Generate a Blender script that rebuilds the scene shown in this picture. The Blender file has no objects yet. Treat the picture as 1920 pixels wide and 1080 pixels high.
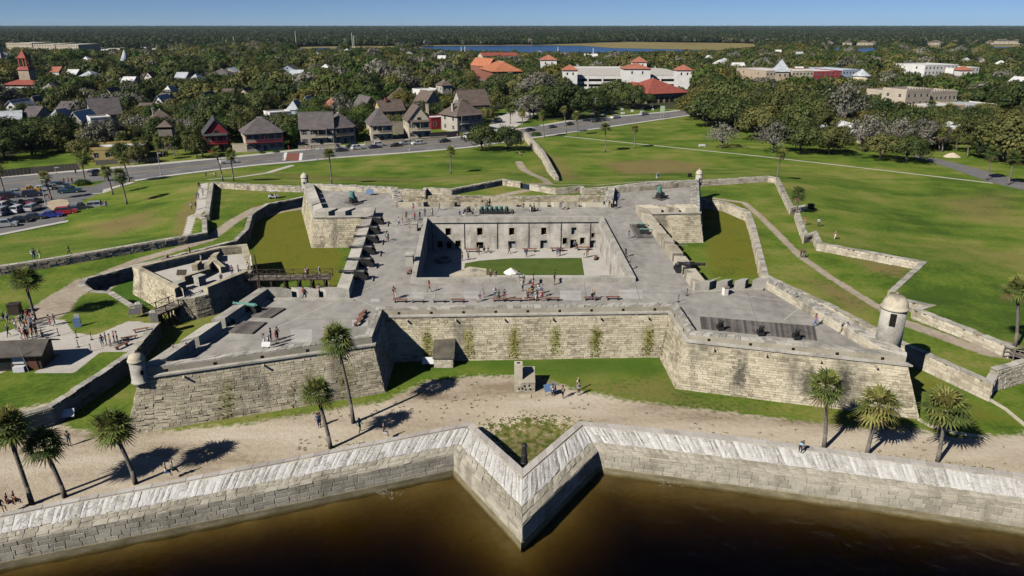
import bpy, bmesh, math, random
import numpy as np
from mathutils import Vector, Matrix, Euler
from mathutils.geometry import tessellate_polygon
R = math.radians
random.seed(7); rng = np.random.default_rng(7)
SC = bpy.context.scene
COL = SC.collection

# ------------------------------------------------------------------ camera, world, sun, exposure
F = 1334.0; CH = 42.0; TH = math.atan(492 / F)
cam_d = bpy.data.cameras.new('camera'); cam_d.sensor_width = 36; cam_d.lens = F / 1920 * 36
cam_d.clip_start = 0.5; cam_d.clip_end = 60000
cam = bpy.data.objects.new('camera', cam_d); COL.objects.link(cam)
cam.location = (0, 0, CH); cam.rotation_euler = (math.pi / 2 - TH, 0, 0)
SC.camera = cam
SUN_EL, SUN_AZ = R(38), R(227.3)          # azimuth clockwise from +Y
W = bpy.data.worlds.new('World'); SC.world = W; W.use_nodes = True
nt = W.node_tree; bg = nt.nodes['Background']
sky = nt.nodes.new('ShaderNodeTexSky'); sky.sky_type = 'NISHITA'; sky.sun_disc = False
sky.sun_elevation = SUN_EL; sky.sun_rotation = SUN_AZ; sky.air_density = 0.35; sky.dust_density = 0.08; sky.ozone_density = 6.0; sky.altitude = 0
nt.links.new(sky.outputs[0], bg.inputs[0]); bg.inputs[1].default_value = 0.064
sl = bpy.data.lights.new('sun', 'SUN'); sl.energy = 5.0; sl.angle = R(0.5); sl.color = (1.0, 0.94, 0.85)
sun = bpy.data.objects.new('sun', sl); COL.objects.link(sun)
sd = Vector((math.sin(SUN_AZ) * math.cos(SUN_EL), math.cos(SUN_AZ) * math.cos(SUN_EL), math.sin(SUN_EL)))
sun.rotation_euler = sd.to_track_quat('Z', 'Y').to_euler(); sun.location = sd * 200
SC.view_settings.view_transform = 'Standard'; SC.view_settings.look = 'None'
SC.view_settings.exposure = 0.18; SC.view_settings.gamma = 1.0; SC.view_settings.use_curve_mapping = False
SC.cycles.max_bounces = 6; SC.cycles.diffuse_bounces = 0; SC.cycles.transparent_max_bounces = 12; SC.cycles.volume_bounces = 0

# ------------------------------------------------------------------ pixel -> world on a height
def P(u, v, z=0.0):
    t = (v - 540) / F
    d = math.sin(TH) + math.cos(TH) * t; w = math.cos(TH) - math.sin(TH) * t
    s = (CH - z) / d
    return Vector(((u - 960) / F * s, w * s, z))
def zat(v, y):                                # height of image row v at ground distance y
    t = (v - 540) / F
    return CH - y * (math.sin(TH) + math.cos(TH) * t) / (math.cos(TH) - math.sin(TH) * t)
def xat(u, v, y):
    t = (v - 540) / F
    return (u - 960) / F * y / (math.cos(TH) - math.sin(TH) * t)
def proj(p):
    dx, dy, dz = p[0], p[1], p[2] - CH
    fw = dy * math.cos(TH) - dz * math.sin(TH); dn = -dy * math.sin(TH) - dz * math.cos(TH)
    return 960 + F * dx / fw, 540 + F * dn / fw
def PL(pts, z=0.0): return [P(u, v, z) for u, v in pts]

# ------------------------------------------------------------------ materials
MATS = {}
def mat(name, cols, s=0.5, s2=6.0, rough=0.85, bump=0.0, bscale=8.0, tone=0.0, mix2=0.35, stain=None, spec=0.3, metal=0.0, obj=False, orand=0.0, stretch=None, moss=None):
    """procedural: two noises pick between the colours; tone = strength of per-piece 'tone' attribute"""
    m = bpy.data.materials.new(name); m.use_nodes = True; MATS[name] = m
    n = m.node_tree.nodes; l = m.node_tree.links; b = n['Principled BSDF']
    b.inputs['Roughness'].default_value = rough; b.inputs['Specular IOR Level'].default_value = spec; b.inputs['Metallic'].default_value = metal
    if obj:
        tc = n.new('ShaderNodeTexCoord'); pos = tc.outputs['Object']
    else:
        g = n.new('ShaderNodeNewGeometry'); pos = g.outputs['Position']
    if stretch:
        mp = n.new('ShaderNodeMapping'); mp.inputs['Scale'].default_value = stretch; l.new(pos, mp.inputs[0]); pos2 = mp.outputs[0]
    else: pos2 = pos
    def noise(scale, det=4, p=pos2):
        x = n.new('ShaderNodeTexNoise'); x.inputs['Scale'].default_value = scale; x.inputs['Detail'].default_value = det; l.new(p, x.inputs['Vector']); return x.outputs[0]
    def math_(op, a, b_):
        x = n.new('ShaderNodeMath'); x.operation = op
        for i, q in enumerate((a, b_)):
            if isinstance(q, (int, float)): x.inputs[i].default_value = q
            else: l.new(q, x.inputs[i])
        return x.outputs[0]
    n1 = noise(s, 5); n2 = noise(s2, 3)
    f = math_('ADD', math_('MULTIPLY', n1, 1 - mix2), math_('MULTIPLY', n2, mix2))
    if tone:
        at = n.new('ShaderNodeAttribute'); at.attribute_name = 'tone'
        f = math_('ADD', f, math_('MULTIPLY', math_('SUBTRACT', at.outputs['Fac'], 0.5), tone))
    if orand:
        oi = n.new('ShaderNodeObjectInfo')
        f = math_('ADD', f, math_('MULTIPLY', math_('SUBTRACT', oi.outputs['Random'], 0.5), orand))
    cr = n.new('ShaderNodeValToRGB'); e = cr.color_ramp.elements
    lo, hi = 0.32, 0.68
    while len(e) < len(cols): e.new(0.5)
    for i, c in enumerate(cols):
        e[i].position = lo + (hi - lo) * i / max(1, len(cols) - 1); e[i].color = (*c, 1)
    l.new(f, cr.inputs[0]); out = cr.outputs[0]
    if stain:                                  # (colour, scale, threshold, strength): weather stains running down
        c, sc_, thr, stg = stain
        mp = n.new('ShaderNodeMapping'); mp.inputs['Scale'].default_value = (1, 1, 0.22); l.new(pos, mp.inputs[0])
        x = noise(sc_, 5, mp.outputs[0]); mr = n.new('ShaderNodeMapRange'); mr.inputs[1].default_value = thr; mr.inputs[2].default_value = thr + 0.14; mr.inputs[4].default_value = stg
        l.new(x, mr.inputs[0]); mx = n.new('ShaderNodeMix'); mx.data_type = 'RGBA'; l.new(mr.outputs[0], mx.inputs[0]); l.new(out, mx.inputs[6]); mx.inputs[7].default_value = (*c, 1); out = mx.outputs[2]
    l.new(out, b.inputs['Base Color'])
    if bump:
        bn = n.new('ShaderNodeBump'); bn.inputs['Strength'].default_value = bump; bn.inputs['Distance'].default_value = 0.05
        l.new(noise(bscale, 4), bn.inputs['Height']); l.new(bn.outputs[0], b.inputs['Normal'])
    return m
def flat(name, c, rough=0.6, spec=0.3, metal=0.0, v=0.12, coat=0.0):
    m = mat(name, [tuple(x * (1 - v) for x in c), tuple(min(1, x * (1 + v)) for x in c)], s=1.3, s2=9, rough=rough, spec=spec, metal=metal)
    if coat: m.node_tree.nodes['Principled BSDF'].inputs['Coat Weight'].default_value = coat
    return m
def leafmat(name, cols, trans=0.25):
    m = mat(name, cols, s=0.35, s2=3.0, rough=0.6, tone=.34, orand=.25, mix2=.25, spec=.2)
    n = m.node_tree.nodes; l = m.node_tree.links; b = n['Principled BSDF']; o = n['Material Output']
    t = n.new('ShaderNodeBsdfTranslucent'); mx = n.new('ShaderNodeMixShader'); mx.inputs[0].default_value = trans
    l.new(b.inputs['Base Color'].links[0].from_socket, t.inputs[0]); l.new(b.outputs[0], mx.inputs[1]); l.new(t.outputs[0], mx.inputs[2]); l.new(mx.outputs[0], o.inputs[0])
    return m

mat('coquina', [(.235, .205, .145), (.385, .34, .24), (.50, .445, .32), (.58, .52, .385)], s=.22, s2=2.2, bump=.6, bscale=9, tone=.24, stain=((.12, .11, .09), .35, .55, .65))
mat('mortar', [(.26, .23, .17), (.46, .42, .33)], s=.4, s2=5, bump=.3)
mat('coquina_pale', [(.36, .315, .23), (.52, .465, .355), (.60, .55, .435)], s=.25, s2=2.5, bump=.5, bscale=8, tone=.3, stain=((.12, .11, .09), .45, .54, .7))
mat('coquina_top', [(.24, .23, .20), (.40, .38, .33), (.52, .49, .43)], s=.5, s2=4, bump=.4, tone=.3)
mat('limewashed', [(.32, .305, .275), (.49, .475, .44), (.57, .56, .53), (.63, .62, .59)], s=1.1, s2=6, bump=1.0, bscale=4.5, tone=.25, mix2=.6)
mat('seawall_block', [(.28, .255, .20), (.38, .35, .28), (.46, .42, .34)], s=.3, s2=3, bump=.6, tone=.26, stain=((.17, .15, .105), .5, .55, .6))
mat('seawall_cap', [(.36, .33, .30), (.46, .43, .39), (.54, .51, .47)], s=.3, s2=3, bump=.3, tone=.3)
mat('tide_stone', [(.11, .10, .055), (.20, .17, .10), (.30, .26, .17)], s=.5, s2=3, bump=.5, stretch=(1, 1, 3))
mat('deck_concrete', [(.205, .194, .177), (.292, .278, .255), (.355, .338, .308), (.445, .42, .38)], s=.13, s2=.9, rough=.9, bump=.12, mix2=.42, stretch=(1, .55, 1), stain=((.20, .19, .175), .5, .56, .5))
mat('deck_joint', [(.42, .40, .36), (.52, .50, .45)], s=.5)
mat('plaster', [(.24, .22, .19), (.44, .41, .36), (.58, .55, .49), (.64, .60, .53)], s=.45, s2=3, bump=.3, stain=((.20, .185, .16), .5, .5, .6))
mat('pavement', [(.42, .40, .36), (.50, .475, .43), (.56, .53, .48)], s=.4, s2=3, bump=.1)
mat('asphalt', [(.12, .12, .122), (.16, .158, .158), (.20, .195, .19)], s=.15, s2=2, rough=.9)
mat('brick_paving', [(.18, .07, .05), (.26, .11, .08)], s=2, s2=9)
flat('paint_white', (.72, .72, .69)); flat('paint_yellow', (.55, .36, .06))
mat('platform_wood', [(.085, .075, .07), (.14, .125, .115), (.19, .17, .155)], s=.7, s2=8, tone=.4, orand=.3)
mat('wood_dark', [(.035, .026, .02), (.07, .052, .04)], s=1, s2=8)
mat('wood_grey', [(.14, .125, .105), (.24, .215, .18)], s=1, s2=8, tone=.3)
mat('bench_wood', [(.17, .075, .05), (.28, .14, .10)], s=1, s2=8, orand=.4)
flat('iron', (.022, .022, .024), .5, .5); mat('bronze', [(.06, .17, .145), (.12, .29, .25)], s=2, s2=8, rough=.6)
flat('sign_white', (.58, .59, .60)); flat('sign_blue', (.10, .17, .30)); flat('cloth_white', (.78, .74, .68)); flat('glass_dark', (.02, .023, .027), .3, .25)
flat('opening_shade', (.018, .017, .016), .95, .05); flat('grey_door', (.34, .36, .38)); flat('black', (.012, .012, .013), .7); flat('metal_grey', (.35, .36, .37), .45, .5)  # first one: near-black colour that stands in for shade inside openings

# ------------------------------------------------------------------ mesh building
def spots(m, lst):                             # stains and moss with a place of their own: (centre, radii, colour, strength)
    n = m.node_tree.nodes; l = m.node_tree.links; b = n['Principled BSDF']; col = b.inputs['Base Color'].links[0].from_socket
    g = n.new('ShaderNodeNewGeometry'); nz = n.new('ShaderNodeTexNoise'); nz.inputs['Scale'].default_value = 2.2; nz.inputs['Detail'].default_value = 4; l.new(g.outputs['Position'], nz.inputs['Vector'])
    for c, r, cc, stg in lst:
        sb = n.new('ShaderNodeVectorMath'); sb.operation = 'SUBTRACT'; l.new(g.outputs['Position'], sb.inputs[0]); sb.inputs[1].default_value = tuple(c)
        dv = n.new('ShaderNodeVectorMath'); dv.operation = 'DIVIDE'; l.new(sb.outputs[0], dv.inputs[0]); dv.inputs[1].default_value = r
        ln = n.new('ShaderNodeVectorMath'); ln.operation = 'LENGTH'; l.new(dv.outputs[0], ln.inputs[0])
        ad = n.new('ShaderNodeMath'); ad.operation = 'MULTIPLY_ADD'; l.new(nz.outputs[0], ad.inputs[0]); ad.inputs[1].default_value = 1.6; l.new(ln.outputs['Value'], ad.inputs[2])
        mr = n.new('ShaderNodeMapRange'); mr.inputs[1].default_value = 1.9; mr.inputs[2].default_value = 1.15; mr.inputs[3].default_value = 0; mr.inputs[4].default_value = stg; l.new(ad.outputs[0], mr.inputs[0])
        mx_ = n.new('ShaderNodeMix'); mx_.data_type = 'RGBA'; l.new(mr.outputs[0], mx_.inputs[0]); l.new(col, mx_.inputs[6]); mx_.inputs[7].default_value = (*cc, 1); col = mx_.outputs[2]
    l.new(col, b.inputs['Base Color'])
class MB:
    def __init__(s): s.v = []; s.f = []; s.m = []; s.t = []
    def add(s, vs, fs, mi=0, tone=0.5):
        o = len(s.v); s.v += [tuple(q) for q in vs]; s.t += [tone] * len(vs)
        s.f += [tuple(i + o for i in f) for f in fs]; s.m += [mi] * len(fs); return s
    def box(s, c, d, rz=0.0, mi=0, tone=0.5, top=1.0):
        hx, hy, hz = d[0] / 2, d[1] / 2, d[2] / 2; cs, sn = math.cos(rz), math.sin(rz); vs = []
        for z, k in ((-hz, 1), (hz, top)):
            for x, y in ((-hx, -hy), (hx, -hy), (hx, hy), (-hx, hy)):
                x *= k; y *= k; vs.append((c[0] + x * cs - y * sn, c[1] + x * sn + y * cs, c[2] + z))
        return s.add(vs, [(3, 2, 1, 0), (4, 5, 6, 7), (0, 1, 5, 4), (1, 2, 6, 5), (2, 3, 7, 6), (3, 0, 4, 7)], mi, tone)
    def span(s, x0, x1, y0, y1, z0, z1, mi=0, tone=.5): return s.box(((x0 + x1) / 2, (y0 + y1) / 2, (z0 + z1) / 2), (x1 - x0, y1 - y0, z1 - z0), 0, mi, tone)
    def prism(s, poly, z0, z1, mi=0, poly2=None, bottom=False, tone=.5):
        n = len(poly); p2 = poly2 or poly
        zz0 = z0 if isinstance(z0, (list, tuple)) else [z0] * n; zz1 = z1 if isinstance(z1, (list, tuple)) else [z1] * n
        vs = [(p[0], p[1], zz0[i]) for i, p in enumerate(poly)] + [(p[0], p[1], zz1[i]) for i, p in enumerate(p2)]
        a = sum(poly[i][0] * poly[(i + 1) % n][1] - poly[(i + 1) % n][0] * poly[i][1] for i in range(n))
        fs = []
        for i in range(n):
            j = (i + 1) % n; fs.append((i, j, n + j, n + i) if a > 0 else (j, i, n + i, n + j))
        tr = tessellate_polygon([[Vector((p[0], p[1], 0)) for p in p2]])
        def ori(t):
            (x0, y0), (x1, y1), (x2, y2) = [(p2[k][0], p2[k][1]) for k in t]
            return t if (x1 - x0) * (y2 - y0) - (x2 - x0) * (y1 - y0) > 0 else (t[0], t[2], t[1])
        for t in tr:
            t = ori(t); fs.append(tuple(n + k for k in t))
            if bottom: fs.append((t[0], t[2], t[1]))
        return s.add(vs, fs, mi, tone)
    def tube(s, p0, p1, r0, r1=None, n=8, mi=0, cap=True, tone=.5):
        r1 = r0 if r1 is None else r1; p0 = Vector(p0); p1 = Vector(p1); d = (p1 - p0)
        if d.length < 1e-6: return s
        d.normalize(); a = d.orthogonal().normalized(); b = d.cross(a); vs = []
        for p, r in ((p0, r0), (p1, r1)):
            for i in range(n):
                q = 2 * math.pi * i / n; vs.append(p + (a * math.cos(q) + b * math.sin(q)) * r)
        fs = [(i, (i + 1) % n, n + (i + 1) % n, n + i) for i in range(n)]
        if cap: fs += [tuple(range(n))[::-1], tuple(range(n, 2 * n))]
        return s.add(vs, fs, mi, tone)
    def path(s, pts, rs, n=6, mi=0, tone=.5):
        for i in range(len(pts) - 1): s.tube(pts[i], pts[i + 1], rs[i], rs[i + 1], n, mi, i == 0 or i == len(pts) - 2, tone)
        return s
    def lathe(s, prof, c=(0, 0, 0), n=20, mi=0, tone=.5, axis='z'):
        vs = []
        for r, h in prof:
            for i in range(n):
                q = 2 * math.pi * i / n; x, y = r * math.cos(q), r * math.sin(q)
                vs.append((c[0] + x, c[1] + y, c[2] + h) if axis == 'z' else (c[0] + h, c[1] + x, c[2] + y))
        k = len(prof); fs = []
        for j in range(k - 1):
            for i in range(n):
                a, b = j * n + i, j * n + (i + 1) % n; fs.append((a, b, b + n, a + n))
        fs.append(tuple(range(n))[::-1]); fs.append(tuple((k - 1) * n + i for i in range(n)))
        return s.add(vs, fs, mi, tone)
    def mesh(s, name, mats, smooth=False, org=(0, 0, 0)):
        me = bpy.data.meshes.new(name); ox, oy, oz = org
        me.from_pydata([(x - ox, y - oy, z - oz) for x, y, z in s.v], [], s.f)
        for k in (mats if isinstance(mats, (list, tuple)) else [mats]): me.materials.append(MATS[k] if isinstance(k, str) else k)
        if s.m and any(s.m): me.polygons.foreach_set('material_index', s.m)
        if len(set(s.t)) > 1 or (s.t and s.t[0] != .5):
            at = me.attributes.new('tone', 'FLOAT', 'POINT'); at.data.foreach_set('value', s.t)
        else:
            at = me.attributes.new('tone', 'FLOAT', 'POINT'); at.data.foreach_set('value', [.5] * len(me.vertices))
        if smooth: me.polygons.foreach_set('use_smooth', [True] * len(me.polygons))
        me.update(); return me
    def build(s, name, mats, parent=None, smooth=False, org=None):
        if not s.v: return None
        if org is None: org = wloc(parent) if parent else (0, 0, 0)
        return mkobj(name, s.mesh(name, mats, smooth, org), parent)
def wloc(o):
    v = Vector((0, 0, 0))
    while o is not None: v += o.location; o = o.parent
    return v
def mkobj(name, me, parent=None, loc=None, rz=0.0):
    o = bpy.data.objects.new(name, me); COL.objects.link(o)
    if parent: o.parent = parent
    if loc is not None: o.location = loc
    if rz: o.rotation_euler[2] = rz
    return o
def tag(o, label=None, cat=None, group=None, kind=None):
    if label: o['label'] = label
    if cat: o['category'] = cat
    if group: o['group'] = group
    if kind: o['kind'] = kind
    return o
def thing(name, label, cat, loc=(0, 0, 0), rz=0.0, group=None):
    o = bpy.data.objects.new(name, None); COL.objects.link(o); o.empty_display_size = .2
    o.location = loc; o.rotation_euler[2] = rz; return tag(o, label, cat, group)
def copy_tree(o, loc=None, rz=None, scale=None, label=None, group=None, parent=None):
    c = o.copy(); COL.objects.link(c); c.parent = parent
    if loc is not None: c.location = loc
    if rz is not None: c.rotation_euler[2] = rz
    if scale is not None: c.scale = (scale,) * 3 if isinstance(scale, (int, float)) else scale
    if label: c['label'] = label
    if group: c['group'] = group
    for ch in KIDS(o): copy_tree(ch, parent=c)
    return c
_kid = {}
def KIDS(o):                                   # children (cached for prototypes: .children scans the whole file)
    if o.name not in _kid: _kid[o.name] = list(o.children)
    return _kid[o.name]
def paint(o, **kw):                            # give parts of a copy materials of their own: name prefix -> material
    for ch in [o] + list(KIDS(o)):
        if ch.type != 'MESH': continue
        for k, m in kw.items():
            for i, sl_ in enumerate(ch.material_slots):
                if sl_.material and sl_.material.name.split('.')[0] == k:
                    sl_.link = 'OBJECT'; sl_.material = MATS[m]
def offset(poly, d):                           # offset a CCW polygon outward by d (list or number)
    n = len(poly); out = []; dd = d if isinstance(d, (list, tuple)) else [d] * n
    for i in range(n):
        a, b, c = Vector(poly[i - 1][:2]), Vector(poly[i][:2]), Vector(poly[(i + 1) % n][:2])
        e1 = (b - a).normalized(); e2 = (c - b).normalized(); n1 = Vector((e1.y, -e1.x)); n2 = Vector((e2.y, -e2.x))
        p1 = b + n1 * dd[i - 1]; p2 = b + n2 * dd[i]; cr = e1.x * e2.y - e1.y * e2.x
        if abs(cr) < 1e-4: out.append(p1)
        else:
            t = ((p2 - p1).x * e2.y - (p2 - p1).y * e2.x) / cr; out.append(p1 + e1 * t)
    return out
def strip(line, w0, w1):                       # polygon from a polyline, offset w0 on one side and w1 on the other (right positive)
    L, Rr = [], []; n = len(line)
    for i in range(n):
        a = Vector(line[max(i - 1, 0)][:2]); b = Vector(line[i][:2]); c = Vector(line[min(i + 1, n - 1)][:2])
        d1 = (b - a).normalized() if i else (c - b).normalized(); d2 = (c - b).normalized() if i < n - 1 else d1
        n1 = Vector((d1.y, -d1.x)); n2 = Vector((d2.y, -d2.x)); m = (n1 + n2)
        m = m / max(.35, m.length_squared) * 2 if m.length > 1e-3 else n1
        L.append(b + m * w0); Rr.append(b + m * w1)
    return L, Rr
# ------------------------------------------------------------------ terrain zones
def inpoly(X, Y, poly):
    ins = np.zeros(X.shape, bool); n = len(poly)
    for i in range(n):
        x0, y0 = poly[i][0], poly[i][1]; x1, y1 = poly[(i + 1) % n][0], poly[(i + 1) % n][1]
        if y0 == y1: continue
        c = ((y0 > Y) != (y1 > Y)) & (X < (x1 - x0) * (Y - y0) / (y1 - y0) + x0); ins ^= c
    return ins
def dline(X, Y, line, closed=False):
    d = np.full(X.shape, 1e9); n = len(line)
    for i in range(n if closed else n - 1):
        x0, y0 = line[i][0], line[i][1]; x1, y1 = line[(i + 1) % n][0], line[(i + 1) % n][1]
        dx, dy = x1 - x0, y1 - y0; t = np.clip(((X - x0) * dx + (Y - y0) * dy) / (dx * dx + dy * dy + 1e-9), 0, 1)
        d = np.minimum(d, (X - x0 - t * dx) ** 2 + (Y - y0 - t * dy) ** 2)
    return np.sqrt(d)
def soft(X, Y, poly, w):
    d = dline(X, Y, poly, True); return np.clip(.5 + np.where(inpoly(X, Y, poly), d, -d) / w, 0, 1)
def softline(X, Y, line, half, w):
    return np.clip(.5 + (half - dline(X, Y, line)) / w, 0, 1)

ZC, ZG = 2.2, 3.6                                # covered way and glacis crest heights
crest_px1 = [(-420, 560), (0, 500), (120, 482), (350, 443), (384, 436), (383, 411), (367, 404), (388, 402), (397, 342), (480, 347), (565, 350), (740, 355), (795, 357), (798, 353), (846, 355), (942, 337), (978, 342)]
crest_px2 = [(995, 346), (1042, 354), (1090, 350), (1094, 354), (1135, 352), (1217, 342), (1315, 339), (1440, 331), (1457, 334), (1485, 390), (1506, 386), (1506, 393), (1495, 399), (1511, 441), (1528, 436), (1537, 456), (1732, 492), (1672, 547)]
crest_px3 = [(1690, 562), (1745, 573), (1720, 581), (1812, 616), (1900, 653)]
crest = PL(crest_px1 + crest_px2 + crest_px3, ZG)
crest_poly = crest + [Vector((110, 78, 0)), Vector((130, 40, 0)), Vector((-200, 40, 0))]
moat_px = [(-300, 845), (-60, 800), (25, 783), (92, 763), (243, 664), (293, 606), (256, 580), (207, 549), (170, 546), (151, 534), (160, 523), (190, 515), (246, 500), (350, 474), (440, 452), (462, 430), (470, 402), (500, 383), (570, 369), (700, 366), (960, 368), (1220, 366), (1312, 373), (1360, 379), (1403, 397), (1413, 425), (1436, 517), (1560, 574), (1690, 642), (1855, 716), (1862, 702), (1925, 684), (2150, 640)]
moat_line = PL(moat_px, ZC)
moat_poly = moat_line + [Vector((200, 40, 0)), Vector((-200, 40, 0))]
# seawall reference lines
cap_px = [(-400, 1045), (0, 962), (134, 935), (295, 905), (480, 870), (652, 836), (883, 791), (980, 878), (1085, 789), (1340, 813), (1600, 846), (1920, 888), (2400, 955)]
CAP_Z, WATER_Z = .9, -2.5
cap_line = PL(cap_px, CAP_Z)

GS = .6
xs = np.arange(-172, 178, GS); ys = np.arange(44, 392, GS)
GX, GY = np.meshgrid(xs, ys)
in_crest = inpoly(GX, GY, crest_poly); in_moat = inpoly(GX, GY, moat_poly)
d_crest = dline(GX, GY, crest); 
sea_poly = cap_line + [Vector((300, 20, 0)), Vector((-300, 20, 0))]
in_sea = inpoly(GX, GY, sea_poly) & (dline(GX, GY, cap_line) > 1.2)
# masks: sand, path (bare dirt), concrete, dry, lush, algae
def mx(*a):
    r = a[0]
    for q in a[1:]: r = np.maximum(r, q)
    return r
sand = mx(soft(GX, GY, PL([(-80, 1000), (-60, 815), (100, 790), (140, 805), (250, 812), (420, 800), (720, 752), (800, 715), (890, 705), (1000, 704), (1100, 735), (1180, 752), (1400, 775), (1600, 800), (1700, 800), (1800, 822), (1960, 810), (1960, 915), (1400, 850), (1100, 805), (980, 900), (880, 805), (500, 880)]), 5),)
beachgrass = mx(soft(GX, GY, PL([(905, 790), (990, 775), (1120, 790), (1080, 840), (985, 870), (930, 830)]), 6) * .85, soft(GX, GY, PL([(1160, 800), (1500, 835), (1900, 880), (1900, 895), (1160, 812)]), 6) * .78, soft(GX, GY, PL([(1560, 770), (1720, 800), (1700, 812), (1560, 795)]), 6) * .85,
                soft(GX, GY, PL([(560, 855), (640, 825), (700, 815), (640, 850)]), 4) * .6, soft(GX, GY, PL([(420, 800), (560, 770), (720, 745), (700, 760), (560, 785)]), 3) * .6)
path = mx(softline(GX, GY, PL([(1340, 372), (1395, 380), (1425, 405), (1500, 480), (1560, 522), (1650, 578), (1700, 606)], ZC), .75, 1.0), softline(GX, GY, PL([(1700, 606), (1760, 628), (1850, 660), (1885, 664)], ZC), 1.3, 1.2),
          softline(GX, GY, PL([(60, 610), (130, 560), (165, 535), (200, 512), (260, 488), (330, 468), (390, 450), (440, 413), (480, 391), (530, 378), (600, 370)], ZC), 1.3, 1.2), soft(GX, GY, PL([(20, 600), (110, 545), (150, 520), (155, 545), (130, 585), (95, 605), (40, 625)], ZC), 1.5),
          softline(GX, GY, PL([(870, 375), (930, 358), (985, 347), (1030, 340), (1020, 325), (1000, 312), (978, 292), (973, 283)], ZG), 1.2, 1.4), softline(GX, GY, PL([(1015, 340), (1120, 341), (1210, 337), (1320, 336)], ZG), .6, 1))
dry = np.minimum(1, 1.25 * mx(soft(GX, GY, PL([(1130, 298), (1240, 290), (1320, 300), (1300, 318), (1180, 322)], 1.5), 8) * .9, soft(GX, GY, PL([(1010, 270), (1050, 285), (1100, 330), (1040, 332), (1015, 300)], 2), 8) * .6, soft(GX, GY, PL([(160, 415), (280, 395), (290, 425), (200, 440)], 2), 8) * .8,
         soft(GX, GY, PL([(1590, 483), (1700, 498), (1690, 520), (1640, 510)], ZC), 5) * .8, soft(GX, GY, PL([(1500, 520), (1560, 530), (1640, 575), (1600, 590)], ZC), 5) * .7, soft(GX, GY, PL([(60, 440), (110, 445), (90, 455)], 2), 5) * .6,
         soft(GX, GY, PL([(480, 310), (640, 320), (900, 325), (960, 322), (900, 335), (560, 335)], 2), 8) * .45, soft(GX, GY, PL([(1740, 360), (1900, 345), (1910, 400), (1800, 395)], 2), 12) * .5, soft(GX, GY, PL([(330, 400), (370, 360), (378, 400), (350, 440), (325, 445)], 3), 3) * .7,
         soft(GX, GY, PL([(1050, 720), (1260, 700), (1300, 745), (1500, 770), (1400, 775), (1180, 755)]), 5) * .45))
conc = mx(soft(GX, GY, PL([(340, 444), (352, 404), (366, 398), (370, 360), (376, 342), (390, 342), (386, 395), (366, 408), (355, 442)], ZG), .35), softline(GX, GY, PL([(0, 497), (120, 479), (345, 441)], ZG), .45, .4),
          softline(GX, GY, PL([(395, 339), (440, 333), (510, 310), (545, 300)], 1.8), 1.0, .4), softline(GX, GY, PL([(1060, 252), (1240, 270), (1420, 288), (1600, 308), (1860, 338)], .8), .6, .4),
          soft(GX, GY, PL([(-60, 640), (60, 608), (85, 600), (120, 600), (140, 625), (180, 628), (240, 602), (292, 606), (243, 660), (190, 660), (140, 700), (60, 700), (120, 660), (-60, 720)], ZC), .35))
algae = mx(soft(GX, GY, PL([(475, 400), (570, 385), (640, 480), (630, 540), (470, 505)]), 3), soft(GX, GY, PL([(1310, 385), (1400, 395), (1440, 520), (1330, 520)]), 3) * .75, soft(GX, GY, PL([(1705, 680), (1860, 770), (1920, 800), (1740, 790)]), 4) * .6)
lush = mx(soft(GX, GY, PL([(200, 540), (250, 525), (300, 570), (240, 580)]), 2), soft(GX, GY, PL([(740, 668), (1240, 665), (1250, 700), (1050, 715), (880, 690), (760, 720)]), 4) * .62)
MASKS = dict(sand=sand, patch=beachgrass, path=path, dry=dry, conc=conc, algae=algae, lush=lush)
crest_h = ZG - np.clip((d_crest - .8) / 31, 0, 1) ** .9 * (ZG - .012)
def zone(name, cells, H, matname):
    vid = -np.ones(GX.shape, int); used = np.zeros(GX.shape, bool)
    used[:-1, :-1] |= cells; used[1:, :-1] |= cells; used[:-1, 1:] |= cells; used[1:, 1:] |= cells
    vid[used] = np.arange(used.sum())
    co = np.stack([GX[used], GY[used], H[used]], 1)
    iy, ix = np.nonzero(cells)
    fs = np.stack([vid[iy, ix], vid[iy, ix + 1], vid[iy + 1, ix + 1], vid[iy + 1, ix]], 1)
    me = bpy.data.meshes.new(name); me.vertices.add(len(co)); me.vertices.foreach_set('co', co.ravel())
    me.loops.add(fs.size); me.loops.foreach_set('vertex_index', fs.ravel()); me.polygons.add(len(fs))
    me.polygons.foreach_set('loop_start', np.arange(0, fs.size, 4)); me.polygons.foreach_set('loop_total', np.full(len(fs), 4))
    me.update(calc_edges=True); me.validate()
    for k, a in MASKS.items():
        at = me.attributes.new(k, 'FLOAT', 'POINT'); at.data.foreach_set('value', a[used].astype(np.float32))
    me.polygons.foreach_set('use_smooth', [True] * len(fs)); me.materials.append(MATS[matname])
    return tag(mkobj(name, me), kind='structure')

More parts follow.
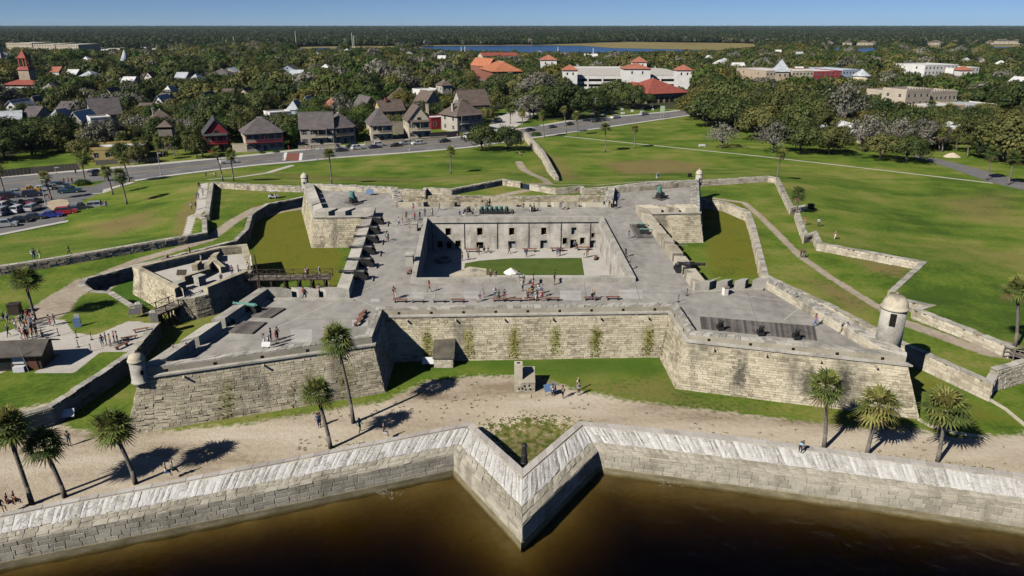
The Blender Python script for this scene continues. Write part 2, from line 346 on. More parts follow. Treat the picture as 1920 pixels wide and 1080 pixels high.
def ground_material():
    m = bpy.data.materials.new('lawn'); m.use_nodes = True; MATS['lawn'] = m
    n = m.node_tree.nodes; l = m.node_tree.links; b = n['Principled BSDF']; b.inputs['Roughness'].default_value = .95; b.inputs['Specular IOR Level'].default_value = .15
    g = n.new('ShaderNodeNewGeometry')
    def noise(s, det=4, stretch=None, rot=0):
        v = g.outputs['Position']
        if stretch:
            mp = n.new('ShaderNodeMapping'); mp.inputs['Scale'].default_value = stretch; mp.inputs['Rotation'].default_value = (0, 0, rot); l.new(v, mp.inputs[0]); v = mp.outputs[0]
        x = n.new('ShaderNodeTexNoise'); x.inputs['Scale'].default_value = s; x.inputs['Detail'].default_value = det; l.new(v, x.inputs['Vector']); return x.outputs[0]
    def ramp(f, cols, lo=.35, hi=.65):
        cr = n.new('ShaderNodeValToRGB'); e = cr.color_ramp.elements
        while len(e) < len(cols): e.new(.5)
        for i, c in enumerate(cols): e[i].position = lo + (hi - lo) * i / (len(cols) - 1); e[i].color = (*c, 1)
        l.new(f, cr.inputs[0]); return cr.outputs[0]
    def mixc(f, a, c):
        x = n.new('ShaderNodeMix'); x.data_type = 'RGBA'; l.new(f, x.inputs[0]); l.new(a, x.inputs[6]); l.new(c, x.inputs[7]); return x.outputs[2]
    def ma(op, a, c):
        x = n.new('ShaderNodeMath'); x.operation = op; x.use_clamp = False
        for i, q in enumerate((a, c)):
            if isinstance(q, (int, float)): x.inputs[i].default_value = q
            else: l.new(q, x.inputs[i])
        return x.outputs[0]
    def attr(k):
        a = n.new('ShaderNodeAttribute'); a.attribute_name = k; return a.outputs['Fac']
    def edge(k, nz, amp, w):
        mr = n.new('ShaderNodeMapRange'); mr.interpolation_type = 'SMOOTHSTEP'; mr.inputs[1].default_value = .5 - w; mr.inputs[2].default_value = .5 + w
        l.new(ma('ADD', attr(k), ma('MULTIPLY', ma('SUBTRACT', nz, .5), amp)), mr.inputs[0]); return mr.outputs[0]
    big = noise(.035, 3); mid = noise(.16, 4); fine = noise(1.6, 5); tiny = noise(5, 3); mow = noise(.12, 3, (.35, 1.6, 1), .5)
    f1 = ma('ADD', ma('ADD', ma('MULTIPLY', big, .36), ma('MULTIPLY', mid, .24)), ma('ADD', ma('MULTIPLY', fine, .20), ma('MULTIPLY', mow, .20)))
    col = ramp(f1, [(.058, .104, .012), (.095, .156, .016), (.145, .188, .028), (.22, .212, .058)], .42, .58)
    f2 = ma('ADD', ma('MULTIPLY', mid, .5), ma('MULTIPLY', fine, .5))
    col = mixc(edge('dry', fine, 1.0, .45), col, ramp(f2, [(.14, .125, .038), (.21, .165, .065), (.17, .16, .042)]))
    col = mixc(edge('lush', fine, .7, .3), col, ramp(f2, [(.042, .10, .010), (.075, .145, .016)]))
    col = mixc(edge('algae', mid, .7, .35), col, ramp(f2, [(.085, .108, .012), (.150, .155, .018), (.130, .122, .015)]))
    sandc = ramp(ma('ADD', ma('MULTIPLY', noise(.10, 5, (.45, 1.7, 1), -.2), .80), ma('MULTIPLY', fine, .20)), [(.28, .22, .155), (.41, .343, .255), (.49, .42, .32), (.56, .49, .39)], .38, .62)
    col = mixc(edge('sand', ma('ADD', ma('MULTIPLY', fine, .6), ma('MULTIPLY', mid, .4)), .9, .12), col, sandc)
    tuft = ramp(fine, [(.20, .17, .08), (.13, .13, .035), (.075, .095, .018)], .42, .6)
    col = mixc(edge('patch', ma('ADD', ma('MULTIPLY', tiny, .5), ma('MULTIPLY', fine, .5)), 1.7, .1), col, tuft)
    col = mixc(edge('path', ma('ADD', ma('MULTIPLY', fine, .6), ma('MULTIPLY', tiny, .4)), .8, .25), col, ramp(f2, [(.28, .225, .165), (.38, .32, .25), (.45, .39, .31)]))
    col = mixc(edge('conc', fine, .05, .12), col, ramp(f2, [(.40, .375, .33), (.48, .45, .40), (.52, .49, .44)]))
    l.new(col, b.inputs['Base Color'])
    bn = n.new('ShaderNodeBump'); bn.inputs['Strength'].default_value = .5; bn.inputs['Distance'].default_value = .12; l.new(ma('ADD', fine, tiny), bn.inputs['Height']); l.new(bn.outputs[0], b.inputs['Normal'])
ground_material()
c_cr = in_crest[:-1, :-1] & in_crest[1:, 1:]; c_mo = in_moat[:-1, :-1] & in_moat[1:, 1:]; c_sea = in_sea[:-1, :-1] | in_sea[1:, 1:]
def dil(a, k):
    for _ in range(k):
        b = a.copy(); b[1:] |= a[:-1]; b[:-1] |= a[1:]; b[:, 1:] |= a[:, :-1]; b[:, :-1] |= a[:, 1:]; a = b
    return a
und = (noise_ := np.sin(GX * .31 + 1.3) * np.sin(GY * .27) * .03 + np.sin(GX * .9 + GY * .7) * .012)
notch = soft(GX, GY, PL([(888, 798), (980, 880), (1082, 798), (1040, 790), (930, 790)]), 3.0)
zone('ground', dil(c_mo, 2) & ~c_sea, und * .5 - .012 - 1.1 * notch ** 1.5, 'lawn')
zone('covered_way', c_cr & ~c_mo | (dil(c_cr, 1) & ~c_mo & ~(~c_cr & dil(~c_cr, 0))), np.full(GX.shape, ZC) + und * .3, 'lawn')
H_g = np.maximum(crest_h + und * np.clip(crest_h, 0, 1), .012)
zone('glacis', ~c_cr & ~(c_mo & (GY[:-1, :-1] < 85)), H_g, 'lawn')
def ground_z(x, y):                             # standing height at a place
    i = int(round((y - ys[0]) / GS)); j = int(round((x - xs[0]) / GS))
    if not (0 <= i < len(ys) and 0 <= j < len(xs)): return 0.0
    if in_moat[i, j]: return 0.0
    return ZC if in_crest[i, j] else float(H_g[i, j])
def onground(u, v):                             # pixel -> point on the terrain
    z = 0.0
    for _ in range(12): p = P(u, v, z); z = .5 * z + .5 * ground_z(p.x, p.y)
    p = P(u, v, z); p.z = ground_z(p.x, p.y); return p
# far ground to the horizon
mat('woodland_floor', [(.025, .035, .010), (.045, .052, .018), (.075, .068, .035)], s=.05, s2=.6)
fg = MB(); fo = 14500
fg.add([(-fo, 391, -.03), (fo, 391, -.03), (fo, 17000, -.03), (-fo, 17000, -.03), (-171, 100, -.03), (-171, 391, -.03), (-fo, 100, -.03), (177, 391, -.03), (177, 60, -.03), (fo, 60, -.03)], [(0, 1, 2, 3), (6, 4, 5, 0), (8, 9, 1, 7)])
tag(fg.build('terrain', 'woodland_floor'), kind='structure')

# ------------------------------------------------------------------ stonework
STONES = []                                     # (matrix, size, tone, wall key)
def unit_stone(seed):
    r = random.Random(seed); m = MB(); j = lambda a: r.uniform(-a, a)
    b = [(0, 0, 0), (1, 0, 0), (1, 0, 1), (0, 0, 1)]
    f = [(.04 + j(.03), -1, .07 + j(.05)), (.96 + j(.03), -1 + j(.25), .07 + j(.05)), (.96 + j(.03), -1, .93 + j(.05)), (.04 + j(.03), -1 + j(.25), .93 + j(.05))]
    return b + f, [(4, 5, 6, 7), (0, 1, 5, 4), (1, 2, 6, 5), (2, 3, 7, 6), (3, 0, 4, 7)]
def stones_on(bl, br, tl, tr, ch=.38, lmin=.55, lmax=1.5, gap=.035, depth=(.02, .075), key='fort', skip=0.0, rough=0.0):
    """courses of stones on the panel bl-br-tr-tl (outside normal = right-hand side of bl->br seen from above)"""
    bl, br, tl, tr = map(Vector, (bl, br, tl, tr)); hh = ((tl - bl).length + (tr - br).length) / 2; nc = max(1, round(hh / ch))
    for c in range(nc):
        a0, a1 = c / nc, (c + 1) / nc
        L0 = bl.lerp(tl, a0); R0 = br.lerp(tr, a0); L1 = bl.lerp(tl, a1); R1 = br.lerp(tr, a1); ln = (R0 - L0).length; x = random.uniform(-.6, 0)
        while x < ln - .08:
            w = random.uniform(lmin, lmax); x0 = max(x, 0); x1 = min(x + w, ln); x += w
            if x1 - x0 < .12 or random.random() < skip: continue
            s0, s1 = x0 / ln, x1 / ln
            o = L0.lerp(R0, s0); ux = L0.lerp(R0, s1) - o; uz = L1.lerp(R1, s0) - o; nn = -ux.cross(uz).normalized() * -1
            nn = uz.cross(ux).normalized()      # points inwards for a CCW outline
            g = gap * random.uniform(.5, 1.4); du = ux.normalized() * g / 2; dz = uz.normalized() * g / 2
            d = random.uniform(*depth)
            if random.random() < .06: d += rough
            STONES.append((o + du + dz, ux - 2 * du, nn * d, uz - 2 * dz, random.random(), key))
UNIT = [unit_stone(i) for i in range(8)]
def flush_stones(key, parent, part_parent, matname, keep=300, name='stone', stuffname='stonework', cam_w=True):
    global STONES
    mine = [s for s in STONES if s[5] == key]; STONES = [s for s in STONES if s[5] != key]
    cp = Vector((0, 0, CH))
    mine.sort(key=lambda s: -(s[1].length * s[3].length) / max(1, (s[0] - cp).length_squared) * (1 if s[2].dot(s[0] - cp) > 0 else .05))
    org = wloc(parent); us = []
    for i in range(8):
        mb = MB(); vs, fs = UNIT[i]; mb.add(vs, fs, 0, .06 + .88 * i / 7); us.append(mb.mesh('stone', matname))
    for s in mine[:keep]:
        o = mkobj(name, us[int(s[4] * 7.99)], part_parent)
        M = Matrix.Identity(4)
        M.col[0][:3] = s[1]; M.col[1][:3] = s[2]; M.col[2][:3] = s[3]; M.col[3][:3] = s[0] - org
        o.matrix_basis = M
    mb = MB()
    for s in mine[keep:]:
        vs, fs = UNIT[int(s[4] * 977) % 8]
        mb.add([s[0] + s[1] * a + s[2] * b + s[3] * c for a, b, c in vs], fs, 0, s[4])
    if mb.v: tag(mb.build(stuffname, matname, part_parent, org=org), kind='stuff')

# ------------------------------------------------------------------ seawall
sw = thing('seawall', 'long pale stone seawall with limewashed sloping blocks and a pointed angle above the brown water', 'seawall', (0, 60, 0))
# outer edge of the block slope (z .15) and top of the vertical face (z 0)
edge_px = [(-400, 1108), (0, 1018), (240, 972), (480, 925), (850, 850), (979, 984), (1121, 845), (1440, 886), (1700, 922), (1920, 955), (2400, 1028)]
e_line = PL(edge_px, 0.0); w_line = [Vector((p.x, p.y, -4.6)) for p in e_line]
def resample(line, n):
    seg = [(Vector(line[i + 1]) - Vector(line[i])).length for i in range(len(line) - 1)]; tot = sum(seg); out = []
    for k in range(n + 1):
        t = tot * k / n; i = 0
        while i < len(seg) - 1 and t > seg[i]: t -= seg[i]; i += 1
        out.append(Vector(line[i]).lerp(Vector(line[i + 1]), min(1, t / seg[i])))
    return out
# four runs, each between the corners shared by cap and edge
runs = [(cap_line[0:7], e_line[0:5]), (cap_line[6:8], e_line[4:6]), (cap_line[7:9], e_line[5:7]), (cap_line[8:], e_line[6:])]
base = MB(); capm = MB(); 
capstones = []; tide = MB()
for ri, (cl, el) in enumerate(runs):
    n = max(8, int(sum((cl[i + 1] - cl[i]).length for i in range(len(cl) - 1)) / 1.5))
    C = resample(cl, n); Ed = resample(el, n)
    for i in range(n):
        a0, a1, b0, b1 = C[i], C[i + 1], Ed[i], Ed[i + 1]
        # core body: slope + face
        def at(p, q, t, z): r = p.lerp(q, t); return (r.x, r.y, z)
        wd = .17 if ri in (0, 3) else .2
        base.add([at(a0, b0, 0, -1.7), at(a1, b1, 0, -1.7), at(a0, b0, 0, .78), at(a1, b1, 0, .78), at(a0, b0, wd + .02, .78), at(a1, b1, wd + .02, .78), at(a0, b0, .66, .22), at(a1, b1, .66, .22), at(a0, b0, .985, -.08), at(a1, b1, .985, -.08), (b0.x, b0.y, -5), (b1.x, b1.y, -5)],
                 [(0, 1, 3, 2), (2, 3, 5, 4), (4, 5, 7, 6), (6, 7, 9, 8), (8, 9, 11, 10)])
        # cap slab
        mb = capstones; g = .012
        if i % 1 == 0:
            s0, s1 = g, 1 - g; A0 = a0.lerp(a1, s0); A1 = a0.lerp(a1, s1); B0 = A0.lerp(b0.lerp(b1, s0), wd); B1 = A1.lerp(b0.lerp(b1, s1), wd)
            mb.append((A0, A1, B1, B0, random.random()))
for q in capstones:
    pass
base.build('wall_core', 'coquina_pale', sw)
cmesh = MB(); ncap = 0
capstones.sort(key=lambda q: abs(q[0].x))
for k, (a0, a1, b1, b0, tn) in enumerate(capstones):
    mb = MB(); zt = CAP_Z + random.uniform(-.02, .02)
    mb.prism([(a0.x, a0.y), (a1.x, a1.y), (b1.x, b1.y), (b0.x, b0.y)], -.3, zt, tone=tn)
    if abs((a0.x + a1.x) / 2) < 56: mb.build('cap_stone', 'seawall_cap', sw)
    else: cmesh.add(mb.v, mb.f, 0, tn)
cmesh.build('cap_run', 'seawall_cap', sw)
# limewashed sloping blocks, ledge blocks and face ashlar
blocks = []
for ri, (cl, el) in enumerate(runs):
    Ln = sum((cl[i + 1] - cl[i]).length for i in range(len(cl) - 1)); n = 400
    C = resample(cl, n); Ed = resample(el, n); wd = .19 if ri in (0, 3) else .22
    def q(s, t, z):
        f = max(0, min(n - 1e-6, s * n)); i = int(f); p = C[i].lerp(C[i + 1], f - i).lerp(Ed[i].lerp(Ed[i + 1], f - i), t); return Vector((p.x, p.y, z))
    def row(t0, t1, z0, z1, wmin, wmax, kind, thick, shear=0.0, split=0):
        s = 0.0
        while s < 1 - .2 / Ln:
            w = random.uniform(wmin, wmax) / Ln; s1 = min(1, s + w); tm = t0 + (t1 - t0) * random.uniform(.45, .6)
            parts = [(t0, tm), (tm, t1)] if random.random() < split else [(t0, t1 + random.uniform(-.02, .04))]
            for ta, tb in parts:
                za = z0 + (z1 - z0) * (ta - t0) / (t1 - t0); zb = z0 + (z1 - z0) * (tb - t0) / (t1 - t0)
                blocks.append((q(s, ta, za), q(s1, ta, za), q(s1 + shear / Ln, tb, zb), q(s + shear / Ln, tb, zb), thick * random.uniform(.6, 1.3), kind))
            s = s1
    row(wd, .69, .74, .20, .42, .85, 'limewashed', .095, .15 if ri == 3 else 0, .25)
    row(.70, .85, .19, .06, .6, 1.25, 'seawall_block', .08)
    row(.855, .985, .05, -.06, .8, 1.7, 'seawall_block', .07)
    for c in range(4):
        za = -.1 - c * .48; zb = za - .48; s = 0.0
        while s < 1 - .2 / Ln:
            w = random.uniform(.7, 1.5) / Ln; s1 = min(1, s + w)
            STONES.append((q(s, 1, zb) + Vector((0, 0, .02)), q(s1, 1, zb) - q(s, 1, zb), None, Vector((0, 0, .465)), random.random(), 'sea')); s = s1
    if True:
        # tide-stained foot
        for i in range(0, n, 4):
            a = Ed[i]; b = Ed[min(n, i + 4)]; d = (b - a); nn = Vector((d.y, -d.x, 0)).normalized() * .10
            jz = random.uniform(-.05, .05)
            tide.add([(a.x, a.y, -4.9), (b.x, b.y, -4.9), (b + nn)[:2] + (-1.98 + jz,), (a + nn)[:2] + (-1.98,), (a.x, a.y, -1.9), (b.x, b.y, -1.9), (a + nn * 1.5)[:2] + (-4.9,), (b + nn * 1.5)[:2] + (-4.9,)], [(6, 7, 2, 3), (3, 2, 5, 4)])
tide.build('tide_footing', 'tide_stone', sw)
fix = []
for s in STONES:
    if s[5] == 'sea' and s[2] is None:
        if s[1].length < .05: continue
        nn = s[3].cross(s[1]).normalized(); fix.append((s[0] , s[1] * .988, nn * random.uniform(.02, .055), s[3], s[4], 'sea'))
    else: fix.append(s)
STONES = fix
def block_mesh(b):
    """a rough hewn block: lumpy top on a 3 x 5 grid with eroded, rounded edges"""
    p = [Vector(x) for x in b[:4]]; nn = (p[1] - p[0]).cross(p[3] - p[0]).normalized()
    if nn.z < 0: nn = -nn
    r = random.uniform; nu, nv = 3, 5; vs = []; fs = []; tilt = r(-.3, .3)
    for j in range(nv):
        for i in range(nu):
            a, c = i / (nu - 1), j / (nv - 1); ed = i in (0, nu - 1) or j in (0, nv - 1)
            aa = .025 + .95 * a + (r(-.035, .03) if ed else r(-.12, .12)); cc = .02 + .96 * c + r(-.03, .03)
            q = p[0].lerp(p[1], aa).lerp(p[3].lerp(p[2], aa), cc); vs.append(q + nn * b[4] * ((r(.45, .95) if ed else r(.85, 1.6)) + tilt * (a - .5)))
    ring = [(i, 0) for i in range(nu)] + [(nu - 1, j) for j in range(1, nv)] + [(i, nv - 1) for i in range(nu - 2, -1, -1)] + [(0, j) for j in range(nv - 2, 0, -1)]
    for j in range(nv - 1):
        for i in range(nu - 1): k = j * nu + i; fs.append((k, k + 1, k + nu + 1, k + nu))
    o = len(vs)
    for (i, j) in ring: vs.append(p[0].lerp(p[1], i / (nu - 1)).lerp(p[3].lerp(p[2], i / (nu - 1)), j / (nv - 1)) - nn * .06)
    m_ = len(ring)
    for k in range(m_):
        a, c = ring[k], ring[(k + 1) % m_]; fs.append((a[1] * nu + a[0], o + k, o + (k + 1) % m_, c[1] * nu + c[0]))
    if (p[1] - p[0]).cross(p[3] - p[0]).z < 0: fs = [f[::-1] for f in fs]
    return vs, fs
for kind, nm, keep in (('limewashed', 'sloping_block', 300), ('seawall_block', 'ledge_block', 300)):
    bs = [b for b in blocks if b[5] == kind]; bs.sort(key=lambda b: abs(b[0].x) + (0 if abs(b[0].x) < 52 else 1000)); st = MB()
    bs.sort(key=lambda b: 0 if abs(proj(b[0])[0] - 960) < 980 else 1)
    for k, b in enumerate(bs):
        vs, fs = block_mesh(b); tn = random.random()
        if k < keep:
            mb = MB(); mb.add(vs, fs, 0, tn); mb.build(nm, kind, sw)
        else: st.add(vs, fs, 0, tn)
    if st.v: tag(st.build(nm + '_run', kind, sw), kind='stuff')
flush_stones('sea', sw, sw, 'seawall_block', 300, 'face_stone', 'face_stonework')

# ------------------------------------------------------------------ water with a real bed
m = mat('sea_bed', [(.20, .15, .07), (.32, .25, .13)], s=.2, s2=2)
m = bpy.data.materials.new('tannin_water'); m.use_nodes = True; MATS['tannin_water'] = m
n = m.node_tree.nodes; l = m.node_tree.links; n.remove(n['Principled BSDF']); o = n['Material Output']
tr = n.new('ShaderNodeBsdfTransparent'); gl = n.new('ShaderNodeBsdfGlossy'); gl.inputs['Roughness'].default_value = .06; fr = n.new('ShaderNodeFresnel'); fr.inputs[0].default_value = 1.33
g0 = n.new('ShaderNodeNewGeometry'); inv = n.new('ShaderNodeMath'); inv.operation = 'SUBTRACT'; inv.inputs[0].default_value = 1; l.new(g0.outputs['Backfacing'], inv.inputs[1])
mul = n.new('ShaderNodeMath'); mul.operation = 'MULTIPLY'; l.new(inv.outputs[0], mul.inputs[0]); l.new(fr.outputs[0], mul.inputs[1])
mxs = n.new('ShaderNodeMixShader'); l.new(mul.outputs[0], mxs.inputs[0]); l.new(tr.outputs[0], mxs.inputs[1]); l.new(gl.outputs[0], mxs.inputs[2]); l.new(mxs.outputs[0], o.inputs[0])
va = n.new('ShaderNodeVolumeAbsorption'); va.inputs[0].default_value = (.525, .455, .13, 1); va.inputs[1].default_value = 1.6; l.new(va.outputs[0], o.inputs[1])
g = n.new('ShaderNodeNewGeometry'); nz = n.new('ShaderNodeTexNoise'); nz.inputs['Scale'].default_value = .55; nz.inputs['Detail'].default_value = 6; nz.inputs['Distortion'].default_value = .6; l.new(g.outputs[0], nz.inputs['Vector'])
bn = n.new('ShaderNodeBump'); bn.inputs['Strength'].default_value = .6; bn.inputs['Distance'].default_value = .3; l.new(nz.outputs[0], bn.inputs['Height']); l.new(bn.outputs[0], gl.inputs['Normal']); l.new(bn.outputs[0], fr.inputs['Normal'])
wm = MB()
wp = [Vector((p.x, p.y + .02, 0)) for p in e_line]; wp = [Vector((p.x, p.y)) for p in wp] + [Vector((400, wp[-1].y)), Vector((400, -150)), Vector((-400, -150)), Vector((-400, wp[0].y))]
wm.prism(wp, -7.2, WATER_Z, bottom=True)
tag(wm.build('water', 'tannin_water'), kind='structure')
bedm = MB(); bx = np.arange(-120, 121, 1.5); by = np.arange(-20, 78, 1.5); BX, BY = np.meshgrid(bx, by)
dd = dline(BX, BY, e_line); ins = inpoly(BX, BY, wp)
corner = np.exp(-((BX + 8) ** 2 + (BY - 62) ** 2) / 220) * .5 + np.exp(-((BX - 16) ** 2 + (BY - 62) ** 2) / 220) * .35
dep = np.where(ins, .38 + np.clip(dd, 0, 40) * (.36 - corner * .50), .5); dep += np.sin(BX * .4) * np.sin(BY * .5 + BX * .2) * .06
dep = np.minimum(dep, 4.4)
vs = np.stack([BX, BY, WATER_Z - dep], 2).reshape(-1, 3); nx_ = len(bx)
fs = [(j * nx_ + i, j * nx_ + i + 1, (j + 1) * nx_ + i + 1, (j + 1) * nx_ + i) for j in range(len(by) - 1) for i in range(nx_ - 1)]
bedm.add([tuple(v) for v in vs], fs); tag(bedm.build('sea_bed', 'sea_bed', None, True), kind='structure')
deep = MB(); deep.add([(-420, -160, -6.95), (420, -160, -6.95), (420, 80, -6.95), (-420, 80, -6.95)], [(0, 1, 2, 3)]); tag(deep.build('deep_sea_bed', 'sea_bed'), kind='structure')
# ------------------------------------------------------------------ the fort
ZT, ZP, ZCOR = 6.0, 7.0, 5.95
fort_px = [(262, 692), (697, 632), (717, 580), (1258, 572), (1292, 625), (1700, 668), (1442, 522), (1322, 527), (1213, 392), (1312, 390), (1310, 338), (1140, 352), (1135, 378), (755, 378), (745, 352), (572, 345), (590, 398), (685, 397), (632, 540), (490, 540)]
FT = [Vector(P(u, v, ZP)[:2]) for u, v in fort_px]
FB = offset(FT, 1.35); FM = offset(FT, .16)
NF = len(FT)
fort = thing('fort', 'star shaped grey stone fort with four pointed bastions around a square courtyard', 'fort', (0, 110, 0))
court = [Vector(P(u, v, 6.7)[:2]) for u, v in [(778, 521), (1183, 518), (1125, 406), (800, 408)]]      # CCW: near-left, near-right, far-right, far-left
ramp = MB()
for i in range(NF):
    j = (i + 1) % NF
    ramp.add([(*FB[i], -.6), (*FB[j], -.6), (*FM[j], ZCOR), (*FM[i], ZCOR)], [(0, 1, 2, 3)])
rampart = ramp.build('rampart', 'mortar', fort)
for i in range(NF):
    j = (i + 1) % NF; near = i in (0, 1, 2, 3, 4)
    stones_on((*FB[i], -.1), (*FB[j], -.1), (*FM[i], ZCOR - .05), (*FM[j], ZCOR - .05), ch=.30 if near else .40, lmin=.35, lmax=1.35, depth=(.012, .06), gap=.018, key='fort', rough=.05)
lerp_ = lambda i, s, f: FB[i].lerp(FB[(i + 1) % NF], s).lerp(FM[i].lerp(FM[(i + 1) % NF], s), f)
def wpt(i, s, z): q = lerp_(i, s, z / ZCOR); return (q.x, q.y, z)
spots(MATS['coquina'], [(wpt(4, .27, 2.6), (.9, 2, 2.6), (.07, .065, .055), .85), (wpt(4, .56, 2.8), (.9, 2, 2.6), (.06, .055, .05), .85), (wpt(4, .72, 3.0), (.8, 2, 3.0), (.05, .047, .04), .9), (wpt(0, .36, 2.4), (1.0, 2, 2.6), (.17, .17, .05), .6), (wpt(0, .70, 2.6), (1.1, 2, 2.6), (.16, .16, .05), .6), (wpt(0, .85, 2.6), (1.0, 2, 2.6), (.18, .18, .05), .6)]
      + [(wpt(2, s_, 2.3), (1.0, 2, 2.7), (.22, .21, .05), .8) for s_ in (.135, .285, .45, .60, .75, .945)] + [(wpt(15, .5, 3), (3, 5, 3), (.26, .26, .06), .5)])
flush_stones('fort', fort, rampart, 'coquina', 300)
# cordon moulding
cor = MB(); CO = offset(FT, .42); CI = offset(FT, -.1)
for i in range(NF):
    j = (i + 1) % NF
    cor.add([(*CI[i], ZCOR - .05), (*CI[j], ZCOR - .05), (*CO[i], ZCOR), (*CO[j], ZCOR), (*CO[i], ZCOR + .2), (*CO[j], ZCOR + .2), (*CI[i], ZCOR + .28), (*CI[j], ZCOR + .28)], [(0, 1, 3, 2), (2, 3, 5, 4), (4, 5, 7, 6)])
cor.build('cordon', 'coquina_top', fort)
# gun deck with the courtyard opening
dk = MB(); outl = [Vector((p.x, p.y, 0)) for p in offset(FT, -.05)]; hole = [Vector((p.x, p.y, 0)) for p in court]
allp = outl + hole
fs = []
for t in tessellate_polygon([outl, hole]):
    a, b, c = (allp[k] for k in t); fs.append(t if (b.x - a.x) * (c.y - a.y) - (c.x - a.x) * (b.y - a.y) > 0 else (t[0], t[2], t[1]))
dk.add([(p.x, p.y, ZT) for p in allp], fs); gun_deck = dk.build('gun_deck', 'deck_concrete', fort)
# joints and patched slabs
def ribbon(pts, w, z, name, matn, parent):
    mb = MB()
    for a, b in zip(pts[:-1], pts[1:]):
        a = Vector(a[:2]); b = Vector(b[:2]); d = (b - a).normalized(); nn = Vector((-d.y, d.x)) * w / 2
        mb.add([(*(a - nn), z), (*(b - nn), z), (*(b + nn), z), (*(a + nn), z)], [(0, 1, 2, 3)])
    return mb.build(name, matn, parent)
for ln in ([(655, 553), (505, 620)], [(655, 553), (725, 528)], [(650, 552), (703, 576)], [(1180, 540), (1258, 575)], [(1180, 525), (1320, 545), (1480, 565)], [(1260, 548), (1350, 520)], [(1180, 387), (1130, 410)], [(1135, 457), (1290, 460)], [(690, 463), (778, 464)], [(745, 355), (690, 398)], [(1470, 600), (1505, 572)]):
    ribbon(PL(ln, ZT), .14, ZT + .004, 'deck_joint', 'deck_joint', fort)
mat('deck_crack', [(.13, .125, .115), (.22, .21, .195)], s=1.5)
mat('deck_patch', [(.33, .32, .30), (.42, .405, .38), (.50, .48, .44)], s=.5, s2=3, rough=.9)
for k, (u0, v0, u1, v1) in enumerate([(870, 546, 905, 560), (1050, 545, 1090, 563), (1160, 543, 1205, 560), (772, 547, 795, 560), (546, 618, 585, 642), (695, 560, 712, 566), (660, 600, 690, 612)]):
    q = [P(u0, v1, ZT), P(u1, v1, ZT), P(u1, v0, ZT), P(u0, v0, ZT)]
    MB().add([(p.x, p.y, ZT + .006) for p in q], [(0, 1, 2, 3)]).build('deck_patch', 'deck_patch', fort)
for ln in ([(722, 553), (1255, 549)], [(730, 535), (778, 534)], [(820, 530), (815, 568)], [(905, 530), (903, 566)], [(1000, 530), (1001, 566)], [(1095, 528), (1100, 563)], [(1190, 525), (1200, 562)], [(700, 480), (775, 481)], [(705, 440), (785, 441)], [(1140, 430), (1240, 431)], [(1165, 490), (1270, 492)], [(560, 600), (700, 596)], [(420, 640), (560, 632)], [(1330, 575), (1530, 590)], [(1400, 545), (1420, 605)], [(620, 372), (740, 370)], [(1150, 372), (1300, 370)]):
    ribbon(PL(ln, ZT), .07, ZT + .008, 'deck_joint', 'deck_crack', fort)
# parapets
spec = {0: ('low', .95, 0), 1: ('low', .95, 0), 2: ('low', 1.0, 0), 3: ('low', 1.0, 0), 4: ('low', 1.1, 0), 5: ('plain', 1.4, 0), 6: ('merlon', 1.7, 3), 7: ('merlon', 2.0, 6), 8: ('merlon', 1.8, 2), 9: ('plain', 1.9, 0), 10: ('plain', 1.6, 0), 11: ('plain', 1.6, 0), 12: ('merlon', 1.5, 6), 13: ('plain', 1.6, 0), 14: ('plain', 1.7, 0), 15: ('merlon', 1.7, 4), 16: ('merlon', 1.8, 2), 17: ('merlon', 1.9, 6), 18: ('merlon', 1.7, 2), 19: ('merlon', 1.8, 3)}
FI = offset(FT, [-spec[i][1] for i in range(NF)])
def qpt(i, s, t):                                # point along edge i (s) and across its parapet (t: 0 outer, 1 inner)
    j = (i + 1) % NF; return FT[i].lerp(FT[j], s).lerp(FI[i].lerp(FI[j], s), t)
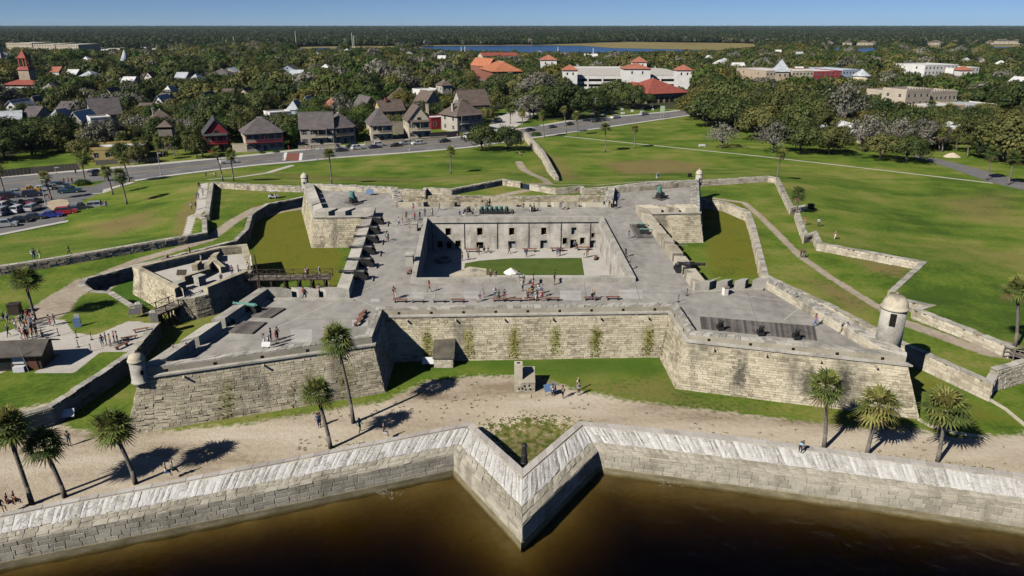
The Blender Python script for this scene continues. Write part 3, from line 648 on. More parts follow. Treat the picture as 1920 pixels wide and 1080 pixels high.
for i in range(NF):
    kind, th, ne = spec[i]; L = (FT[(i + 1) % NF] - FT[i]).length
    def seg(s0, s1, z1, name='parapet', zin=None, matn='coquina_top', t0=0, t1=1, z0=ZT - .04):
        q = [qpt(i, s0, t0), qpt(i, s1, t0), qpt(i, s1, t1), qpt(i, s0, t1)]; zi = z1 if zin is None else zin
        return MB().prism(q, z0, [z1 - .06, z1 - .06, zi, zi], tone=random.random()).build(name, matn, fort)
    if kind == 'low':
        n = max(1, round(L / 2.4))
        seg(0, 1, ZP - .12, 'parapet', matn='mortar')
        # irregular top stones, built one by one on the visible low parapets
        s = 0.0
        while s < 1:
            w = random.uniform(.55, 1.1) / L; s1 = min(1, s + w); sp = random.uniform(.4, .6)
            for t0, t1 in ((0.0, sp), (sp, 1.0)):
                a = [qpt(i, s + .02 / L * 1.5, t0 + .02), qpt(i, s1 - .02 / L, t0 + .02), qpt(i, s1 - .02 / L, t1 - .02), qpt(i, s + .02 / L * 1.5, t1 - .02)]
                MB().prism(a, ZP - .2, ZP + random.uniform(-.03, .05), tone=random.random()).build('cap_stone', 'coquina_top', fort)
            s = s1
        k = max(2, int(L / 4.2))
        for e in range(k):                      # dark boxes on the parapet face, the shade of square loopholes as colour
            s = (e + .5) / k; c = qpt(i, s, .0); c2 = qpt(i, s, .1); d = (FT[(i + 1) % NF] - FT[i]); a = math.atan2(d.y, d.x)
            MB().box((c.x, c.y, ZT + .42), (.34, .06, .32), a).build('loophole', 'opening_shade', fort)
    elif kind == 'plain':
        n = max(2, round(L / 5))
        st_ = MB(); s = 0.0
        while s < 1:
            w = random.uniform(.5, 1.0) / L; s1 = min(1, s + w); ts = [0, random.uniform(.2, .4), random.uniform(.5, .75), 1]
            for t0, t1 in zip(ts[:-1], ts[1:]): zz_ = 7.2 + random.uniform(-.08, .14) + (.25 if i in (5, 9) else 0) * (1 - t0) ; st_.prism([qpt(i, s + .02 / L, t0 + .015), qpt(i, s1 - .02 / L, t0 + .015), qpt(i, s1 - .02 / L, t1 - .015), qpt(i, s + .02 / L, t1 - .015)], 6.9, zz_, tone=random.random())
            s = s1
        tag(st_.build('cap_stonework', 'coquina_top', fort), kind='stuff')
        for k in range(n):
            seg(k / n, (k + 1) / n, -.12 + 7.15 + random.uniform(-.08, .12) + (.25 if i in (5, 9) else 0), zin=7.1)
    else:
        n = ne + 1; gap = (1.25 if i == 12 else .95) / L; zt = 7.45 if i != 12 else 7.2
        seg(0, 1, 6.1, 'parapet', t0=.01, t1=.99)
        for k in range(n):
            s0 = k / n + (gap / 2 if k else 0); s1 = (k + 1) / n - (gap / 2 if k < n - 1 else 0)
            mb = MB(); fl = .18 / L; z = zt + random.uniform(-.06, .06)
            lo = [qpt(i, s0 + fl * (k > 0), .0), qpt(i, s1 - fl * (k < n - 1), .0), qpt(i, s1, 1), qpt(i, s0, 1)]
            mb.prism(lo, 5.98, [z - .3, z - .3, z, z], tone=random.random()); mb.build('merlon', 'coquina_pale' if i in (7, 8, 12) else 'coquina_top', fort)
        # inner banquette step
        if i in (12, 18, 19, 6):
            q = [qpt(i, .02, 1), qpt(i, .98, 1), qpt(i, .98, 1.0 + .75 / th), qpt(i, .02, 1 + .75 / th)]
            MB().prism(q, ZT - .02, ZT + .24).build('banquette', 'coquina_top', fort)
for i in (5, 10, 13, 14, 11):
    kind, th, ne = spec[i]; a, b = FI[i], FI[(i + 1) % NF]
    stones_on((*b, ZT), (*a, ZT), (*b, ZT + 1.15), (*a, ZT + 1.15), ch=.36, lmin=.5, lmax=1.3, depth=(.01, .04), key='inner')
flush_stones('inner', fort, gun_deck, 'coquina_pale', 0, 'stone', 'parapet_stonework')
# rain spouts under the cordon
for i, n in ((0, 3), (2, 6), (4, 4)):
    L = FT[(i + 1) % NF] - FT[i]; a = math.atan2(L.y, L.x)
    for k in range(n):
        c = FT[i].lerp(FT[(i + 1) % NF], (k + .5) / n); nn = Vector((L.y, -L.x)).normalized(); c = c + nn * .45
        MB().box((c.x, c.y, 5.55), (.2, .85, .16), a).build('rain_spout', 'coquina_pale', fort)

# courtyard ------------------------------------------------------------------
cn, cr_, cf, cfl = court
cyd = MB(); ZY = .15
cyd.add([(p.x, p.y, ZY) for p in court], [(0, 1, 2, 3)]); cyd.build('courtyard_floor', 'pavement', fort)
gq = [P(868, 516, ZY), P(1095, 516, ZY), P(1090, 484, ZY), P(958, 485, ZY), P(900, 489, ZY), P(872, 494, ZY)]
mat('court_grass', [(.05, .085, .012), (.075, .12, .016), (.11, .125, .03)], s=.4, s2=4, bump=.3)
MB().prism([(p.x, p.y) for p in gq], ZY, ZY + .06).build('courtyard_lawn', 'court_grass', fort)
def wall_openings(mb, A, B, z0, z1, ops, th=.35, mi=0):
    """wall panel from A to B (facing the right-hand side of A->B), real openings s0,s1,za,zb in metres; returns frames (origin, dir, normal)"""
    A = Vector(A[:2]); B = Vector(B[:2]); d = (B - A); L = d.length; d.normalize(); nn = Vector((d.y, -d.x))
    ss = sorted({0, L, *[o[0] for o in ops], *[o[1] for o in ops]}); zz = sorted({z0, z1, *[o[2] for o in ops], *[o[3] for o in ops]})
    def pt(s, z, dp): q = A + d * s - nn * dp; return (q.x, q.y, z)
    for a, b in zip(ss[:-1], ss[1:]):
        for c, e in zip(zz[:-1], zz[1:]):
            if any(o[0] - 1e-4 <= a and b <= o[1] + 1e-4 and o[2] - 1e-4 <= c and e <= o[3] + 1e-4 for o in ops): continue
            mb.add([pt(a, c, 0), pt(b, c, 0), pt(b, e, 0), pt(a, e, 0)], [(0, 1, 2, 3)], mi)
    for o in ops:
        s0, s1, c, e = o[:4]
        p = [pt(s0, c, 0), pt(s1, c, 0), pt(s1, e, 0), pt(s0, e, 0), pt(s0, c, th), pt(s1, c, th), pt(s1, e, th), pt(s0, e, th)]
        mb.add(p, [(0, 4, 5, 1), (1, 5, 6, 2), (2, 6, 7, 3), (3, 7, 4, 0)], mi)
    return A, d, nn, pt
# west wall of the court: openings measured on the photograph
yw = (cf.y + cfl.y) / 2
def opw(u0, u1, v0, v1): 
    s0 = xat(u0, (v0 + v1) / 2, yw) - cfl.x; s1 = xat(u1, (v0 + v1) / 2, yw) - cfl.x
    return [s0, s1, max(ZY + .02, zat(v1, yw)), zat(v0, yw)]
wins = [opw(u - 5, u + 5, 427, 441) for u in (840.6, 899.6, 959.5, 1019.7, 1076.3)] + [opw(854, 863.5, 450.5, 463), opw(1055, 1063.5, 446.5, 459), opw(1088, 1096.5, 446.5, 459), opw(1109, 1115, 438, 447), opw(821, 830, 451, 464)]
doors = [opw(893.5, 906.5, 453.5, 475), opw(953, 966.5, 452, 475), opw(1013, 1026, 451, 475), opw(1069.5, 1080.5, 450, 475), opw(1107, 1116, 452, 475), opw(838, 847, 453, 475)]
for d_ in doors: d_[2] = ZY + .02
cw = MB(); wtop = 5.7
A, d, nn, pt = wall_openings(cw, cfl, cf, ZY, wtop, wins + doors, .6); courtwall = cw.build('courtyard_wall', 'plaster', fort)
for k, o in enumerate(wins + doors):
    mb = MB().add([pt(o[0], o[2], .6), pt(o[1], o[2], .6), pt(o[1], o[3], .6), pt(o[0], o[3], .6)], [(0, 1, 2, 3)])
    leafed = k in (4,) or k in (11, 12, 14)
    w_ = mb.build('door' if k >= len(wins) else 'window', 'grey_door' if leafed else 'opening_shade', courtwall)
    mb = MB(); e = .12                            # pale stone surround, 3 cm proud
    for a, b, c, f in ((o[0] - e, o[0], o[2] - e, o[3] + e), (o[1], o[1] + e, o[2] - e, o[3] + e), (o[0], o[1], o[3], o[3] + e)) + (((o[0], o[1], o[2] - e, o[2]),) if k < len(wins) else ()):
        q = [pt(a, c, -.03), pt(b, c, -.03), pt(b, f, -.03), pt(a, f, -.03), pt(a, c, .02), pt(b, c, .02), pt(b, f, .02), pt(a, f, .02)]
        mb.add(q, [(0, 1, 2, 3), (0, 4, 5, 1), (1, 5, 6, 2), (2, 6, 7, 3), (3, 7, 4, 0)])
    mb.build('surround', 'coquina_pale', courtwall)
for u in (811, 871, 932.6, 991.5, 1052, 1107):
    s = xat(u, 440, yw) - cfl.x; q = A + d * s + nn * .06; MB().box((q.x, q.y, (ZY + wtop) / 2), (.1, .1, wtop - ZY)).build('downpipe', 'iron', fort)
# the other three court walls
L_ = (cr_ - cf).length
for (a, b, ops) in ((cf, cr_, [(3, 4.1, ZY + .02, 2.4), (8.5, 9.6, ZY + .02, 2.3), (12, 12.9, 1.3, 2.2), (16, 17.2, ZY + .02, 2.4), (21, 22.2, ZY + .02, 2.4), (26, 27, 1.3, 2.3)]), (cr_, cn, [(9, 12, ZY + .02, 3), (16, 17.5, ZY + .02, 2.4)]), (cn, cfl, [(4, 5.2, ZY + .02, 2.4), (9, 10.4, ZY + .02, 2.8), (15, 16.2, ZY + .02, 2.4), (19, 20, 1.3, 2.3), (23, 24.2, ZY + .02, 2.4), (27, 28, 3.6, 4.7), (18, 19, 3.6, 4.7)])):
    mb = MB(); _, _, _, pt2 = wall_openings(mb, a, b, ZY, wtop, ops, .6); w2 = mb.build('courtyard_wall', 'plaster', fort)
    for o in ops: MB().add([pt2(o[0], o[2], .6), pt2(o[1], o[2], .6), pt2(o[1], o[3], .6), pt2(o[0], o[3], .6)], [(0, 1, 2, 3)]).build('doorway', 'opening_shade', w2)
# entablature and low parapet round the court
CA = offset(court, -.16); CB = offset(court, .62); 
for i in range(4):
    j = (i + 1) % 4
    MB().prism([CA[i], CA[j], CB[j], CB[i]], wtop, 6.72, bottom=True).build('court_parapet', 'coquina_top', fort)
    c2 = offset(court, -.30); c3 = offset(court, .1)
    MB().prism([c2[i], c2[j], c3[j], c3[i]], wtop - .02, wtop + .24, bottom=True).build('court_cornice', 'coquina_top', fort)
# stair parapet block at the near side of the court
q = [P(843, 524, ZT), P(912, 524, ZT), P(912, 513, ZT), P(880, 509, ZT)]
MB().prism([(p.x, p.y) for p in q], ZT - .3, 6.8).build('stair_wall', 'coquina_pale', fort)
# chimneys / vents on the deck
for u, v, w, h in ((769, 496, 1.2, 1.7), (778, 432, 1.0, 1.4)):
    p = P(u, v, ZT); mb = MB().box((p.x, p.y, ZT + h / 2), (w, w * 1.4, h)).box((p.x, p.y, ZT + h + .08), (w * 1.2, w * 1.6, .16)); mb.build('vent_stack', 'coquina_top', fort)
# well in the court corner and lead-in steps
p = P(832, 490, ZY); MB().lathe([(1.5, ZY), (1.5, ZY + .7), (1.1, ZY + .72), (1.1, ZY + .1)], (p.x, p.y, 0), 20).build('well', 'coquina_top', fort)

# sentry boxes ----------------------------------------------------------------
def sentry(c, r, z0, z1, dome, label, corbel, slit):
    t = thing('sentry_box', label, 'sentry box', (c[0], c[1], z0)); n = 28
    pr = ([(r * .15, -corbel), (r * .55, -corbel * .62), (r * .85, -corbel * .3), (r * 1.08, -.12), (r * 1.08, 0)] if corbel else []) + [(r, 0), (r * .97, (z1 - z0) * .5), (r * .94, z1 - z0)]
    b = MB().lathe(pr, (0, 0, 0), n); b.build('turret', 'coquina_top', t, True, org=(0, 0, 0))
    d0 = z1 - z0; dm = MB().lathe([(r * .94, d0), (r * 1.06, d0 + .03), (r * 1.08, d0 + .22), (r * .98, d0 + .28)] + [(r * .98 * math.cos(a), d0 + .28 + dome * math.sin(a)) for a in [k * math.pi / 2 / 7 for k in range(1, 7)]] + [(r * .12, d0 + .3 + dome)], (0, 0, 0), n)
    dm.build('dome', 'coquina_pale', t, True, org=(0, 0, 0))
    MB().lathe([(r * .14, d0 + .2 + dome), (r * .16, d0 + .45 + dome), (.02, d0 + .6 + dome)], (0, 0, 0), 10).build('finial', 'coquina_pale', t, True, org=(0, 0, 0))
    for a, w, zz, hh in slit:
        MB().box((math.cos(a) * r * .90, math.sin(a) * r * .90, zz), (r * .24, w, hh), a).build('window', 'opening_shade', t, org=(0, 0, 0))
    return t
pb = P(1662, 655, ZT); yb = pb.y
tz1 = zat(578, yb); rr = 23.0 / F * math.hypot(yb, CH - 9) 
sentry((pb.x, pb.y), rr, ZT - .05, tz1, zat(549, yb) - tz1 - .45, 'tall round stone watchtower with domed roof and window on the bastion tip', 0, [(R(-118), .62, zat(592, yb) - ZT, 1.5), (R(30), .6, 4, 1.3)])
ps = FT[0] + (FT[0] - Vector((0, 110))).normalized() * .15
sentry((ps.x, ps.y), .85, 5.7, 8.0, .75, 'small round domed sentry turret corbelled out over the entrance terrace moat', 1.1, [(R(-150), .3, 1.2, .5), (R(-40), .3, 1.2, .5)])
for k, lab in ((10, 'small domed sentry turret on the bastion tip beside the open green lawn'), (15, 'small domed sentry turret on the bastion tip beside the flooded moat and grass bank')):
    sentry((FT[k].x, FT[k].y), .85, 6.1, 8.5, .8, lab, .9, [(R(-90), .3, 1.3, .5)])

# ------------------------------------------------------------------ outworks: retaining walls
def wall_run(name, label, line, z0, z1, th, zjit=.06, key=None, left_z=None, sides='rl', matn='coquina', st=.4, cat='wall', wm_='mortar'):
    Lf, Rt = strip(line, -th / 2, th / 2); c = sum((Vector(p[:2]) for p in line), Vector((0, 0))) / len(line)
    t = thing(name, label, cat, (line[0][0], line[0][1], z0)); mb = MB(); cp = MB(); n = len(line)
    for i in range(n - 1):
        mb.prism([Rt[i], Rt[i + 1], Lf[i + 1], Lf[i]][::-1], z0 - .3, z1 - .05)
        k = max(1, int((Rt[i + 1] - Rt[i]).length / 1.2)); e = .05
        for q in range(k):
            a, b = q / k, (q + 1) / k - .012; r0, r1 = Rt[i].lerp(Rt[i + 1], a), Rt[i].lerp(Rt[i + 1], b); l0, l1 = Lf[i].lerp(Lf[i + 1], a), Lf[i].lerp(Lf[i + 1], b)
            jz = z1 + random.uniform(-zjit, zjit); cp.prism([r0, r1, l1, l0][::-1], z1 - .25, jz, tone=random.random())
    body = mb.build('wall_core', wm_, t)
    tag(cp.build('coping', 'coquina_top', t), kind='stuff')
    ky = name + str(len(STONES)) + label
    for i in range(n - 1):
        if 'r' in sides: stones_on((*Rt[i], z0), (*Rt[i + 1], z0), (*Rt[i], z1 - .12), (*Rt[i + 1], z1 - .12), ch=st, lmin=.5, lmax=1.5, depth=(.02, .09), key=ky, rough=.05)
        if 'l' in sides:
            zl = z0 if left_z is None else left_z
            if z1 - zl > .3: stones_on((*Lf[i + 1], zl), (*Lf[i], zl), (*Lf[i + 1], z1 - .12), (*Lf[i], z1 - .12), ch=st, lmin=.5, lmax=1.5, depth=(.02, .09), key=ky)
    flush_stones(ky, t, body, matn, 0)
    return t
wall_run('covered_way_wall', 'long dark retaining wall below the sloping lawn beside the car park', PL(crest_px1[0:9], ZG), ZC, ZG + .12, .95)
wall_run('covered_way_wall', 'low pale stone wall with angled corners behind the fort along the avenue lawn', PL(crest_px1[8:], ZG), ZC, ZG + .12, .95, matn='coquina_pale')
wall_run('covered_way_wall', 'pale zigzag stone wall edging the open lawn with a sharp salient corner', PL(crest_px2, ZG), ZC, ZG + .12, .95, matn='coquina_pale')
wall_run('covered_way_wall', 'short crumbling pale wall running from watchtower side down to the wooden stairs', PL(crest_px3, ZG), ZC, ZG + .12, .9, matn='coquina_pale')
m_ = moat_line
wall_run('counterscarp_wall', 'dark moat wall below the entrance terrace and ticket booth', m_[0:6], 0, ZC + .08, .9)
cs2 = [m_[6], m_[7]] + [m_[8], m_[9], m_[10], m_[11], m_[12], m_[13], m_[14]]
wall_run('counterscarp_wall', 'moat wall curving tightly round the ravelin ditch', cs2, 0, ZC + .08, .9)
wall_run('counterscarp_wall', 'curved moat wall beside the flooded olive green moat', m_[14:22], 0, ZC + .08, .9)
wall_run('counterscarp_wall', 'pale curved moat wall round the dry grass moat beside the dirt path', m_[21:31], 0, ZC + .08, .95, matn='coquina_pale')
wall_run('moat_end_wall', 'tall rough stone end wall meeting the beach by wooden stairs', m_[30:], 0, ZC + .75, .9, matn='coquina_pale')
wall_run('stone_wall', 'narrow old town stone wall running away from the fort path towards the avenue', [onground(1044, 339), onground(1018, 300), onground(985, 262)], .2, 2.9, 1.05, matn='coquina_pale')
# low kerbs on the beach end of the moat
for nm, pts in (('pale stone kerb curving from end wall to the sandy corner', [(1852, 748), (1885, 768), (1920, 797), (1960, 830)]), ('pale stone kerb running from bastion foot across the sand', [(1722, 787), (1745, 800), (1790, 812), (1850, 822)])):
    t = ribbon(PL(pts, .1), .35, .1, 'stone_kerb', 'coquina_pale', None); bpy.data.objects.remove(t)
    L1, R1 = strip(PL(pts), -.2, .2); mb = MB()
    for i in range(len(pts) - 1): mb.prism([R1[i], R1[i + 1], L1[i + 1], L1[i]][::-1], -.1, .16)
    tag(mb.build('stone_kerb', 'coquina_pale'), nm, 'kerb')

# ------------------------------------------------------------------ ravelin
ZR, ZRP = 3.3, 4.75
rv = thing('ravelin', 'small detached stone outwork with ruined inner walls between the two bridges', 'ravelin', tuple(P(350, 520, 0)))
RVo = [Vector(P(u, v, z_)[:2]) for u, v, z_ in [(248, 500, ZRP), (334, 545, ZRP), (362, 541, ZRP), (388, 535, ZRP), (466, 520, ZR), (474, 492, ZRP), (463, 457, ZRP), (411, 462, ZRP)]]
RVb = offset(RVo, .55); RVi = offset(RVo, -1.0); nr = len(RVo)
mb = MB()
for i in range(nr):
    j = (i + 1) % nr; mb.add([(*RVb[i], -.3), (*RVb[j], -.3), (*RVo[j], ZR), (*RVo[i], ZR)], [(0, 1, 2, 3)])
    stones_on((*RVb[i], -.05), (*RVb[j], -.05), (*RVo[i], ZR + .05), (*RVo[j], ZR + .05), ch=.36, key='rav', depth=(.02, .08))
mb.prism(RVo, ZR - .1, ZR, mi=1); rbody = mb.build('rampart', ['mortar', 'pavement'], rv)
for i in (0, 3, 4, 5, 6, 7):
    j = (i + 1) % nr; a, b = (0, 1)
    if i == 0: b = .93
    q = [RVo[i].lerp(RVo[j], a), RVo[i].lerp(RVo[j], b), RVi[i].lerp(RVi[j], b), RVi[i].lerp(RVi[j], a)]
    zt = ZRP if i in (0, 6, 7, 5) else ZR + (1.1 if i == 3 else .35)
    MB().prism(q, ZR - .05, zt).build('parapet', 'coquina', rv)
    if zt > 4: stones_on((*RVo[i], ZR + .05), (*RVo[i].lerp(RVo[j], b), ZR + .05), (*RVo[i], zt - .15), (*RVo[i].lerp(RVo[j], b), zt - .15), ch=.36, key='rav', depth=(.02, .06)); stones_on((*RVi[j], ZR), (*RVi[i], ZR), (*RVi[j], zt - .1), (*RVi[i], zt - .1), ch=.36, key='rav', depth=(.02, .06))
flush_stones('rav', rv, rbody, 'coquina', 0)
for (u, v, w, d_, h, rz) in ((341, 556, 1.1, 1.3, 2.3, -.5), (378, 546, 1.2, 1.3, 2.5, -.5)):
    p = P(u, v, ZC); MB().box((p.x, p.y, ZC + h / 2), (w, d_, h), rz).box((p.x, p.y, ZC + h + .1), (w * 1.15, d_ * 1.15, .2), rz).build('gate_pillar', 'coquina_top', rv)
for (u0, v0, u1, v1, h, th) in ((345, 535, 390, 515, 1.5, .8), (390, 515, 402, 495, 1.7, .8), (366, 508, 374, 496, 1.1, .9), (398, 500, 420, 512, 1.7, .9), (402, 494, 408, 482, 1.4, 1.0)):
    a, b = P(u0, v0, ZR), P(u1, v1, ZR); L1, R1 = strip([a, b], -th / 2, th / 2)
    MB().prism([R1[0], R1[1], L1[1], L1[0]][::-1], ZR - .05, [ZR + h, ZR + h * .6, ZR + h * .7, ZR + h]).build('ruined_wall', 'coquina', rv)
p = P(368, 522, ZR + 1.2); 
# bridges
def bridge(label, A, B, w, z0, z1, trestle, name='timber_bridge'):
    A = Vector(A[:2]); B = Vector(B[:2]); d = (B - A); L = d.length; d.normalize(); nn = Vector((d.y, -d.x)); a = math.atan2(d.y, d.x)
    t = thing(name, label, 'bridge', (A.x, A.y, 0)); zz = lambda s: z0 + (z1 - z0) * s / L
    k = int(L / .32)
    for i in range(k):
        s = (i + .5) * L / k; c = A + d * s; MB().box((c.x, c.y, zz(s)), (L / k * .9, w, .09), a, tone=random.random()).build('plank', 'wood_grey', t)
    for sgn in (-1, 1):
        m = int(L / 2.1)
        c0, c1 = A + nn * sgn * w / 2, B + nn * sgn * w / 2
        MB().tube((*c0, z0 + 1.0), (*c1, z1 + 1.0), .05, n=6).build('handrail', 'wood_dark', t)
        MB().tube((*c0, z0 - .15), (*c1, z1 - .15), .13, n=6).build('beam', 'wood_dark', t)
        for i in range(m + 1):
            s = L * i / m; c = A + d * s + nn * sgn * w / 2; MB().box((c.x, c.y, zz(s) + .5), (.12, .12, 1.1), a).build('post', 'wood_dark', t)
            if i < m:
                c2 = A + d * (L * (i + 1) / m) + nn * sgn * w / 2; z_, z2 = zz(s), zz(L * (i + 1) / m)
                MB().tube((*c, z_ + .12), (*c2, z2 + .92), .032, n=5).tube((*c, z_ + .92), (*c2, z2 + .12), .032, n=5).build('brace', 'wood_dark', t)
        for i in range(trestle):
            s = L * (i + .5) / trestle; c = A + d * s + nn * sgn * w * .42
            MB().box((c.x, c.y, zz(s) / 2 - .1), (.24, .24, zz(s)), a).build('pile', 'wood_dark', t)
            if sgn > 0:
                c2 = c - nn * w * .84; MB().tube((*c, .2), (*c2, zz(s) - .3), .08, n=5).tube((*c2, .2), (*c, zz(s) - .3), .08, n=5).build('cross_brace', 'wood_dark', t)
    return t
bridge('short timber trestle bridge from entrance terrace to the outwork gate', P(278, 592, ZC), P(372, 553, 2.6), 2.3, ZC + .1, 2.6, 5)
bridge('long timber footbridge from the outwork across the moat to the fort gate', P(448, 522, 3.1), P(622, 520, 3.1), 2.0, ZR - .05, ZR - .05, 7)
for u, v in ((262, 586), (290, 602)):
    p = P(u, v, ZC); mb = MB().box((p.x, p.y, ZC + .7), (1.0, 1.0, 1.5), .5).box((p.x, p.y, ZC + 1.5), (.9, .9, .25), .5, top=.6)
    tag(mb.build('gate_post', 'coquina_top'), 'squat weathered stone gate post at the terrace end of the trestle bridge', 'post', 'bridge gate posts')

# ------------------------------------------------------------------ stone hut, hot shot furnace, iron post
q0, q1 = P(814, 690, 0), P(850, 690, 0); xL, xR, yF = q0.x, q1.x, q0.y; hz = 2.0; dp = 3.2
t = thing('stone_hut', 'small stone hut with dark stone roof against the fort wall', 'hut', (xL, yF, 0))
mb = MB().prism([(xL, yF), (xR, yF), (xR, yF + dp), (xL, yF + dp)], 0, [1.4, 1.4, 3.0, 3.0]); hb = mb.build('wall', 'mortar', t)
stones_on((xL, yF, 0), (xR, yF, 0), (xL, yF, 1.45), (xR, yF, 1.45), ch=.3, lmin=.4, lmax=.9, key='hut', depth=(.01, .04)); stones_on((xR, yF, 0), (xR, yF + dp, 0), (xR, yF, 1.4), (xR, yF + dp, 1.4), ch=.3, lmin=.4, lmax=.9, key='hut', depth=(.01, .04))
flush_stones('hut', t, hb, 'coquina_pale', 200)
mat('slate_roof', [(.055, .05, .04), (.10, .09, .07), (.15, .135, .105)], s=.8, s2=5, bump=.5)
MB().add([(xL - .15, yF - .15, 1.34), (xR + .15, yF - .15, 1.34), (xR + .15, yF + dp, 3.02), (xL - .15, yF + dp, 3.02), (xL - .15, yF - .15, 1.5), (xR + .15, yF - .15, 1.5), (xR + .15, yF + dp, 3.2), (xL - .15, yF + dp, 3.2)], [(4, 5, 6, 7), (0, 1, 5, 4), (1, 2, 6, 5), (3, 0, 4, 7)]).build('roof', 'slate_roof', t)
fp = P(965, 735, 0); fx, fy = fp.x, fp.y
t = thing('hot_shot_furnace', 'old stone shot furnace with tall square chimney on the sand', 'furnace', (fx, fy, 0))
mb = MB().prism([(fx, fy), (fx + 2.5, fy), (fx + 2.5, fy + 2.6), (fx, fy + 2.6)], 0, [1.3, 1.3, 2.2, 2.2]); fb = mb.build('body', 'mortar', t)
stones_on((fx, fy, 0), (fx + 2.5, fy, 0), (fx, fy, 1.3), (fx + 2.5, fy, 1.3), ch=.26, lmin=.3, lmax=.6, key='furn', depth=(.01, .04)); flush_stones('furn', t, fb, 'coquina_pale', 100)
MB().box((fx + .45, fy + .9, 1.75), (1.0, 1.0, 3.5)).build('chimney', 'coquina_pale', t)
MB().box((fx + .45, fy + .9, 3.5), (.4, .4, .03)).build('flue', 'opening_shade', t)
for k, (a, b) in enumerate(((.5, .45), (.9, .5), (1.35, .35), (1.2, .85), (1.75, .9), (1.9, .4))):
    MB().box((fx + a, fy - .05, b), (.26, .05, .08)).box((fx + a, fy - .05, b), (.08, .056, .28)).build('vent_opening', 'opening_shade', t)
MB().box((fx + 1.2, fy - 1.2, .05), (1.5, .8, .1)).build('hearth_slab', 'coquina_pale', t)
pp = P(983, 872, 0); t = thing('bollard', 'old black iron cannon barrel set upright as a bollard in the seawall angle', 'bollard', tuple(pp))
MB().lathe([(.36, -.2), (.34, .5), (.29, 1.4), (.24, 2.2), (.30, 2.32), (.28, 2.45)], (0, 0, 0), 14).build('barrel', 'iron', t, True, org=(0, 0, 0))
MB().lathe([(.39, .3), (.39, .42)], (0, 0, 0), 14).lathe([(.33, 1.2), (.33, 1.3)], (0, 0, 0), 14).build('reinforcing_ring', 'iron', t, True, org=(0, 0, 0))

# grass tufts on the sand, counted by nobody
leafmat('tuft_leaf', [(.09, .10, .02), (.16, .15, .04), (.22, .19, .08)]); tf = MB(); r = random.Random(3)
for _ in range(200):
    zone_ = r.choice([(900, 780, 1110, 850), (1150, 795, 1500, 835), (1500, 820, 1900, 885), (880, 745, 1100, 790), (680, 750, 900, 790), (1100, 745, 1480, 785), (420, 790, 720, 770), (560, 820, 700, 850), (700, 700, 960, 760)])
    u, v = r.uniform(zone_[0], zone_[2]), r.uniform(min(zone_[1], zone_[3]), max(zone_[1], zone_[3])); p = P(u, v)
    if inpoly(np.array([p.x]), np.array([p.y]), sea_poly)[0]: continue
    for k in range(7):
        a = r.uniform(0, 6.3); h = r.uniform(.08, .22); w = .05; q = Vector((p.x + r.gauss(0, .09), p.y + r.gauss(0, .09), -.02)); d = Vector((math.cos(a), math.sin(a), 0))
        tf.add([q - d * w, q + d * w, q + Vector((r.uniform(-.1, .1), r.uniform(-.1, .1), h))], [(0, 1, 2)], 0, r.random())
tag(tf.build('grass_tufts', 'tuft_leaf'), 'sparse dry grass tufts scattered over the sand', 'grass', None, 'stuff')
# splashes of thrown water below the wall
flat('foam', (.8, .8, .76)); sp_ = MB(); r = random.Random(9)
for (u, v, n_) in ((722, 924, 46), (728, 930, 24), (645, 917, 8), (1250, 906, 34), (1232, 893, 16)):
    for _ in range(n_):
        p = P(u + r.gauss(0, 13), v + r.gauss(0, 5), WATER_Z); s = r.uniform(.012, .05); sp_.box((p.x, p.y, WATER_Z + r.uniform(.0, .12)), (s, s, s * .7), r.uniform(0, 3))
tag(sp_.build('water_splash', 'foam'), 'white splashes on the brown water below the seawall', 'splash', None, 'stuff')
# ------------------------------------------------------------------ cabbage palms
leafmat('palm_leaf', [(.066, .10, .028), (.125, .165, .042), (.21, .23, .06), (.32, .29, .09)])
leafmat('palm_dead', [(.14, .10, .05), (.24, .18, .10)])
mat('palm_trunk', [(.10, .085, .07), (.17, .15, .125), (.23, .205, .175)], s=2, s2=9, bump=.6, bscale=6, stretch=(1, 1, 4))
def palm_crown(seed, nf=38, rad=1.7):
    r = random.Random(seed); mb = MB(); nf += r.randrange(-6, 7); low = r.uniform(118, 158); drp = r.uniform(.7, 1.5)
    for k in range(nf):
        az = k * 2.39996 + r.uniform(-.25, .25); q = (k + .5) / nf; el = R(84 - low * q ** 1.05) + r.uniform(-.12, .12)
        tone = min(1, max(0, .12 + .55 * (1 - q) + r.uniform(-.2, .25))); dead = q > .88
        d = Vector((math.cos(az) * math.cos(el), math.sin(az) * math.cos(el), math.sin(el))); pl = rad * r.uniform(.42, .6); base_ = Vector((0, 0, .15))
        tip = base_ + d * pl; side = d.cross(Vector((0, 0, 1)))
        if side.length < .05: side = Vector((1, 0, 0))
        side.normalize(); up = side.cross(d).normalized()
        mb.tube(base_, tip, .03, .018, 3, 1 if dead else 0, False, tone)
        nl = 13; fl = rad * r.uniform(.62, .85)
        for j in range(nl):                      # folded fan of stiff leaflets with drooping tips
            a = (j / (nl - 1) - .5) * R(215); dir_ = (d * math.cos(a) + side * math.sin(a)); fold = abs(math.sin(a)) * .22
            ln = fl * (1 - .28 * abs(a) / R(108)) * r.uniform(.88, 1.08); m1 = tip + dir_ * ln * .55 + up * (fold * .3); droop = Vector((0, 0, -1)) * ln * r.uniform(.08, .32) * drp
            e = tip + dir_ * ln + droop; w = up.cross(dir_).normalized() * .062 * rad / 1.7 * 1.25; tn = min(1, max(0, tone + r.uniform(-.12, .12)))
            mb.add([tip - w * .3, tip + w * .3, m1 + w, m1 - w, e], [(0, 1, 2, 3), (3, 2, 4)], 1 if dead else 0, tn)
    return mb.mesh('crown', ['palm_leaf', 'palm_dead'])
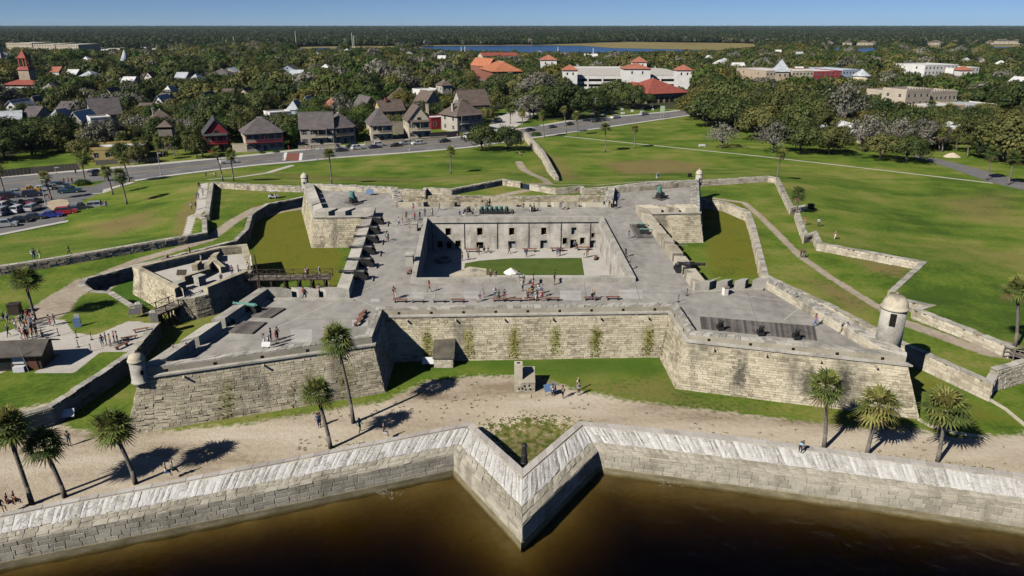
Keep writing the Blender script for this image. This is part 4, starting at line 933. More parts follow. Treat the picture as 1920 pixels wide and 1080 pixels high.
PALMC = [palm_crown(i) for i in range(7)]; PALMS = [palm_crown(10 + i, 30) for i in range(3)]
def palm(base_, top, label, group=None, rad=1.75, r0=.19, small=False, seed=0):
    base_ = Vector(base_); top = Vector(top); rr_ = random.Random(seed + int(base_.x * 13)); t = thing('cabbage_palm', label, 'palm', tuple(base_), 0, group)
    h = top - base_; mid = h * .5 + Vector((-h.x * .12, -h.y * .1, 0)); pts = [Vector((0, 0, -.15)), h * .25 + Vector((-h.x * .12, 0, 0)), mid, h * .75 + Vector((-h.x * .07, 0, 0)), h]
    MB().path(pts, [r0 * 1.25, r0, r0 * .95, r0 * .92, r0 * .95], 9).build('trunk', 'palm_trunk', t, True, org=(0, 0, 0))
    me = (PALMS if small else PALMC)[rr_.randrange(3 if small else 7)]
    c = mkobj('crown', me, t, tuple(h)); k = rad / 1.7; c.scale = (k * rr_.uniform(.95, 1.05), k * rr_.uniform(.95, 1.05), k * rr_.uniform(.9, 1.1)); c.rotation_euler = (rr_.uniform(-.12, .12), rr_.uniform(-.12, .12), rr_.uniform(0, 6.3))
    return t
def palm_px(b, c, rpx, label, group=None, small=False):
    p = onground(*b); top = Vector((xat(c[0], c[1], p.y), p.y, zat(c[1], p.y))); dist = math.hypot(p.y, CH - top.z)
    return palm(p, top, label, group, rpx * .93 / F * dist, .2 if not small else .2, small, int(b[0]))
near = [((60, 945), (14, 808), 46, 'tall leaning palm by the seawall with people sitting at its foot'), ((122, 932), (82, 838), 38, 'short leaning palm on the sand between two taller palms by the seawall'), ((255, 907), (212, 805), 42, 'leaning palm rooted against the seawall cap in front of the bastion corner turret'),
        ((620, 840), (595, 742), 34, 'shorter palm leaning beside a group walking on the sand below the bastion'), ((663, 793), (632, 643), 36, 'tallest slender palm on the sand in front of the bastion shoulder'),
        ((1545, 840), (1549, 728), 37, 'upright palm on the sand in front of the stained watchtower bastion wall'), ((1625, 852), (1647, 765), 44, 'palm leaning outwards between two others below the watchtower bastion'), ((1758, 865), (1773, 768), 46, 'broad bushy palm on the sand beside the bastion foot kerb'),
        ((1903, 650), (1908, 545), 30, 'tall palm on the lawn beside the wooden stairs'), ((66, 600), (47, 528), 31, 'palm beside the brown box and the crowd at the entrance terrace')]
for b, c, r_, lab in near: palm_px(b, c, r_, lab)
lawnp = [((238, 383), (225, 330), 16, 'palm on the sloping lawn edge nearest the tip of the parking kerb'), ((212, 365), (199, 322), 13, 'palm at the curve of the parking entrance kerb'), ((243, 342), (230, 298), 14, 'palm on the lawn corner where the parking drive meets the avenue'), ((97, 375), (83, 333), 13, 'palm on the parking lot island beside the lamp post'),
         ((160, 344), (153, 298), 15, 'palm rising from the round shrub beside the parking drive'), ((8, 360), (-4, 318), 12, 'palm on the verge between avenue and parked cars'), ((418, 340), (405, 287), 13, 'left palm of the pair where the footpath meets the wall'), ((438, 340), (432, 291), 13, 'right palm of the pair where the footpath meets the wall'),
         ((622, 345), (617, 291), 14, 'single palm behind the bastion with the bronze mortar'), ((845, 326), (845, 284), 11, 'single palm in the middle of the lawn facing the gabled houses'), ((1135, 285), (1135, 241), 12, 'palm on the lawn beside the long thin footpath with a taller crown'), ((1190, 278), (1190, 243), 10, 'shorter palm alone on the lawn behind the thin footpath'),
         ((1456, 338), (1464, 291), 12, 'palm at the outer corner of the zigzag wall'), ((1492, 412), (1497, 364), 17, 'dark palm standing in the notch of the zigzag wall'), ((1849, 338), (1862, 287), 15, 'palm on the lawn beside the end of the thin footpath'), ((1890, 347), (1902, 298), 16, 'palm beside the tarmac drive under the thicket'),
         ((1083, 254), (1080, 217), 9, 'palm at the roadside kerb next to the dark car'), ((1062, 250), (1057, 207), 9, 'palm at the avenue kerb with a slim straight trunk'), ((1020, 258), (1017, 215), 9, 'palm by the avenue behind the small fan palm'), ((957, 232), (957, 205), 13, 'palm cluster crown beside the hip roofed house drive'), ((980, 240), (979, 212), 9, 'palm at the driveway mouth on the avenue')]
for b, c, r_, lab in lawnp: palm_px(b, c, r_, lab, None, True)
for k, (b, c) in enumerate([((1345, 235), (1346, 207)), ((1362, 233), (1360, 200)), ((1371, 237), (1372, 196)), ((1379, 240), (1380, 203)), ((1387, 242), (1392, 198)), ((1335, 238), (1334, 212)), ((1397, 240), (1402, 205)), ((1422, 228), (1421, 196))]):
    palm_px(b, c, 9, 'slim palm in the cluster at the edge of the oak grove', 'palms clustered at the oak grove edge', True)
for k, (b, c) in enumerate([((425, 270), (424, 250)), ((455, 275), (455, 258)), ((520, 278), (518, 255)), ((555, 265), (545, 232)), ((380, 292), (378, 268)), ((690, 262), (688, 250)), ((1020, 190), (1018, 170))]):
    palm_px(b, c, 10, 'small palm among the old houses on the far side of the avenue', 'palms between the avenue houses', True)

r = random.Random(77)
for k in range(26):
    u = r.uniform(1745, 1925); b0 = 322 - (1925 - u) * .16; v = r.uniform(b0 - 70, b0 - 8); palm_px((u, v), (u + r.uniform(-2, 5), v - r.uniform(22, 36)), r.uniform(9, 13), 'cabbage palm crowded into the thicket behind the tarmac drive', 'palms in the thicket', True)
for k in range(22):
    u = r.uniform(60, 375); v = r.uniform(262, 300); palm_px((u, v), (u + r.uniform(-4, 1), v - r.uniform(22, 34)), r.uniform(9, 13), 'cabbage palm among the trees beside the avenue and low shop', 'palms along the avenue trees', True)
# ------------------------------------------------------------------ cannons, mortars, platforms
def barrel(mb, L, r, x0, z, mi=0):
    mb.lathe([(.02, -.28 * r / .2), (r * .55, -.22), (r * .4, -.12), (r * 1.12, -.05), (r * 1.15, .05), (r, .12), (r * .92, L * .4), (r * .98, L * .41), (r * .8, L * .43), (r * .62, L * .92), (r * .8, L * .97), (r * .78, L), (r * .4, L), (r * .38, L - .1)], (x0, 0, z), 12, mi, axis='x')
def cannon_proto(metal, L, r, name, wheels=.38):
    t = thing(name, 'x', 'cannon', (0, -500, 0)); b = MB(); barrel(b, L, r, -.5, .95); b.build('barrel', metal, t, True, org=(0, 0, 0))
    for s in (-1, 1):
        MB().prism([(-.75, s * .32 - .06), (.95, s * .30 - .06), (.95, s * .30 + .06), (-.75, s * .32 + .06)], .25, [.55, 1.0, 1.0, .55]).box((.2, s * .31, .6), (1.3, .12, .5)).build('carriage_cheek', 'iron', t, org=(0, 0, 0))
        for x in (-.5, .65):
            MB().tube((x, s * .40, wheels), (x, s * .52, wheels), wheels, n=12).build('wheel', 'iron', t, org=(0, 0, 0))
    MB().box((.1, 0, .35), (1.7, .6, .14)).tube((-.5, -.5, wheels), (-.5, .5, wheels), .06).tube((.65, -.5, wheels), (.65, .5, wheels), .06).build('bed', 'iron', t, org=(0, 0, 0))
    return t
C_IRON = cannon_proto('iron', 3.1, .27, 'iron_cannon'); C_BIG = cannon_proto('bronze', 3.3, .26, 'bronze_cannon'); C_SM = cannon_proto('bronze', 2.3, .17, 'bronze_cannon')
def mortar_proto(metal='bronze'):
    t = thing('bronze_mortar' if metal == 'bronze' else 'iron_mortar', 'x', 'mortar', (0, -500, 0)); b = MB().lathe([(.05, -.2), (.26, -.15), (.3, 0), (.27, .35), (.34, .42), (.30, .8), (.36, .98), (.34, 1.05), (.22, 1.05), (.2, .5)], (0, 0, 0), 14)
    a = R(50); b.v = [(x, y * math.cos(a * .6) - z * -math.sin(a * .6) * 0 + z * .35, z * .92 + .42) for x, y, z in b.v]
    b.build('barrel', metal, t, True, org=(0, 0, 0)); MB().box((0, 0, .2), (.85, 1.0, .3)).box((-.35, 0, .5), (.14, .7, .4)).box((.35, 0, .5), (.14, .7, .4)).build('bed', 'iron', t, org=(0, 0, 0)); return t
M_BR = mortar_proto(); M_IR = mortar_proto('iron')
def platform(label, quad, h, n=12, z=ZT, matn='platform_wood', along=0):
    q = [Vector(p[:2]) for p in quad]; t = thing('gun_platform', label, 'platform', (q[0].x, q[0].y, z))
    for i in range(n):
        a, b = i / n, (i + 1) / n - .03 / n
        if along: w = [q[0].lerp(q[3], a), q[1].lerp(q[2], a), q[1].lerp(q[2], b), q[0].lerp(q[3], b)]
        else: w = [q[0].lerp(q[1], a), q[0].lerp(q[1], b), q[3].lerp(q[2], b), q[3].lerp(q[2], a)]
        MB().prism(w, z + .002, z + h + random.uniform(-.01, .01), tone=random.random()).build('plank', matn, t)
    return t
def put(proto, p, rz, label, group=None, s=1.0):
    return copy_tree(proto, tuple(p), rz, s, label, group)
ords = ['first', 'second', 'third', 'fourth', 'fifth', 'sixth']
mat('slab', [(.30, .29, .27), (.40, .385, .355)], s=.6, s2=4)
for k, (u, v, pu0, pu1) in enumerate([(700, 419, 697, 729), (693, 437, 690, 725), (690, 454, 688, 719), (683, 475, 680, 715), (680, 498, 676, 708), (668, 522, 665, 701)]):
    a, b, c, d = P(pu0 - 6, v + 6, ZT), P(pu1 - 2, v + 6, ZT), P(pu1, v - 4, ZT), P(pu0 - 4, v - 4, ZT)
    tag(MB().prism([(x.x, x.y) for x in (a, b, c, d)], ZT + .002, ZT + .22).build('gun_slab', 'slab'), 'low grey stone slab under the %s iron cannon from the deep flooded moat bastion' % ords[k], 'slab')
    p = P(u + 9, v + 1, ZT + .22); put(C_IRON, p, math.pi, 'black iron cannon on the row facing the moat footbridge, %s from the mortar bastion' % ords[k], None, 1.25)
platform('wooden gun platform under the large green bronze cannon', [P(462, 594, ZT), P(508, 597, ZT), P(536, 580, ZT), P(487, 578, ZT)], .2); p = P(474, 584, ZT + .2); put(C_BIG, p, math.pi - .25, 'large green bronze cannon on black carriage aimed over the entrance bridge')
platform('wooden gun platform under the small green bronze cannon', [P(418, 624, ZT), P(474, 627, ZT), P(500, 606, ZT), P(446, 604, ZT)], .2); p = P(427, 610, ZT + .02); put(C_SM, p, math.pi - .35, 'small green bronze cannon beside the banquette steps')
platform('long dark timber mortar platform along the watchtower bastion parapet', [P(1315, 617, ZT), P(1532, 639, ZT), P(1527, 612, ZT), P(1312, 594, ZT)], .07, 44)
for k, (u, v, lab) in enumerate(((1350, 617, 'nearest the curtain corner'), (1425, 627, 'in the middle of the platform'), (1492, 634, 'nearest the watchtower'))):
    p = P(u, v, ZT + .15); put(M_IR, p, math.pi, 'black iron gun on the long timber platform, ' + lab, None, .9)
platform('square dark platform under two green bronze guns on the lawn side', [P(1192, 447, ZT), P(1226, 447, ZT), P(1213, 422, ZT), P(1180, 422, ZT)], .2, 9); put(C_SM, P(1200, 427, ZT + .2), -.2, 'small green bronze cannon at the back of the two gun platform', None, .8); put(C_SM, P(1207, 438, ZT + .2), -.2, 'small green bronze cannon at the front of the two gun platform', None, .9)
tag(MB().prism([(x.x, x.y) for x in (P(1248, 516, ZT), P(1305, 516, ZT), P(1300, 504, ZT), P(1240, 504, ZT))], ZT + .002, ZT + .22).build('gun_slab', 'slab'), 'low stone slab under the lone iron cannon facing the lawn', 'slab'); put(C_IRON, P(1278, 510, ZT + .22), 0, 'lone black iron cannon aimed over the dry moat on the lawn side', None, 1.35)
for lab, u, v, dx in (('beside the interpretive sign on the moat side bastion', 663, 381, 19), ('on the bastion beside the open lawn', 1238, 372, 17)):
    c = P(u, v, ZT); a = [P(u - dx, v, ZT), P(u + 2, v + 5, ZT), P(u + dx, v, ZT), P(u - 2, v - 5, ZT)]
    platform('diamond timber pad of the bronze mortar ' + lab, a, .14, 8); put(M_BR, (c.x, c.y, ZT + .15), .6, 'green bronze mortar ' + lab, None, 1.7)
platform('long low platform carrying a row of green bronze guns behind the courtyard', [P(898, 402, ZT), P(962, 402, ZT), P(962, 394, ZT), P(898, 394, ZT)], .22, 20)
for k, u in enumerate((904, 913, 922, 931, 940, 950)): put(M_BR, P(u, 399, ZT + .24), math.pi, 'green bronze gun in the row on the low platform behind the courtyard', 'bronze guns in a row', 1.05)
for lab, u, v in (('among seated visitors', 876, 397), ('beside the end of the bronze gun row', 998, 396)): put(C_SM, P(u, v, ZT), 1.2, 'field gun with bronze barrel ' + lab, None, .85)

# ------------------------------------------------------------------ benches, signs, stanchions, umbrella
def bench_proto(L=2.0):
    t = thing('bench', 'x', 'bench', (0, -500, 0))
    for k in range(3): MB().box((0, -.16 + .16 * k, .45), (L, .145, .06)).build('slat', 'bench_wood', t, org=(0, 0, 0))
    for s in (-1, 1): MB().box((s * L * .36, 0, .21), (.12, .44, .42)).build('leg', 'iron', t, org=(0, 0, 0))
    return t
BEN = bench_proto(); mat('bench_grey', [(.25, .24, .22), (.33, .31, .29)], s=1, s2=8)
for k, (u, v, c) in enumerate([(751, 567, 1), (784, 567, 0), (824, 567, 0), (859, 567, 1), (936, 565, 1), (966, 565, 1), (996, 564, 1), (1036, 564, 1), (1108, 563, 1), (1149, 562, 1)]):
    b = put(BEN, P(u, v, ZT), 0, ('reddish' if c else 'weathered grey') + ' wooden bench along the seaward parapet', 'benches along the seaward parapet', 1.0)
    if not c: paint(b, bench_wood='bench_grey')
for k, (u, v) in enumerate([(821, 528), (865, 527), (958, 525), (1037, 525), (1088, 524), (1137, 523)]):
    b = put(BEN, P(u, v, ZT), 0, 'bench backing onto the near courtyard parapet', 'benches backing onto the courtyard parapet', 1.0); paint(b, bench_wood='bench_grey')
for k, (u, v, lab) in enumerate([(681, 591, 'nearest the curtain corner'), (677, 599, 'middle of the three'), (672, 608, 'farthest from the curtain corner')]): put(BEN, P(u, v, ZT), R(74), 'red wooden bench along the bastion flank, ' + lab, None, .95)
put(BEN, P(768, 512, ZT), R(80), 'single red bench beside the courtyard vent stack', None, .9); put(BEN, P(1342, 534, ZT), 0, 'red bench against the battlements near the white pedestal', None, 1.0)
for k, (u, v) in enumerate([(885, 473), (993, 472), (1045, 471), (1093, 469), (1117, 486)]): put(BEN, P(u, v, ZY), 0 if k < 4 else 1.3, 'wooden bench along the courtyard wall' if k < 4 else 'wooden bench standing alone at the sunny courtyard corner', 'benches along the courtyard wall' if k < 4 else None, 1.4 if k < 4 else 1)
for k, (u, v, a) in enumerate([(265, 622, .5), (243, 637, .5), (229, 652, 1.2)]): put(BEN, P(u, v, ZC), a, 'wooden bench on the entrance terrace ' + ['nearest the trestle bridge', 'between two other benches', 'beside the five standing visitors'][k], None, 1.0)
def panel_sign(p, rz, w, label, matn='sign_white', h=.85):
    t = thing('info_sign', label, 'sign', tuple(p), rz)
    b = MB().box((0, 0, 0), (w, .05, w * .62)); a = R(-40); b.v = [(x, y * math.cos(a) - z * math.sin(a), y * math.sin(a) + z * math.cos(a) + h) for x, y, z in b.v]; b.build('panel', matn, t, org=(0, 0, 0))
    for s in (-1, 1): MB().box((s * w * .38, .05, h / 2 - .05), (.07, .07, h)).build('leg', 'metal_grey', t, org=(0, 0, 0))
panel_sign(P(694, 366, ZT), 0, 1.7, 'low interpretive panel by the wall of the mortar bastion', 'sign_blue'); panel_sign(P(500, 658, ZT), 0, 1.0, 'white interpretive panel being read on the seaward bastion'); panel_sign(P(128, 787, 0), .3, 1.5, 'white interpretive panel on the sand below the terrace wall')
panel_sign(P(1031, 742, 0), .3, 1.5, 'dark interpretive panel beside the shot furnace', 'sign_blue', 1.1); panel_sign(P(803, 687, 0), 0, 1.5, 'pale panel in the shade beside the stone hut'); panel_sign(P(342, 520, ZR), 0, 1.6, 'interpretive panel rail inside the ravelin', 'wood_dark')
panel_sign(P(1483, 563, ZT), 2.4, 1.4, 'white panel at the foot of the thick lawn side parapet'); panel_sign(P(254, 596, ZC), .2, 1.5, 'dark framed notice board beside the bridge gate post', 'iron', 1.0)
p = P(146, 612, ZC); t = thing('a_frame_sign', 'white and blue folding sign board beside the queue barrier', 'sign', tuple(p), .4)
for s, mm in ((-1, 'sign_blue'), (1, 'sign_white')):
    b = MB().box((0, s * .02, .65), (.9, .05, 1.3)); b.v = [(x, y + s * (.32 - z * .24), z) for x, y, z in b.v]; b.build('board', mm, t, org=(0, 0, 0))
MB().box((.1, .1, 1.6), (.6, .06, .5)).box((.1, .1, 1.3), (.06, .06, .4)).build('top_board', 'sign_white', t, org=(0, 0, 0))
for k, (u, v) in enumerate([(110, 629), (144, 633), (172, 637), (147, 651), (171, 659), (1288, 554), (1305, 544), (1272, 566)]):
    z = ZC if k < 5 else ZT; p = P(u, v, z); t = thing('stanchion', 'black rope barrier post on the ' + ('entrance terrace queue line' if k < 5 else 'gun deck before the watchtower bastion'), 'post', tuple(p), 0, 'queue barrier posts' if k < 5 else 'gun deck barrier posts')
    MB().lathe([(.22, 0), (.22, .05), (.05, .08), (.045, 1.0), (.08, 1.02), (.06, 1.1)], (0, 0, 0), 10).build('post', 'iron', t, True, org=(0, 0, 0))
    MB().lathe([(.23, .0), (.23, .03)], (0, 0, 0), 10).build('foot', 'iron', t, org=(0, 0, 0))
p = P(1359, 553, ZT); t = thing('pedestal', 'white stone pedestal with grey cap near the battlements', 'pedestal', tuple(p)); MB().box((0, 0, .6), (.65, .65, 1.2), .3).build('shaft', 'cloth_white', t, org=(0, 0, 0)); MB().box((0, 0, 1.24), (.8, .8, .12), .3).build('cap', 'coquina_pale', t, org=(0, 0, 0))
yu = cn.y + 2.6; zu = zat(506, yu) - 5.2; p = Vector((xat(958, 506, yu), yu, zu)); t = thing('market_umbrella', 'cream parasol open in the courtyard', 'umbrella', tuple(p))
MB().tube((0, 0, ZY - zu), (0, 0, 5.4), .05).build('pole', 'wood_grey', t, org=(0, 0, 0)); um = MB(); n8 = 8
for i in range(n8):
    a, b = 2 * math.pi * i / n8, 2 * math.pi * (i + 1) / n8; um.add([(0, 0, 5.55), (1.12 * math.cos(a), 1.12 * math.sin(a), 4.85), (1.12 * math.cos(b), 1.12 * math.sin(b), 4.85), (1.12 * math.cos(b), 1.12 * math.sin(b), 4.7), (1.12 * math.cos(a), 1.12 * math.sin(a), 4.7)], [(0, 1, 2), (1, 4, 3, 2)])
um.build('canopy', 'cloth_white', t, org=(0, 0, 0)); MB().lathe([(.35, 0), (.35, .1), (.08, .14)], (0, 0, ZY - zu), 12).build('base', 'iron', t, True, org=(0, 0, 0))
p = P(492, 556, ZT); t = thing('flagpole_stub', 'dark timber flagpole standing beside the banquette', 'pole', tuple(p)); MB().tube((0, 0, 0), (-.4, 0, 6.2), .14, .09).build('pole', 'wood_dark', t, org=(0, 0, 0)); MB().box((0, 0, .35), (.7, .5, .7)).build('base', 'wood_dark', t, org=(0, 0, 0))
p = P(473, 509, ZR); t = thing('white_flag', 'white furled flag on a staff at the footbridge end', 'flag', tuple(p)); MB().tube((0, 0, 0), (0, 0, 3.0), .04).build('staff', 'wood_dark', t, org=(0, 0, 0)); MB().lathe([(.03, 1.0), (.22, 1.15), (.16, 1.7), (.2, 2.2), (.08, 2.9)], (0.1, 0, 0), 7).build('cloth', 'cloth_white', t, org=(0, 0, 0))
# wooden stairs at the far end of the path
pA, pB = P(1885, 668, ZC), P(1950, 690, ZC); t = thing('wooden_stairs', 'weathered wooden steps with railings over the wall end beside the palm', 'stairs', tuple(pA))
d_ = (pB - pA).normalized(); nn = Vector((d_.y, -d_.x, 0)); a = math.atan2(d_.y, d_.x)
for k in range(12): c = pA + d_ * (.3 * k); MB().box((c.x, c.y, ZC + .2 + (.14 * min(k, 4))), (.28, 1.6, .06), a).build('tread', 'wood_grey', t)
for s in (-1, 1):
    for k in (0, 4, 8, 11): c = pA + d_ * (.3 * k) + nn * s * .8; MB().box((c.x, c.y, ZC + .8), (.12, .12, 1.8), a).build('post', 'wood_grey', t)
    for h in (1.0, 1.5): MB().tube(pA + nn * s * .8 + Vector((0, 0, h)), pA + d_ * 3.4 + nn * s * .8 + Vector((0, 0, h + .3)), .05).build('rail', 'wood_grey', t)
# ticket booth
mat('shingle_brown', [(.055, .048, .042), (.09, .08, .07), (.12, .108, .095)], s=.9, s2=6, bump=.4)
a0, a1 = P(8, 696, ZC), P(80, 692, ZC); L = (a1 - a0).length; rz = math.atan2(a1.y - a0.y, a1.x - a0.x)
t = thing('ticket_booth', 'brown ticket booth with shingled gable roof on the entrance terrace', 'booth', tuple(a0), rz); flat('booth_brown', (.05, .036, .028)); flat('door_brown', (.13, .055, .035))
MB().span(-3, L, 0, 3.4, 0, 2.3).build('wall', 'booth_brown', t, org=(0, 0, 0))
for k in range(2):
    y0, y1, z0, z1 = ((-.7, 1.7, 2.05, 3.2), (4.1, 1.7, 2.05, 3.2))[k]
    MB().add([(-3.4, y0, z0), (L + .7, y0, z0), (L + .7, y1, z1), (-3.4, y1, z1), (-3.4, y0, z0 + .14), (L + .7, y0, z0 + .14), (L + .7, y1, z1 + .14), (-3.4, y1, z1 + .14)], [(4, 5, 6, 7), (0, 3, 2, 1), (0, 1, 5, 4), (1, 2, 6, 5), (3, 0, 4, 7)]).build('roof', 'shingle_brown', t, org=(0, 0, 0))
MB().prism([(-3, 0), (L, 0), (L, 3.4), (-3, 3.4)], 2.3, 2.35).build('ceiling', 'booth_brown', t, org=(0, 0, 0))
MB().span(L - 1.4, L - .4, -.04, .0, .05, 2.0).build('door', 'door_brown', t, org=(0, 0, 0)); MB().span(L - 3.2, L - 1.9, -.05, 0, .9, 1.95).build('window', 'sign_white', t, org=(0, 0, 0)); MB().span(L - 6.6, L - 3.6, -.04, 0, .3, 1.9).build('service_hatch', 'glass_dark', t, org=(0, 0, 0))
MB().span(L - 3.0, L - 1.7, -.75, -.1, 0.05, .75).build('air_conditioner', 'sign_white', t, org=(0, 0, 0)); MB().tube((L - 1.2, -.75, 0), (L - 1.6, -.75, 3.4), .04).build('downpipe', 'metal_grey', t, org=(0, 0, 0))
for u, v, sz, lab, mm in ((30, 588, 1.5, 'brown wooden bin enclosure beside the crowd on the entrance terrace', 'booth_brown'), (1520, 392, 1.1, 'black litter bin on the lawn behind the zigzag wall notch', 'black'), (1293, 332, .9, 'black litter bin on the lawn behind the far bastion', 'black')):
    p = onground(u, v); t = thing('litter_bin', lab, 'bin', tuple(p)); MB().box((0, 0, sz * .5), (sz, sz * .8, sz), .2).build('body', mm, t, org=(0, 0, 0)); MB().box((0, 0, sz * 1.04), (sz * 1.1, sz * .9, .1), .2).build('lid', mm, t, org=(0, 0, 0))
p = onground(122, 628 + 8); 
# wall vines
leafmat('vine_leaf', [(.09, .11, .016), (.20, .20, .03), (.32, .30, .06)])
def vine(i, s, w, h, z0, dens, label):
    j = (i + 1) % NF; r = random.Random(int(s * 1000) + i); mb = MB(); L = (FT[j] - FT[i]).length; d = (FT[j] - FT[i]).normalized(); nn = Vector((d.y, -d.x))
    for k in range(dens):
        z = z0 + h * r.random() ** 1.2; x = r.gauss(0, w * (.25 + .25 * (1 - (z - z0) / h))); f = (z + .0) / ZCOR
        b = FB[i].lerp(FB[j], s).lerp(FM[i].lerp(FM[j], s), f) + d * x + nn * r.uniform(.06, .2); sz = r.uniform(.035, .085); a1 = Vector((r.uniform(-1, 1), r.uniform(-1, 1), r.uniform(-1, 1))).normalized() * sz; a2 = Vector((d.x, d.y, r.uniform(-.6, .6))) * sz
        c = Vector((b.x, b.y, z)); mb.add([c - a1 - a2, c + a2 - a1, c + a1 + a2, c + a1 - a2], [(0, 1, 2, 3)], 0, r.random())
    tag(mb.build('wall_vine', 'vine_leaf'), label, 'vine', 'plants growing down the fort wall')
for k, s in enumerate((.135, .285, .45, .60, .75, .945)): vine(2, s, 1.0, 3.6, .3, 190 if k in (0, 2, 4, 5) else 90, 'yellow green plant growth trailing down the curtain wall between the bastions')
for s, dn in ((.36, 80), (.62, 50), (.83, 90)): vine(0, s, .9, 3.5, .2, dn, 'sparse yellow green plants on the bastion wall behind the palms')
vine(3, .08, .5, 4.5, .5, 140, 'green plants in the sunlit corner of curtain and bastion')

p = onground(1784, 294); sh_ = MB(); n_ = 14; r = random.Random(4)
for k in range(3):
    for i in range(n_): a = 2 * math.pi * i / n_; q = (2.1, 1.2, .3)[k] * r.uniform(.85, 1.15); sh_.v.append((p.x + q * math.cos(a) * 1.5, p.y + q * math.sin(a), p.z + (-.1, .7, 1.3)[k] * r.uniform(.9, 1.1))); sh_.t.append(.5)
for k in range(2):
    for i in range(n_): sh_.f.append((k * n_ + i, k * n_ + (i + 1) % n_, (k + 1) * n_ + (i + 1) % n_, (k + 1) * n_ + i)); sh_.m.append(0)
sh_.f.append(tuple(2 * n_ + i for i in range(n_))); sh_.m.append(0); mat('pile_sand', [(.48, .40, .29), (.58, .50, .38)], s=1, s2=5); tag(sh_.build('sand_pile', 'pile_sand'), 'heap of pale sand beside the tarmac drive', 'sand pile')
# ------------------------------------------------------------------ people
flat('skin', (.40, .26, .19), .6, v=.05); flat('shoes', (.06, .055, .05)); flat('eye_dark', (.02, .015, .012))
CL = dict(white=(.75, .75, .73), black=(.016, .016, .018), red=(.50, .035, .04), navy=(.02, .03, .085), blue=(.06, .14, .36), light_blue=(.30, .46, .62), teal=(.03, .33, .36), green=(.03, .14, .08), grey=(.20, .20, .21), pink=(.60, .22, .26), tan=(.34, .25, .16), yellow=(.55, .36, .05), orange=(.55, .17, .05), purple=(.14, .06, .20), maroon=(.17, .03, .045), khaki=(.26, .22, .15), denim=(.06, .10, .18))
for k, c in CL.items(): flat('cloth_' + k if k != 'white' else 'cloth_bright', c, .85, .15, v=.06)
CM = lambda k: 'cloth_bright' if k == 'white' else 'cloth_' + k
for k, c in dict(hair_brown=(.05, .03, .018), hair_black=(.012, .01, .009), hair_blond=(.33, .24, .12), hair_grey=(.34, .33, .32)).items(): flat(k, c, .8)
flat('shirt', (.5, .5, .5)); flat('trousers', (.1, .1, .1)); flat('hair', (.05, .03, .02))
